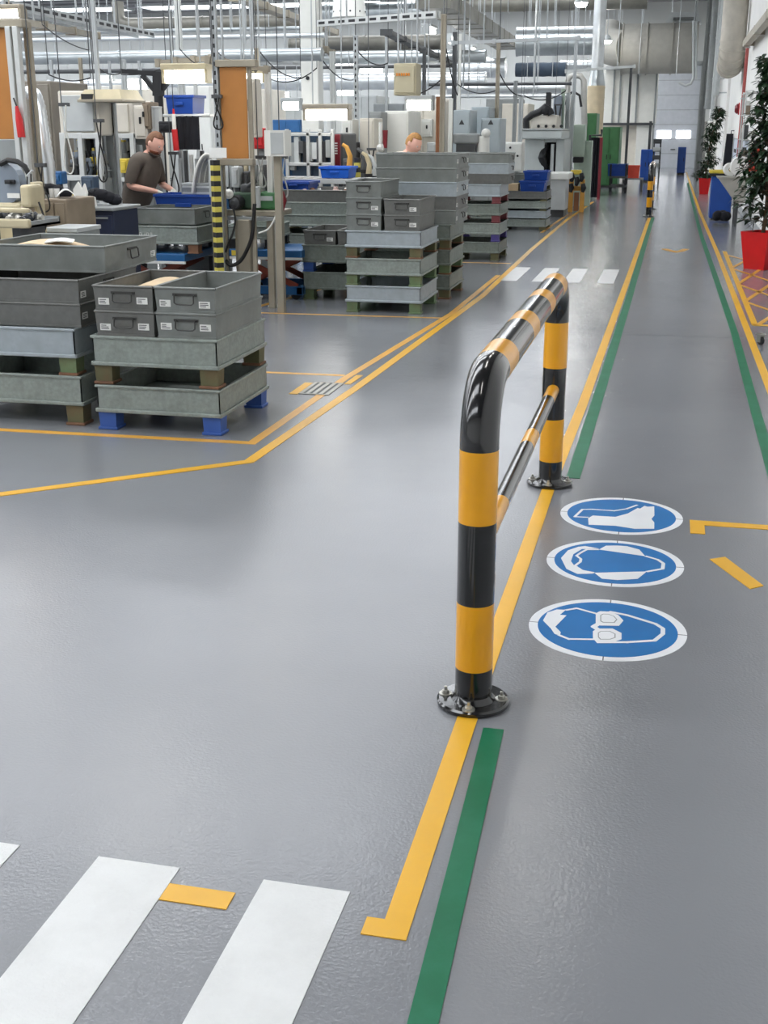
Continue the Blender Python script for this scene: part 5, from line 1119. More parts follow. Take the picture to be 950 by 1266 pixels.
# ------------------------------------------------------------------ overhead: ducts, pipes, trays, lamps
def duct(name, label, x0, x1, py, px, rpx, Y, mt, rings=0.9, group=None, hang=True, cat='duct', el=None, flex=False):
    """round duct running across the hall at depth Y; py is its centre height seen at px"""
    c = at(px, py, Y); a, b = at(x0, py, Y).x, at(x1, py, Y).x; r = rpx*Y*0.99/1480
    t = thing(name, label, cat, ((a+b)/2, Y, c.z), 0, group); w = (b-a)/2
    m = M(mt)
    if flex:
        n = int((b-a)/0.16); m.tube([(-w+2*w*i/n, 0, 0) for i in range(n+1)], [r*(1.0 if i % 2 else 0.95) for i in range(n+1)], mt, 24)
    else: m.tube([(-w, 0, 0), (w, 0, 0)], r, mt, 24)
    if el == 'up': m.tube([(-w, 0, 0)]+[(-w-0.9*r-1.6*r*math.sin(q)+0.9*r, 0, 1.6*r-1.6*r*math.cos(q)) for q in [PI/2*i/6 for i in range(1, 7)]]+[(-w-1.6*r, 0, 3.5*r)], r, mt, 24)
    m.build('pipe', t)
    if rings:
        n = max(2, int((b-a)/rings))
        for i in range(n+1):
            x = -w+2*w*i/n; m = M(mt); m.tube([(x-0.02, 0, 0), (x+0.02, 0, 0)], r*1.045+0.004, mt, 24); m.build('joint_ring', t)
    if hang:
        n = max(2, int((b-a)/3.0))
        for i in range(n):
            x = -w+2*w*(i+0.5)/n; m = M(ALU); m.tube([(x, -r-0.01, ZC-c.z), (x, -r-0.01, -r-0.02), (x, r+0.01, -r-0.02), (x, r+0.01, ZC-c.z)], 0.012, ALU, 6); m.build('hanger', t)
    return t
duct('round_duct', 'long slim silver pipe above the worker and the roof hood', 30, 397, 70, 200, 7.5, 17.0, DUCT, 1.2)
duct('round_duct', 'dull silver duct with an upward bend above the perforated upright', 158, 396, 27, 300, 7.5, 30.0, DUCTD, 1.0, el='up')
duct('pipe', 'thin pale pipe between two ducts above the worker', 30, 400, 47, 200, 2.6, 19.0, DUCTB, 2.0, cat='pipe')
duct('pipe', 'thin grey pipe just above the thin pale pipe', 20, 380, 38, 200, 2.2, 20.5, DUCT, 2.0, cat='pipe')
duct('pipe', 'thin dark pipe low behind the roof hood', 20, 230, 88, 120, 2.6, 22.0, DGREY, 2.0, cat='pipe')
duct('pipe', 'thin dark rail above the far white cabinets beside the white column', 330, 560, 83, 420, 2.0, 29.5, DGREY, 2.0, cat='pipe')
duct('round_duct', 'wide dull duct behind the white hood at the top edge', 393, 545, 14, 480, 10, 46.0, DUCT, 1.5)
duct('round_duct', 'wide dull duct under the perforated white rail', 360, 545, 53, 460, 8.5, 25.0, DUCTD, 1.5)
duct('round_duct', 'slim dull duct above the hanging beige cabinet', 380, 600, 71, 470, 7, 31.0, DUCT, 1.5)
duct('round_duct', 'bright wide duct behind the hanging beige cabinet', 300, 600, 101, 430, 9.5, 38.0, DUCTB, 1.6)
duct('round_duct', 'bright slim duct low across the left back of the hall', 60, 380, 102, 300, 5, 40.0, DUCTB, 1.6)
duct('round_duct', 'big ribbed silver duct beside the silver column', 640, 738, 54, 680, 13, 38.0, DUCT, 0.9)
duct('round_duct', 'slim bright duct just above the big ribbed silver duct', 640, 735, 37, 680, 3.5, 37.0, DUCTB, 1.2)
duct('round_duct', 'pale duct with a wide bright collar below the big ribbed duct', 560, 625, 84, 600, 11, 41.0, DUCTB, 1.2)
duct('round_duct', 'short bright duct section beside the dark blue covered duct', 694, 738, 81, 715, 6, 42.0, DUCTB, 0.6)
duct('covered_duct', 'dark blue wrapped duct below the big ribbed duct', 638, 700, 86, 670, 8, 39.0, mat('dark_blue_wrap', (66, 80, 96), 0.6, var=0.2, scale=2, bump=0.5, bscale=3), 0, flex=True)
duct('round_duct', 'pale slim duct low above the machine with the black hose bundle', 555, 702, 109, 640, 6, 36.0, DUCTB, 1.0)
duct('round_duct', 'brownish wide duct along the top edge beside the silver column', 575, 800, 3, 690, 9, 40.0, DUCTD, 1.4)
duct('pipe', 'thin dark rail crossing above the grey triangle cabinets', 530, 706, 104, 620, 1.8, 28.0, DGREY, 2.0, cat='pipe')
duct('pipe', 'pale rail low across the far machines', 540, 700, 119, 620, 1.6, 30.0, DUCTB, 2.0, cat='pipe')
duct('fabric_duct', 'large grey insulated duct hanging before the far door', 770, 862, 60, 820, 27, 44.0, FABRIC, 0.75)
# its elbow
fd = [o for o in C.objects if o.name.startswith('fabric_duct')][0]
r = 20*44/1480; e0 = at(770, 60, 44.0); m = M(FABRIC)
m.tube([e0+Vector(q) for q in ((0.1, 0, 0), (-0.12, 0.12, 0), (-0.4, 0.5, 0.1), (-0.55, 1.0, 0.25), (-0.55, 1.9, 0.5))], r, FABRIC, 24); m.build('elbow', fd, world=True)
# ceiling unit above it
a = at(846, 22, 45.0); t = thing('ceiling_fan_unit', 'pale ceiling vent unit above the large grey duct', 'vent unit', a); m = M(LGREY); m.frustum(-0.6, 0.6, -0.5, 0.5, -0.2, -0.45, 0.45, -0.4, 0.4, 0.15, LGREY); m.build('housing', t)
m = M(DGREY); m.box(-0.35, 0.35, -0.52, -0.45, -0.12, -0.02)
for i in range(4): m.box(-0.35, 0.35, -0.535, -0.5, -0.12+0.028*i, -0.105+0.028*i, MGREY)
m.build('grille', t)
m = M(ALU)
for sx in (-0.4, 0.4): m.tube([(sx, 0, 0.1), (sx, 0, ZC-a.z)], 0.02, ALU, 6)
m.build('hangers', t)
# long tray-like ducts that run down the hall
def run(name, label, p0, Y0, p1, Y1, wpx, hpx, mt, cat='cable tray', ladder=False):
    a, b = at(*p0, Y0), at(*p1, Y1); Ym = (Y0+Y1)/2; w = wpx; h = hpx
    t = thing(name, label, cat, ((a+b)/2)); d = (b-a)/2
    m = M(mt)
    if ladder:
        s = Vector((d.y, -d.x, 0)).normalized()*w/2
        barbox(m, -d-s, d-s, 0.03, h, mt); m.build('side_rail', t); m = M(mt); barbox(m, -d+s, d+s, 0.03, h, mt)
        m.build('side_rail', t); n = max(6, int(d.length*2/0.22)); sl = d.normalized()*0.07
        m = M(BLACKM)
        for i in range(n): q = -d+2*d*(i+0.5)/n; barbox(m, q-sl+s, q+sl+s, 0.036, h*0.4, BLACKM)
        m.build('slots', t); n = max(6, int(d.length*2/0.3))
        for i in range(n): q = -d+2*d*(i+0.5)/n; m = M(mt); barbox(m, q-s, q+s, 0.05, 0.02, mt); m.build('rung', t)
    else:
        barbox(m, -d, d, w, h, mt); m.build('channel', t); n = max(3, int(d.length*2/1.5))
        for i in range(n+1): q = -d+2*d*i/n; m = M(mt); barbox(m, q-d.normalized()*0.025, q+d.normalized()*0.025, w+0.03, h+0.03, mt); m.build('joint_collar', t)
    n = max(2, int(d.length*2/3))
    for i in range(n):
        q = -d+2*d*(i+0.5)/n; m = M(ALU); m.tube([q, (q.x, q.y, ZC-t.location.z)], 0.012, ALU, 6); m.build('hanger', t)
    return t
run('cable_duct', 'wide beige grey duct running towards the far end above the beige cabinet', (536, 0), 27, (628, 55), 42, 0.75, 0.30, DUCTD, 'duct')
run('cable_tray', 'slanting beige cable tray beside the white column', (292, -4), 19, (412, 40), 27, 0.22, 0.10, ALUB)
run('cable_ladder', 'grey cable ladder running back from above the orange board', (-10, 4), 11.5, (180, 43), 16, 0.22, 0.08, ALU, 'cable tray', True)
run('cable_tray', 'slim beige rail below the cable ladder at the top left', (8, 24), 11.0, (118, 44), 15, 0.10, 0.06, ALUB)
run('cable_tray', 'thin dark cable run beyond the hanging beige cabinet', (478, 40), 19, (558, 78), 28, 0.16, 0.06, DGREY)
run('perforated_rail', 'perforated white rail in front of the white hood', (395, 29), 17.5, (542, 18), 16.0, 0.06, 0.085, ALUW, 'rail', True)
run('frame_rail', 'short beige rail from the white column to a white upright', (386, 53), 20.5, (411, 66), 21, 0.08, 0.08, ALUB, 'rail')
run('frame_rail', 'slim grey cross rail beside the silver column', (560, 53), 21.0, (716, 47), 21.0, 0.05, 0.05, ALU, 'rail')
run('frame_rail', 'slim beige rail over the lamp beside the perforated upright', (196, 78), 12.5, (262, 72), 12.5, 0.05, 0.05, ALUB, 'rail')
run('frame_rail', 'white cross rail in front of the silver column at the far end', (700, 88), 33, (785, 82), 33, 0.06, 0.06, LGREY, 'rail')
run('frame_rail', 'dark cross rail at the top of the white box workplace', (258, 74), 10.9, (330, 86), 10.9, 0.04, 0.04, ALUB, 'rail')
# uprights
for (px, y0, Y, wp, mt_, lb) in ((113, -20, 11.2, 5, ALU, 'thin grey upright through the cable ladder at the top left'),
     (218, -20, 17.5, 7, ALUW, 'pale upright behind the blue bin on the shelf'), (318, 60, 12.8, 6, ALUB, 'beige upright behind the off white panel cabinet'),
     (63, 75, 14.0, 3.5, ALU, 'thin upright above the silver hose'), (99, 72, 14.5, 4, ALUB, 'thin beige upright above the grey fronted machine'), (135, 76, 14.0, 3, ALU, 'thin upright above the roof hood, nearest the cable ladder post'),
     (152, 74, 15.0, 6, LGREY, 'pale grey upright above the roof hood'), (172, 76, 14.2, 3, ALU, 'thin upright under the black bracket'),
     (241, 90, 14.5, 4, ALUW, 'bright thin upright behind the workplace lamp'),
     (411, 64, 20.6, 6, ALUW, 'white upright ending at a short beige rail beside the white column'), (440, 44, 16.6, 5, ALU, 'slotted upright in front of the light grey tall cabinet'),
     (563, 40, 24.5, 5, DGREY, 'dark upright left of the grey triangle cabinets'), (569, 42, 24.0, 4, WHITE, 'bright white upright above the grey triangle cabinets'),
     (478, 46, 19.5, 3, ALU, 'thin upright left of the hanging beige cabinet'), (525, 60, 19.6, 4, DGREY, 'dark upright right of the hanging beige cabinet'),
     (617, 50, 22.0, 4.5, ALUB, 'beige upright in front of the white control panel'), (638, 100, 24.0, 4.5, MGREY, 'grey upright behind the white control panel'), (645, 118, 24.3, 5, LGREY, 'pale upright beside the machine with black hoses'),
     (713, 47, 28.5, 4, ALU, 'thin pale upright before the silver column'), (781, 82, 39.0, 3, DGREY, 'dark thin upright in front of the white cabin'), (805, 150, 42.0, 3, DGREY, 'dark thin upright behind the tall blue locker')):
    px_post(lb, px, y0, 240, Y, wp, mt_, perf='slotted' in lb, name='frame_post')
for (px, Y, wp) in ((864, 47.0, 9),):
    a0 = at(px, 200, Y); post('steel_column', 'dark steel column at the far end of the white wall', a0.x, Y, 0, ZC, 0.22, MGREY, cat='column')
# white building column and silver duct column
a = at(387, 150, 20.0); t = thing('white_column', 'broad white square column beside the hanging lamp', 'column', (a.x, 20.0, 0)); m = M(WHITE); m.box(-0.15, 0.15, -0.15, 0.15, 0, ZC, bev=0.02); m.build('shaft', t)
m = M(WHITE); zz = at(387, 62, 20).z; m.box(-0.17, 0.17, -0.17, 0.17, zz-0.04, zz, bev=0.01); m.box(-0.16, 0.16, -0.16, 0.16, at(387, 48, 20).z, at(387, 44, 20).z); m.build('collar', t)
m = M(BLACKM); zz = at(387, 97, 20).z; m.tube([(-0.03, -0.15, zz), (-0.03, -0.17, zz)], 0.03, BLACKM, 14); m.build('round_plug', t)
a = at(738, 100, 34.0); t = thing('silver_duct_column', 'vertical silver duct with cone and beige lower casing behind the green machine', 'duct', (a.x, 34.0, 0))
r = 7*34/1480; m = M(DUCTB); m.tube([(0, 0, at(738, 88, 34).z), (0, 0, ZC)], r, DUCTB, 24)
for zz in (4.2, 5.2, 6.2): m.tube([(0, 0, zz), (0, 0, zz+0.05)], r*1.06, DUCTB, 24)
m.build('pipe', t)
m = M(DUCT); m.tube([(0, 0, at(738, 106, 34).z), (0, 0, at(738, 86, 34).z)], [10*34/1480, r], DUCT, 24); m.build('cone', t)
BEICASE = mat('beige_casing', (206, 190, 160), 0.5, var=0.05)
m = M(BEICASE); m.tube([(0, 0, 0), (0, 0, at(738, 106, 34).z)], 10*34/1480, BEICASE, 20)
for py in (108, 120, 135): zz = at(738, py, 34).z; m.tube([(0, 0, zz-0.03), (0, 0, zz)], 10.4*34/1480, BEICASE, 20)
m.build('casing', t)
# pale bent pipe before it
t = thing('bent_pipe', 'pale upside down U shaped pipe before the silver duct column', 'pipe', (*at(712, 120, 31).xy, 0)); m = M(HOSEG)
q = [at(702, 150, 31.0), at(702, 100, 31.0), at(705, 95, 31.0), at(711, 93, 31.0), at(718, 94, 31.0), at(722, 99, 31.0), at(723, 150, 31.0)]
m.tube([(q[0].x, 31, 0)]+q+[(q[-1].x, 31, 0)], 0.07, HOSEG, 12); m.build('pipe', t, world=True)
m = M(BLACKM); m.tube([at(700, 130, 30.5), at(702, 118, 30.5), at(709, 113, 30.5), at(717, 118, 30.5), at(719, 132, 30.5)], 0.03, BLACKM, 8); m.build('black_hose', t, world=True)
# white hood at the top
a = at(432, 22, 24.0); t = thing('white_hood', 'large white ribbed round hood at the top edge beside the white column', 'hood', (a.x, 24.0, a.z)); m = M(WHITE)
r = 20*24/1480; m.lathe([(0, 0), (r*1.02, 0), (r*1.02, 0.03), (r*0.98, 0.05), (r*0.97, 0.2), (r*0.93, 0.22), (r*0.93, 0.5), (r*0.6, 0.75), (r*0.3, 0.8), (r*0.3, ZC-a.z), (0, ZC-a.z)], (0, 0, 0), WHITE, 32); m.build('shell', t)
m = M(DGREY)
for k_ in range(10): q_ = 2*PI*k_/10; m.ball((r*0.97*math.cos(q_), r*0.97*math.sin(q_), 0.1), 0.018, DGREY, 8, 6)
m.build('bolts', t)
# electrical boxes hung on the ducts
for i, (r_, lb) in enumerate((((296, 62, 322, 80), 'pale box on the pipe above the orange board'), ((334, 61, 362, 79), 'pale box on the pipe beside the white column'))):
    t = cabinet('duct_box', lb, 'junction box', rect(*r_, 18.0), 18.0, 0.4, LGREY, 1, floor=False, handle=None)
    m = M(ALU); m.tube([(0, 0, rect(*r_, 18.0)[3]-rect(*r_, 18.0)[2]-0.02), (0, 0, ZC-rect(*r_, 18.0)[2])], 0.02, ALU, 6); m.build('hanger_rod', t)
    m = M(DGREY); m.box(-0.05, 0.05, -0.23, -0.2, 0.03, 0.08); m.build('latch', t)
# ------------------------------------------------------------------ lamps
def tube_lamp(label, pc, Y, Lx, r, hood=None, along='x', drop=None, mt=LAMP, group='lamps over the workplaces'):
    c = at(*pc, Y); t = thing('fluorescent_lamp', label, 'lamp', c, 0, group)
    ax = Vector((1, 0, 0)) if along == 'x' else Vector((0, 1, 0))
    m = M(mt); m.tube([-ax*Lx/2, ax*Lx/2], r, mt, 16); m.build('tube', t)
    m = M(hood or LGREY)
    if along == 'x':
        m.box(-Lx/2-0.03, Lx/2+0.03, -r*1.5, r*1.5, r*1.0, r*1.0+0.06, bev=0.01); m.box(-Lx/2-0.03, -Lx/2, -r, r, -r, r*1.1); m.box(Lx/2, Lx/2+0.03, -r, r, -r, r*1.1)
    else:
        m.box(-r*1.5, r*1.5, -Lx/2-0.03, Lx/2+0.03, r*1.0, r*1.0+0.06, bev=0.01); m.box(-r, r, -Lx/2-0.03, -Lx/2, -r, r*1.1); m.box(-r, r, Lx/2, Lx/2+0.03, -r, r*1.1)
    m.build('housing', t)
    m = M(ALU); dz = (ZC-c.z) if drop is None else drop
    for s in (-0.35, 0.35): m.tube([ax*Lx*s+Vector((0, 0, r+0.05)), ax*Lx*s+Vector((0, 0, dz))], 0.008, ALU, 6)
    m.build('hangers', t)
    return t
tube_lamp('long bright lamp under a beige hood beside the perforated upright', (231, 95), 11.8, 0.42, 0.062, BEIGE)
tube_lamp('bright lamp in front of the white column', (405, 142), 14.2, 0.5, 0.06, ALUB)
tube_lamp('bright lamp beside the brown upright under the beige cabinet', (519, 130), 16.4, 0.32, 0.065, LGREY)
tube_lamp('small bright lamp behind the white column, above the blue cell', (361, 131), 19.2, 0.26, 0.06, LGREY)
tube_lamp('small far lamp above the roof hood', (133, 97), 23.2, 0.24, 0.05, LGREY)
tube_lamp('far bright lamp behind the black bracket', (172, 104), 24.0, 0.42, 0.1, LGREY)
tube_lamp('bright lamp behind the orange board and the off white panel', (312, 97), 12.4, 0.24, 0.045, BEIGE)
i = 0
for (px, py, Y, lb) in ((428, 81, 40, 'far ceiling lamp above the light grey tall cabinet, upper of a pair'), (460, 88, 40, 'far ceiling lamp above the light grey tall cabinet, lower of a pair'), (346, 117, 44, 'far ceiling lamp low beside the white column'),
          (531, 39, 30, 'ceiling lamp nearest in the slanting row along the wide beige duct'), (558, 50, 34, 'second ceiling lamp in the slanting row along the wide beige duct'), (582, 63, 39, 'third ceiling lamp in the slanting row along the wide beige duct'), (600, 74, 46, 'last ceiling lamp in the slanting row along the wide beige duct'),
          (430, 115, 46, 'tiny ceiling lamp behind the slotted upright')):
    tube_lamp(lb, (px, py), Y, 0.75, 0.085, LGREY, 'x' if py > 77 else 'y', mt=LAMPFAR, group='ceiling lamps')
k = 0
for (px, py, Y) in ((719, 3, 29.5), (751, 50, 42), (757.5, 62, 46), (762.5, 71, 50), (767, 78, 54)):
    k += 1; c = at(px, py, Y)
    t = thing('ceiling_lamp', 'round ceiling lamp, %s in the row beside the silver column' % ('nearest', 'second', 'third', 'fourth', 'last')[k-1], 'lamp', c, 0, 'round lamps in the row')
    m = M(LAMPROW); m.lathe([(0, -0.1), (0.1, -0.09), (0.15, 0), (0, 0.02)], (0, 0, 0), LAMPROW, 18); m.build('diffuser', t)
    m = M(LGREY); m.lathe([(0.155, -0.01), (0.16, 0.02), (0.08, 0.14), (0.03, 0.18), (0, 0.18)], (0, 0, 0), LGREY, 18); m.tube([(0, 0, 0.17), (0, 0, ZC-c.z)], 0.012, ALU, 6); m.build('shade', t)
# lamps of the near hall, above and behind the place where one stands
k = 0
for yy in (2.0, 6.0, 10.0, 14.0):
    for xx in (-8.6, -4.8, -0.9):
        k += 1
        t = thing('ceiling_lamp', 'long ceiling lamp over the near walkway and stacks', 'lamp', (xx, yy, 5.2), 0, 'long lamps over the near hall')
        m = M(LAMPFAR); m.box(-0.1, 0.1, -0.75, 0.75, -0.03, 0.03, bev=0.015); m.build('diffuser', t)
        m = M(LGREY); m.box(-0.13, 0.13, -0.8, 0.8, 0.03, 0.1, bev=0.01); m.tube([(0, -0.5, 0.1), (0, -0.5, ZC-5.2)], 0.008, ALU, 6); m.tube([(0, 0.5, 0.1), (0, 0.5, ZC-5.2)], 0.008, ALU, 6); m.build('housing', t)
# ------------------------------------------------------------------ right side
def leaf(m, p, d, L_, w, mt):
    d = d.normalized(); s = d.cross(Vector((0, 0, 1)))
    if s.length < 0.05: s = Vector((1, 0, 0))
    s.normalize(); n = s.cross(d).normalized(); dr = Vector((0, 0, -0.28*L_))
    a = p; b1 = p+d*L_*0.35+s*w/2+n*w*0.15; b2 = p+d*L_*0.35-s*w/2+n*w*0.15; mid = p+d*L_*0.4; c1 = p+d*L_*0.72+s*w*0.36+dr*0.4; c2 = p+d*L_*0.72-s*w*0.36+dr*0.4; e = p+d*L_+dr
    m.face([a, b1, mid], mt); m.face([a, mid, b2], mt); m.face([mid, b1, c1, e], mt); m.face([mid, e, c2, b2], mt)
def ficus(label, plabel, loc, h, rad, nl, potw, poth, lean, seed, h0=0.5, Ls=0.12, rot=0.6, lean_y=0.0):
    rr = random.Random(seed)
    t = thing('planter', plabel, 'planter', loc, rot, 'red planters along the wall')
    m = M(REDPOT); b, w = potw*0.36, potw*0.5; m.frustum(-b, b, -b, b, 0, -w, w, -w, w, poth, REDPOT)
    f = m.bm.faces[:]; bmesh.ops.delete(m.bm, geom=[q for q in f if all(abs(v.co.z-poth) < 1e-5 for v in q.verts)], context='FACES_ONLY')
    wi = w-0.012
    for k_ in range(4):
        c, s = [(1, 1), (-1, 1), (-1, -1), (1, -1)][k_], [(1, 1), (-1, 1), (-1, -1), (1, -1)][(k_+1) % 4]
        m.face([(w*c[0], w*c[1], poth), (w*s[0], w*s[1], poth), (wi*s[0], wi*s[1], poth), (wi*c[0], wi*c[1], poth)]); m.face([(wi*c[0], wi*c[1], poth), (wi*s[0], wi*s[1], poth), (wi*s[0], wi*s[1], poth-0.08), (wi*c[0], wi*c[1], poth-0.08)])
    m.build('pot', t)
    m = M(SOIL); m.box(-wi*0.95, wi*0.95, -wi*0.95, wi*0.95, poth-0.06, poth-0.04); m.build('soil', t)
    p = thing('potted_ficus', label, 'plant', (loc[0], loc[1], poth-0.04))
    m = M(BARK); P = [Vector((lean*(z/h)**1.5+0.015*math.sin(5*z), lean_y*(z/h)+0.015*math.cos(4*z), z)) for z in [h*i/14 for i in range(15)]]
    m.tube(P, [0.02*(1-0.7*i/14)+0.004 for i in range(15)], BARK, 8); br = []
    for i in range(int(nl/14)):
        z = h*(h0/h+(1-h0/h)*rr.random()); k_ = z/h*14; j = min(int(k_), 13); q = P[j].lerp(P[j+1], k_-j); a = rr.uniform(0, 2*PI)
        fr = (z-h0)/(h-h0); ln_ = rad*(0.55+0.6*rr.random())*(1.05-0.55*fr); e = q+Vector((math.cos(a)*ln_, math.sin(a)*ln_, ln_*rr.uniform(0.1, 0.7)))
        e.x = min(e.x, XR-loc[0]-0.08) ; br.append((q, e)); m.tube([q, q.lerp(e, 0.5)+Vector((0, 0, 0.03)), e], [0.006, 0.004, 0.002], BARK, 5)
    m.build('stem', p)
    m = M(LEAF)
    for (q, e) in br:
        for _ in range(14):
            s = rr.uniform(0.25, 1.05); b0 = q.lerp(e, s); d = (e-q).normalized()*0.6+Vector((rr.uniform(-1, 1), rr.uniform(-1, 1), rr.uniform(-0.7, 0.35)))
            tip = b0+d.normalized()*Ls
            if tip.x+loc[0] > XR-0.03: d.x = -abs(d.x)
            leaf(m, b0, d, Ls*rr.uniform(0.75, 1.25), Ls*0.42, LEAF)
    m.build('foliage', p)
ficus('tall leafy green ficus growing in the large red planter', 'large red tapered planter at the hatched floor area', (1.12, 15.3, 0), 2.0, 0.36, 2100, 0.375, 0.44, -0.02, 3, h0=0.1, rot=PI/4+0.15, Ls=0.125)
ficus('slim leaning ficus further back against the white wall', 'smaller red planter further back beside the blue bin cabinet', (0.86, 33.2, 0), 1.75, 0.26, 1500, 0.30, 0.40, 0.22, 9, h0=0.02, rot=0.0, Ls=0.11)
# blue waste cabinet with black and yellow top
t = thing('waste_station', 'blue cabinet with black and yellow edged top along the white wall', 'waste bin', (0.93, 23.9, 0)); m = M(BLUEK); m.box(-0.19, 0.19, -0.3, 0.3, 0.03, 0.78, bev=0.012); m.box(-0.16, 0.16, -0.27, 0.27, 0, 0.04, DGREY); m.build('body', t)
m = M(BLUEK); m.box(-0.17, 0.17, -0.312, -0.298, 0.06, 0.74, bev=0.005); m.build('door', t)
m = M(BLACKM); m.box(-0.24, 0.33, -0.33, 0.33, 0.78, 0.83, bev=0.01); m.build('top', t)
m = M(YELP); m.box(-0.24, 0.33, -0.30, 0.33, 0.83, 0.88, bev=0.01); m.build('yellow_lid', t)
# steel chute table with paper rolls
t = thing('steel_chute_table', 'grey steel table with sloping underside beside the blue cabinet', 'table', (1.05, 22.3, 0))
m = M(STEEL); zt = 0.80; m.prism([(-0.25, zt), (0.22, zt), (0.22, 0.40), (0.06, 0.40)], -0.35, 0.35, STEEL, 'y'); m.box(-0.27, 0.23, -0.38, 0.38, zt, zt+0.025, bev=0.006); m.build('chute', t)
for yy in (-0.3, 0.3):
    m = M(DGREY); m.box(0.06, 0.11, yy-0.025, yy+0.025, 0, 0.42, bev=0.004); m.build('leg', t)
for i, (dx, dy, r, lb) in enumerate(((0.13, -0.2, 0.17, 'big white paper roll on the steel chute table, nearer the large plant'), (-0.02, 0.25, 0.11, 'small white paper roll on the steel chute table, nearer the blue cabinet'))):
    m = M(PAPER); c = Vector((1.05+dx-0.03, 22.3+dy, 0.825+r)); 
    prof = [(0.03, -0.1), (r, -0.1), (r, 0.1), (0.03, 0.1), (0.03, -0.1)]
    m.lathe(prof, (0, 0, 0), PAPER, 28); m.lathe([(0.029, -0.102), (0.04, -0.102), (0.04, 0.102), (0.029, 0.102)], (0, 0, 0), BROWN, 20)
    for k_ in range(3): q = M; m.box(0.06+0.02*k_, 0.072+0.02*k_, -0.02+0.03*k_, 0.01+0.03*k_, 0.099, 0.102, DRED if k_ == 1 else INK)
    o = m.build('paper_roll'); o.location = c; o.rotation_euler = (PI/2, 0, 0.1); tag(o, lb, 'paper roll', 'paper rolls on the steel table')
m = M(BLACKF); 
for i in range(5): m.ball((0.09*math.cos(i*1.3), 0.07*math.sin(i*1.3), 0.085+0.02*(i % 2)), 0.085, BLACKF, 12, 8, (1, 1, 1), 0.05)
o = m.build('black_bag'); o.location = (0.94, 23.05, 0.02); tag(o, 'small black bag on the floor in front of the blue cabinet', 'bag')
# wall things
a_ = lambda px, py, X: EYE+(_fw*FOC+_rt*(px-475.0)-_up*(py-633.0))*((X)/((_fw*FOC+_rt*(px-475.0)-_up*(py-633.0)).x))
def wallbox(name, label, cat, px0, py0, px1, py1, dep, mt, X=XR, fr=None, marks=None):
    p = a_(px0, (py0+py1)/2, X); q = a_(px1, (py0+py1)/2, X); ym = (p.y+q.y)/2
    c0, c1 = a_((px0+px1)/2, py1, X), a_((px0+px1)/2, py0, X)
    t = thing(name, label, cat, (X, ym, c0.z)); m = M(mt); w = abs(p.y-q.y)/2; h = c1.z-c0.z; m.box(-dep, -0.004 if dep < 0.03 else 0, -w, w, 0, h, bev=0.006); m.build('panel', t)
    if fr:
        m = M(fr); m.box(-dep-0.01, 0, -w-0.02, -w, -0.02, h+0.02); m.box(-dep-0.01, 0, w, w+0.02, -0.02, h+0.02); m.box(-dep-0.01, 0, -w, w, -0.02, 0); m.box(-dep-0.01, 0, -w, w, h, h+0.02); m.build('frame', t)
    if marks:
        m = M(INK)
        for k_ in range(marks): m.box(-dep-0.012, -dep+0.002, -w+0.1+2*w*k_/marks, -w+0.1+2*w*k_/marks+w/marks*1.1, h*0.32, h*0.5)
        m.build('labels', t)
    return t
PBLUE = mat('pale_blue_panel', (206, 214, 228), 0.5, var=0.02)
wallbox('notice_board', 'pale blue board with a row of dark labels behind the large plant', 'notice board', 908, 173, 927, 200, 0.02, PBLUE, fr=LGREY, marks=4)
t = thing('fire_extinguisher', 'red fire extinguisher on the white wall behind the large plant', 'fire extinguisher', (XR-0.11, 21.2, 0.95)); m = M(ORED)
m.lathe([(0, 0), (0.075, 0), (0.085, 0.02), (0.085, 0.36), (0.06, 0.42), (0.02, 0.44), (0, 0.44)], (0, 0, 0), ORED, 20); m.build('cylinder', t)
m = M(BLACKM); m.box(-0.05, 0.03, -0.015, 0.015, 0.44, 0.48, bev=0.005); m.tube([(0, -0.03, 0.45), (-0.06, -0.09, 0.40), (-0.04, -0.1, 0.15)], 0.012, BLACKM, 8); m.build('hose', t); m = M(DGREY); m.box(0.08, 0.11, -0.03, 0.03, 0.2, 0.3); m.build('bracket', t)
# open wall shelf with sheets
t = thing('wall_rack', 'pale narrow rack with papers on the white wall above the paper rolls', 'rack', (XR, 25.6, 0.95)); m = M(ALUW)
for yy in (-0.5, 0.5): m.box(-0.14, -0.11, yy-0.015, yy+0.015, 0, 1.35); m.box(-0.11, 0, yy-0.015, yy+0.015, 1.3, 1.33)
for zz in (0.05, 0.45, 0.9, 1.3): m.box(-0.15, -0.0, -0.5, 0.5, zz, zz+0.02)
m.build('frame', t)
rr = random.Random(12); m = M(PAPER)
for k_ in range(9): y_ = rr.uniform(-0.42, 0.3); z_ = (0.07, 0.47, 0.92)[k_ % 3]; m.box(-0.12, -0.02, y_, y_+0.12, z_, z_+rr.uniform(0.1, 0.28), (PAPER, LGREY, BROWN, DGREY)[k_ % 4], bev=0.004)
m.build('contents', t)
t = thing('fire_alarm', 'small red alarm sounder on the white wall below the bent duct', 'alarm', (XR, 30.0, 2.05)); m = M(REDP); m.tube([(0, 0, 0), (-0.06, 0, 0), (-0.1, 0, 0)], [0.11, 0.11, 0.07], DRED, 18); m.build('horn', t); m = M(REDP); m.box(-0.02, 0, -0.13, 0.13, -0.13, 0.13, bev=0.004); m.build('back_plate', t)
t = thing('red_pipe', 'thin red vertical pipe on the white wall below the bent duct', 'pipe', (XR-0.06, 27.5, 0)); m = M(mat('faded_red_paint', (176, 84, 80), 0.5)); m.tube([(0, 0, 0.9), (0, 0, 3.3)], 0.035, None, 10); m.build('pipe', t)
m = M(LGREY)
for zz in (1.2, 2.2, 3.2): m.box(-0.045, 0.055, -0.05, 0.05, zz, zz+0.03)
m.build('clips', t)
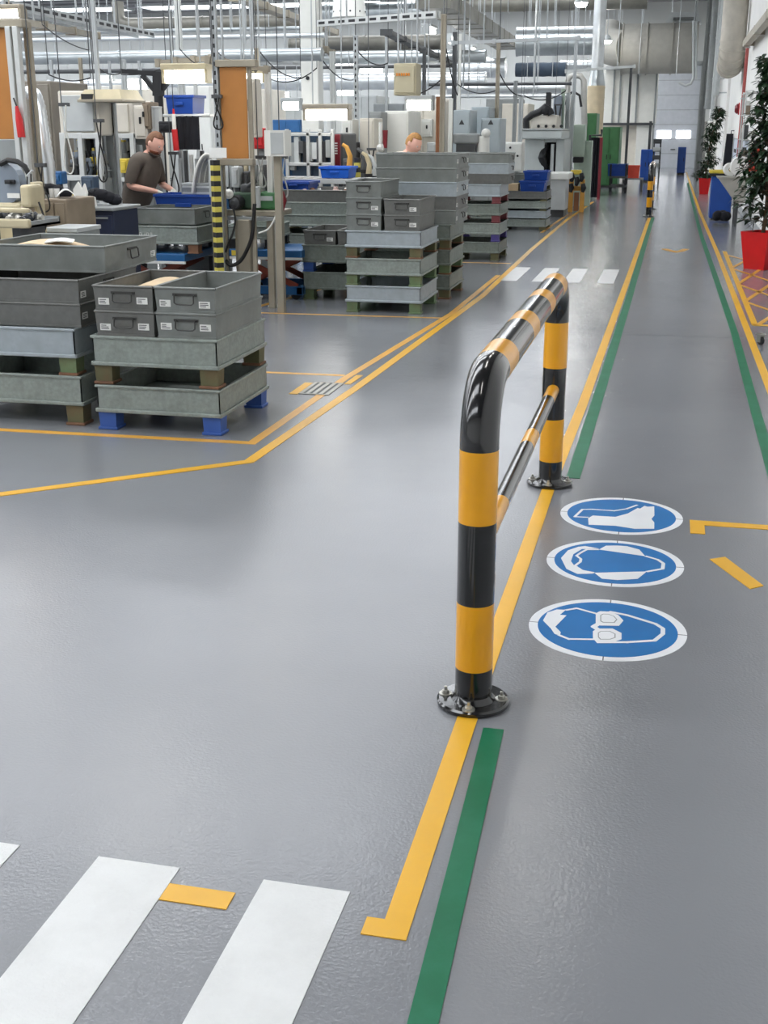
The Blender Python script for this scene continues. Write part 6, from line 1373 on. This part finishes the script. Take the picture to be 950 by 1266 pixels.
t = thing('cable_trunking', 'long grey cable trunking high along the white wall', 'cable duct', (XR-0.14, 19.0, 0)); z_ = a_(935, 36, 1.24).z; m = M(ALUB); m.box(-0.06, 0.058, -9, 7.6, z_-0.07, z_+0.07, bev=0.008); m.build('channel', t); m = M(ALUB)
for k_ in range(6): m.box(-0.065, 0.13, -8+3*k_, -7.97+3*k_, z_-0.075, z_+0.075)
m.build('joints', t)
# big bent wall duct
WDUCT = mat('pale_beige_duct', (196, 190, 178), 0.6, var=0.06, bump=0.2, bscale=6)
p0, p1, p2, p3, p4 = a_(908, -40, 1.02), a_(908, 30, 1.02), a_(906, 62, 1.0), a_(900, 78, 0.95), a_(888, 88, 0.85)
t = thing('wall_duct', 'thick beige duct coming down the white wall and bending near the alarm', 'duct', (p1.x, p1.y, 0)); m = M(WDUCT)
Yd = 29.0; xs = XR-0.30; zz0 = at(905, 60, Yd).z
pts_ = [(xs, Yd, ZC), (xs, Yd, zz0+0.15)]+[(xs-0.0, Yd+0.45-0.45*math.cos(q), zz0+0.15-0.45*math.sin(q)) for q in [PI/2*i/5 for i in range(1, 6)]]+[(xs, Yd+1.4, zz0-0.3)]
m.tube(pts_, 0.27, WDUCT, 24); m.build('pipe', t, world=True)
m = M(WDUCT)
for k_ in range(1, 7):
    p_, q_ = Vector(pts_[k_]), Vector(pts_[k_+1]); d_ = (q_-p_).normalized()*0.02; m.tube([p_-d_, p_+d_], 0.285, WDUCT, 24)
m.build('gore_rings', t, world=True)
for i, (px, y0, y1, Y, r_, mt_, lb) in enumerate(((895, -30, 75, 33, 0.09, DUCTB, 'bright vertical pipe beside the thick beige duct'), (886, -30, 118, 38, 0.07, LGREY, 'pale vertical pipe ending above the slim ficus'), (875, -30, 135, 43, 0.1, MGREY, 'grey vertical pipe beside the far steel column'), (880, -30, 150, 41, 0.06, LGREY, 'thin pale vertical pipe on the far white wall'))):
    a = at(px, y1, Y); t = thing('wall_pipe', lb, 'pipe', (min(a.x, XR-0.12), Y, 0)); m = M(mt_); m.tube([(0, 0, a.z), (0, 0, ZC)], r_, mt_, 14); m.build('pipe', t); m = M(mt_)
    for k_ in range(5): zz = a.z+0.05+(ZC-a.z-0.1)*k_/4; m.tube([(0, 0, zz), (0, 0, zz+0.05)], r_*1.2, mt_, 14); m.box(0, XR-t.location.x, -0.02, 0.02, zz+0.01, zz+0.04)
    m.build('clips', t)
for i, (Y, w, h, lb) in enumerate(((43.5, 0.9, 1.9, 'white flat cabinet on the far white wall, nearer the slim ficus'), (49.0, 1.0, 1.9, 'white flat cabinet on the far white wall, nearer the far door'))):
    t = thing('wall_cabinet', lb, 'cabinet', (XR-0.16, Y, 0)); m = M(WHITE); m.box(-0.16, 0.16, -w/2, w/2, 0.08, h, bev=0.015); m.box(-0.13, 0.16, -w/2+0.04, w/2-0.04, 0, 0.1, DGREY); m.build('body', t); m = M(WHITE); m.box(-0.175, -0.155, -w/2+0.02, w/2-0.02, 0.12, h-0.04, bev=0.006); m.build('door', t)
t = thing('hanging_coat', 'tall dark hanging bag on the wall beside the slim ficus', 'bag', (XR-0.12, 31.5, 0.75)); m = M(BLACKF); m.frustum(-0.08, 0.1, -0.2, 0.2, 0, -0.05, 0.1, -0.15, 0.15, 0.75, BLACKF); m.build('bag', t); m = M(DGREY); m.tube([(0.05, 0, 0.74), (0.05, 0, 0.82), (0.12, 0, 0.82)], 0.012, DGREY, 8); m.build('hook', t)
t = thing('white_hose_loop', 'pale cable looping down from the large grey duct at the far end', 'cable', at(858, 60, 43.0)); m = M(LGREY)
m.tube([at(858, 26, 43), at(858, 95, 43), at(855, 103, 43), at(848, 106, 43), at(840, 102, 43)], 0.045, LGREY, 8); m.tube([at(861, 26, 43), at(861, 90, 43), at(861, 98, 43)], 0.035, LGREY, 8); m.build('cable', t, world=True)
m = M(MGREY); q = at(859.5, 26, 43); m.tube([q, (q.x, 43, ZC)], 0.03, MGREY, 8); m.build('hanger', t, world=True)
# small caster on the floor at the right edge
t = thing('swivel_caster', 'small black and silver swivel caster on the floor by the yellow line', 'caster', (0.772, 9.72, 0), 0.5); m = M(BLACKM); m.tube([(-0.012, 0, 0.03), (0.012, 0, 0.03)], 0.03, BLACKM, 20); m.build('wheel', t)
m = M(ZINC); m.box(-0.02, -0.015, -0.015, 0.035, 0.02, 0.075); m.box(0.015, 0.02, -0.015, 0.035, 0.02, 0.075); m.box(-0.02, 0.02, -0.015, 0.035, 0.07, 0.077); m.box(-0.03, 0.03, -0.02, 0.045, 0.08, 0.085, bev=0.002); m.tube([(0, 0.01, 0.07), (0, 0.01, 0.085)], 0.012, ZINC, 12); m.build('fork', t)

rr = random.Random(44)
for i, (p, q, Y, sag, r_) in enumerate((((52, 30), (110, 62), 11.6, 0.10, 0.008), ((60, 92), (112, 96), 12.2, 0.12, 0.010), ((116, 78), (150, 90), 12.6, 0.15, 0.009), ((150, 92), (215, 78), 13.6, 0.12, 0.010),
        ((222, 60), (262, 84), 12.2, 0.14, 0.008), ((264, 60), (318, 88), 11.4, 0.12, 0.008), ((320, 62), (372, 96), 15.5, 0.25, 0.012), ((330, 96), (392, 84), 17.0, 0.3, 0.012),
        ((396, 70), (440, 98), 17.5, 0.3, 0.012), ((440, 60), (480, 78), 17.0, 0.25, 0.012), ((500, 118), (548, 96), 16.4, 0.18, 0.014), ((552, 60), (566, 118), 20.0, 0.2, 0.014), ((566, 104), (617, 110), 22.5, 0.3, 0.014), ((617, 88), (645, 118), 23.0, 0.3, 0.016), ((648, 118), (700, 112), 25.8, 0.35, 0.018))):
    a, b = at(*p, Y), at(*q, Y); Q = []
    for k in range(17):
        s = k/16; v = a.lerp(b, s); v.z -= sag*1.5*s*(1-s); Q.append(v)
    t = thing('hanging_cable', 'thin dark cable sagging overhead above the workplaces', 'cable', tuple(a), 0, 'dark cables sagging overhead')
    m = M(CABLE); m.tube(Q, r_*0.7, CABLE, 6); m.build('cable', t, world=True)
    m = M(DGREY)
    m.tube([a, (a.x, a.y, ZC)], 0.005, DGREY, 5); m.build('hanger', t, world=True)
    m = M(DGREY); m.tube([b, (b.x, b.y, ZC)], 0.005, DGREY, 5); m.build('hanger', t, world=True)
# loops of hose hanging down at the posts
for i, (px, y0, y1, Y, mt_, lb) in enumerate(((50, 205, 262, 8.7, CABLE, 'black hose loop hanging between the drilling machine and the silver hose'), (79, 130, 215, 10.2, WHITE, 'pale cable loop hanging at the grey fronted machine'), (122, 150, 225, 10.6, CABLE, 'dark cable loop at the corner of the grey fronted machine'),
        (214, 190, 240, 12.5, CABLE, 'dark hose loop hanging beside the worker under the red lance'), (268, 120, 160, 10.55, CABLE, 'dark cable loop between the perforated upright and the orange board'), (322, 195, 232, 10.9, HOSEG, 'grey hose loop under the white angular box'), (349, 195, 245, 10.9, HOSEG, 'pale hose loop beside the dark red hand tool'), (459, 185, 225, 15.0, CABLE, 'dark hose loop behind the column of three totes'), (690, 130, 170, 25.6, CABLE, 'dark hose loop at the side of the large light grey machine'))):
    a, b = at(px-3, y0, Y), at(px+4, y0+4, Y); c = at(px, y1, Y); Q = []
    for k in range(19):
        s = k/18; Q.append(Vector(((1-s)*a.x+s*b.x+0.05*math.sin(PI*2*s), Y+0.02*math.sin(5*s), a.z+(c.z-a.z)*math.sin(PI*s)**0.6)))
    t = thing('hose_loop', lb, 'hose', tuple(a)); m = M(mt_); m.tube(Q, 0.0065*Y/10, mt_, 8); m.build('hose', t, world=True)
    m = M(DGREY); m.box(a.x-0.02, b.x+0.02, Y-0.02, Y+0.02, a.z-0.01, a.z+0.02); m.tube([(a.x, Y, a.z), (a.x, Y, ZC)], 0.005, DGREY, 5); m.build('hook', t, world=True)
# small wall-mounted fittings that fill the machine fronts
for i, (r_, Y, mt_, lb) in enumerate((((62, 212, 76, 228), 10.3, BLUEM, 'small blue box beside the lower end of the silver hose'), ((100, 218, 116, 236), 10.4, GLASSB, 'small dark blue box above the crumpled black jacket'), ((148, 196, 158, 214), 12.9, YELP, 'small yellow box on the machine left of the worker'), ((286, 206, 296, 232), 11.0, LGREY, 'small pale box standing behind the green machine, nearer the striped pole'),
        ((300, 212, 309, 236), 11.05, DGREY, 'small dark box standing behind the green machine'), ((330, 226, 340, 240), 11.1, WHITE, 'small white box on the end of the green machine'), ((424, 196, 432, 212), 14.6, DGREY, 'small dark box right of the dark red sign'), ((528, 176, 540, 190), 17.6, LGREY, 'small pale box at the foot of the warm white cabinet'), ((604, 168, 612, 184), 21.6, WHITE, 'small white box left of the white control panel'))):
    t = cabinet('fitting_box', lb, 'box', rect(*r_, Y), Y, 0.12, mt_, 1, floor=False, handle=None)
    m = M(DGREY); m.box(-0.02, 0.02, -0.02, 0.02, -t.location.z, 0.005); m.build('stand', t)
# ------------------------------------------------------------------ people
def eval_mesh(ob):
    dg = bpy.context.evaluated_depsgraph_get(); dg.update()
    return bpy.data.meshes.new_from_object(ob.evaluated_get(dg))
def skin(chains, root, sub=2):
    """grow one surface around joints; chains: list of [(name or None, point, radius), ...] sharing named joints"""
    idx, vs, rs, es = {}, [], [], []
    for ch in chains:
        prev = None
        for (n, p, r) in ch:
            if n in idx: i = idx[n]
            else:
                i = len(vs); vs.append(p); rs.append(r if hasattr(r, '__len__') else (r, r))
                if n: idx[n] = i
            if prev is not None: es.append((prev, i))
            prev = i
    me = bpy.data.meshes.new('skin_base'); me.from_pydata(vs, es, []); ob = bpy.data.objects.new('skin_base', me); C.objects.link(ob)
    ob.modifiers.new('s', 'SKIN'); 
    for i, r in enumerate(rs): me.skin_vertices[0].data[i].radius = r; me.skin_vertices[0].data[i].use_root = False
    me.skin_vertices[0].data[idx[root]].use_root = True
    sm = ob.modifiers.new('d', 'SUBSURF'); sm.levels = sm.render_levels = sub
    out = eval_mesh(ob); bpy.data.objects.remove(ob); return out
def fuse(name, meshes, mt, parent, voxel=0.012, smooth=3, paint=None):
    """join closed surfaces into one continuous skin"""
    bm = bmesh.new()
    for me in meshes: bm.from_mesh(me)
    me = bpy.data.meshes.new(name); bm.to_mesh(me); bm.free()
    ob = bpy.data.objects.new(name, me); C.objects.link(ob)
    rm = ob.modifiers.new('r', 'REMESH'); rm.mode = 'VOXEL'; rm.voxel_size = voxel
    if smooth: s = ob.modifiers.new('m', 'SMOOTH'); s.factor = 0.5; s.iterations = smooth
    out = eval_mesh(ob); bpy.data.objects.remove(ob)
    out.materials.clear()
    for q in (mt if isinstance(mt, list) else [mt]): out.materials.append(q)
    for p in out.polygons:
        p.use_smooth = True
        if paint: p.material_index = paint(p.center)
    out.name = name; o = bpy.data.objects.new(name, out); C.objects.link(o); o.parent = parent
    return o
def bm_mesh(fn):
    m = M(SKIN); fn(m); me = bpy.data.meshes.new('t'); m.bm.to_mesh(me); m.bm.free(); return me
def hand_chains(w, fwd, side, palm_dn, r=0.0085):
    """palm and five bent fingers from the wrist w; fwd along the hand, side towards the thumb, palm_dn out of the palm"""
    w, fwd, side, dn = Vector(w), Vector(fwd).normalized(), Vector(side).normalized(), Vector(palm_dn).normalized()
    ch = [[('w', w-fwd*0.03, 0.026), ('p', w+fwd*0.04, (0.034, 0.02)), (None, w+fwd*0.085, (0.036, 0.016))]]
    out = [ch]
    for i, ln in enumerate((0.072, 0.08, 0.075, 0.058)):
        b = w+fwd*0.07+side*(0.03-0.02*i)
        out.append([[('w', b, r*1.15), (None, b+fwd*0.03, r*1.1), (None, b+fwd*(0.03+ln*0.4)+dn*0.012, r), (None, b+fwd*(0.03+ln*0.68)+dn*0.035, r*0.85)]])
    b = w+fwd*0.025+side*0.028
    out.append([[('w', b, r*1.3), (None, b+side*0.025+fwd*0.02+dn*0.01, r*1.2), (None, b+side*0.032+fwd*0.05+dn*0.024, r)]])
    return out
def head_mesh(c, pitch, turn, scale=1.0):
    """head with brow, nose, mouth, ears; local -Y is the face"""
    me = bpy.data.meshes.new('h'); bm = bmesh.new(); bmesh.ops.create_uvsphere(bm, u_segments=32, v_segments=24, radius=1.0)
    for v in bm.verts:
        x, y, z = v.co; z2 = z
        sx = 0.074*(1-0.16*max(0, -z)**1.2); sy = 0.096*(1-0.10*max(0, -z))
        v.co = Vector((x*sx, y*sy, z*0.118))
        if y < -0.2:
            k = math.exp(-((x/0.20)**2))*math.exp(-(((z+0.12)/0.20)**2)); v.co.y -= 0.018*k                      # nose
            for s in (-1, 1): k = math.exp(-(((x-s*0.38)/0.17)**2))*math.exp(-(((z-0.04)/0.12)**2)); v.co.y += 0.013*k   # eye sockets
            k = math.exp(-((x/0.5)**2))*math.exp(-(((z-0.22)/0.10)**2)); v.co.y -= 0.006*k                      # brow
            k = math.exp(-((x/0.34)**2))*math.exp(-(((z+0.48)/0.05)**2)); v.co.y += 0.006*k                     # mouth line
            k = math.exp(-((x/0.3)**2))*math.exp(-(((z+0.82)/0.15)**2)); v.co.y -= 0.010*k                      # chin
    for s in (-1, 1):
        r = bmesh.ops.create_uvsphere(bm, u_segments=12, v_segments=8, radius=1.0)
        for v in r['verts']: v.co = Vector((v.co.x*0.010+s*0.077, v.co.y*0.019+0.008, v.co.z*0.032+0.0))
    r = bmesh.ops.create_cone(bm, cap_ends=True, segments=14, radius1=0.021, radius2=0.010, depth=0.022)
    for v in r['verts']: v.co = Vector((v.co.x*0.7, -0.101+v.co.y*0.55, v.co.z-0.018))
    mx = Matrix.Translation(c) @ Matrix.Rotation(turn, 4, 'Z') @ Matrix.Rotation(pitch, 4, 'X') @ Matrix.Scale(scale, 4)
    for v in bm.verts: v.co = mx @ v.co
    bm.to_mesh(me); bm.free(); return me, mx
def cap_mesh(name, mx, keep, grow, mt, parent, thick=0.012):
    bm = bmesh.new(); bmesh.ops.create_uvsphere(bm, u_segments=36, v_segments=28, radius=1.0)
    dl = [v for v in bm.verts if not keep(v.co)]; bmesh.ops.delete(bm, geom=dl, context='VERTS')
    rr = random.Random(1)
    for v in bm.verts:
        x, y, z = v.co; g = grow*(1+rr.uniform(-0.012, 0.012)); v.co = mx @ Vector((x*0.074*g*(1-0.16*max(0, -z)**1.2), y*0.096*g*(1-0.1*max(0, -z)), z*0.118*g))
    me = bpy.data.meshes.new(name); bm.to_mesh(me); bm.free(); me.materials.append(mt)
    for p in me.polygons: p.use_smooth = True
    o = bpy.data.objects.new(name, me); C.objects.link(o); o.parent = parent
    s = o.modifiers.new('t', 'SOLIDIFY'); s.thickness = thick; s.offset = -1
    return o
def make_person(label, loc, rz, hair, shirt, beard=True, k=1.0, lean=0.14, headpitch=0.38):
    t = thing('person', label, 'person', loc, rz); t.scale = (k, k, k)
    hip = Vector((0, 0.02, 0.93)); ch = Vector((0, -0.10-lean*0.25, 1.20)); nk = Vector((0, -0.10-lean*0.75, 1.44)); hd = Vector((0, -0.20-lean*0.85, 1.565))
    shL, shR = Vector((0.19, -0.10-lean*0.6, 1.385)), Vector((-0.19, -0.10-lean*0.6, 1.385))
    elL, elR = Vector((0.28, -0.20, 1.115)), Vector((-0.27, -0.12, 1.115))
    wrL, wrR = Vector((0.13, -0.44, 1.06)), Vector((-0.10, -0.38, 1.055))
    def torso(g, neck=True):
        c = [('hip', hip, (0.165+g, 0.125+g)), ('bel', hip.lerp(ch, 0.5), (0.185+g, 0.165+g)), ('ch', ch, (0.19+g, 0.15+g)), ('sh', nk.lerp(ch, 0.22), (0.15+g, 0.09+g))]
        return c+([('nk', nk, 0.058), (None, nk.lerp(hd, 0.45), 0.056)] if neck else [('nk', nk.lerp(ch, 0.06), 0.062+g)])
    def arm(s, e, w, g, full=True):
        c = [('sh', s, 0.1), (None, s, 0.066+g), (None, s.lerp(e, 0.5), 0.054+g), (None, e, 0.044+g)]
        return c+([(None, e.lerp(w, 0.4), 0.04), (None, w, 0.028)] if full else [])
    def leg(s, g, full=True):
        c = [('hip', hip, .1), (None, Vector((s*0.095, 0.02, 0.86)), 0.092+g), (None, Vector((s*0.11, 0.0, 0.66)), 0.078+g), (None, Vector((s*0.115, -0.01, 0.48)), 0.056+g), (None, Vector((s*0.12, 0.02, 0.32)), 0.054+g), (None, Vector((s*0.12, 0.03, 0.10)), 0.04+g)]
        return c+([(None, Vector((s*0.12, -0.03, 0.045)), 0.036), (None, Vector((s*0.125, -0.14, 0.035)), 0.03)] if full else [])
    hm, mx = head_mesh(hd, headpitch, -0.1, 1.14)
    hands = []
    for (w, e, s) in ((wrL, elL, -1), (wrR, elR, 1)):
        f = (w-e).normalized(); sd = Vector((s*1.0, 0, 0)); sd = (sd-f*sd.dot(f)).normalized(); dn = Vector((0, 0, -1)); dn = (dn-f*dn.dot(f)).normalized()
        hands.append([skin(c, 'w', 1) for c in hand_chains(w, f+Vector((0, 0, -0.25)), sd, dn)])
    body = skin([torso(0)]+[arm(shL, elL, wrL, 0), arm(shR, elR, wrR, 0)]+[leg(1, 0), leg(-1, 0)], 'hip')
    bo = fuse('body', [body, hm]+hands[0]+hands[1], SKIN, t, 0.009, 2)
    segs = [('torso', hip, ch), ('torso', ch, nk.lerp(ch, 0.1)), ('torso', shL, shR), ('neck', nk.lerp(ch, 0.16), hd)]
    for (q, e, w_) in ((shL, elL, wrL), (shR, elR, wrR)): segs += [('upper', q, q.lerp(e, 0.86)), ('fore', e, w_), ('hand', w_, w_+(w_-e).normalized()*0.18)]
    for q in (-1, 1): segs += [('leg', Vector((q*0.095, 0.02, 0.80)), Vector((q*0.12, 0.03, 0.11))), ('foot', Vector((q*0.12, 0.0, 0.04)), Vector((q*0.125, -0.14, 0.03)))]
    def part(p):
        bst = None
        for (n, u, v) in segs:
            d = v-u; k_ = max(0, min(1, (p-u).dot(d)/d.length_squared)); q = (p-(u+d*k_)).length
            if n == 'torso': q -= 0.07
            if n in ('fore', 'hand') and q > 0.075: q += 0.3
            if bst is None or q < bst[0]: bst = (q, n)
        return bst[1]
    kinds = [part(v.co) for v in bo.data.vertices]
    def cloth(name, ks, off, mt, cond=None, sm=4):
        bm = bmesh.new(); bm.from_mesh(bo.data); bm.verts.ensure_lookup_table()
        dl = [v for v in bm.verts if kinds[v.index] not in ks or (cond and not cond(v.co))]
        bmesh.ops.delete(bm, geom=dl, context='VERTS'); bm.normal_update()
        for _ in range(sm): bmesh.ops.smooth_vert(bm, verts=[v for v in bm.verts if not v.is_boundary], factor=0.5, use_axis_x=True, use_axis_y=True, use_axis_z=True)
        bm.normal_update()
        for v in bm.verts: v.co += v.normal*off
        me = bpy.data.meshes.new(name); bm.to_mesh(me); bm.free(); me.materials.clear(); me.materials.append(mt)
        for p in me.polygons: p.use_smooth = True; p.material_index = 0
        o = bpy.data.objects.new(name, me); C.objects.link(o); o.parent = t
        q = o.modifiers.new('t', 'SOLIDIFY'); q.thickness = 0.006; q.offset = -1
        return o
    cloth('shirt', ('torso', 'upper'), 0.022, shirt, lambda c: c.z > 0.86 and (c.z < 1.455 or math.hypot(c.x-nk.x, c.y-nk.y) > 0.085), 6)
    cloth('trousers', ('leg', 'torso'), 0.014, TROUS, lambda c: c.z < 0.98)
    cloth('glove', ('hand',), 0.004, GLOVE, lambda c: c.x > 0, 0); cloth('glove', ('hand',), 0.004, GLOVE, lambda c: c.x <= 0, 0)
    for s in (-1, 1):
        m = M(SHOE); m.ball((s*0.12, -0.06, 0.045), 0.05, SHOE, 16, 10, (0.95, 2.7, 0.9)); m.ball((s*0.12, 0.03, 0.075), 0.052, SHOE, 14, 10, (0.95, 1.0, 1.1)); m.box(s*0.12-0.045, s*0.12+0.045, -0.18, 0.07, 0, 0.022, SHOE, bev=0.01); m.build('shoe', t)
    # hair, beard, eyes
    cap_mesh('hair', mx, lambda c: c.z > 0.55-0.25*max(0, c.y) or (c.y > 0.12 and c.z > -0.3) or (c.y > -0.25 and c.z > 0.18), 1.06, hair, t)
    if beard: cap_mesh('beard', mx, lambda c: c.y < 0.1 and c.z < -0.34 and not (abs(c.x) < 0.3 and c.z > -0.5), 1.05, BEARD, t, 0.008)
    for s in (-1, 1):
        m = M(PAPER); p = mx @ Vector((s*0.029, -0.0775, 0.004)); m.ball(p, 0.0095, PAPER, 10, 8); q = mx @ Vector((s*0.029, -0.084, 0.002)); m.ball(q, 0.0055, DGREY, 8, 6); m.build('eye', t)
    return t
wk = at(190, 205, 12.25)
make_person('bearded worker in a dark brown shirt and white gloves bending over the trays', (at(178, 230, 12.2).x-0.14, 12.25, 0), math.radians(80), HAIR, SHIRT, True, 0.93)
BLOND = mat('blond_hair', (176, 128, 72), 0.7, var=0.15, scale=40)
PALESH = mat('pale_shirt', (196, 190, 178), 0.85)
make_person('person with blond hair bending down behind the tall tote stack', (at(485, 190, 14.2).x, 14.2, 0), math.radians(70), BLOND, PALESH, False, 0.92)
# open blue bin on a stand under the hands of the worker
a = at(232, 252, 11.75); zb = at(232, 268, 11.75).z
make_bin('large dark blue bin under the gloved hands of the worker', (a.x-0.02, 11.9, zb), 0.62, 0.42, at(232, 240, 11.75).z-zb, BLUEB)
t = thing('bin_stand', 'dark stand under the large dark blue bin', 'stand', (a.x-0.02, 11.9, 0)); m = M(DGREY); m.box(-0.27, 0.27, -0.15, 0.15, zb-0.03, zb, bev=0.004); m.build('top', t)
for sx in (-0.24, 0.24):
    for sy in (-0.12, 0.12):
        m = M(DGREY); m.box(sx-0.02, sx+0.02, sy-0.02, sy+0.02, 0, zb-0.029); m.build('leg', t)
# ------------------------------------------------------------------ world and view
w = bpy.data.worlds.new('sky'); bpy.context.scene.world = w; w.use_nodes = True
w.node_tree.nodes['Background'].inputs['Color'].default_value = (0.8, 0.88, 1.0, 1); w.node_tree.nodes['Background'].inputs['Strength'].default_value = 1.0
s = bpy.context.scene
s.view_settings.view_transform = 'Standard'; s.view_settings.look = 'None'; s.view_settings.gamma = 1.0; s.view_settings.exposure = 0.30
s.view_settings.use_curve_mapping = False
s.cycles.use_denoising = True
s.cycles.max_bounces = 6; s.cycles.diffuse_bounces = 4; s.cycles.glossy_bounces = 3; s.cycles.sample_clamp_indirect = 8.0
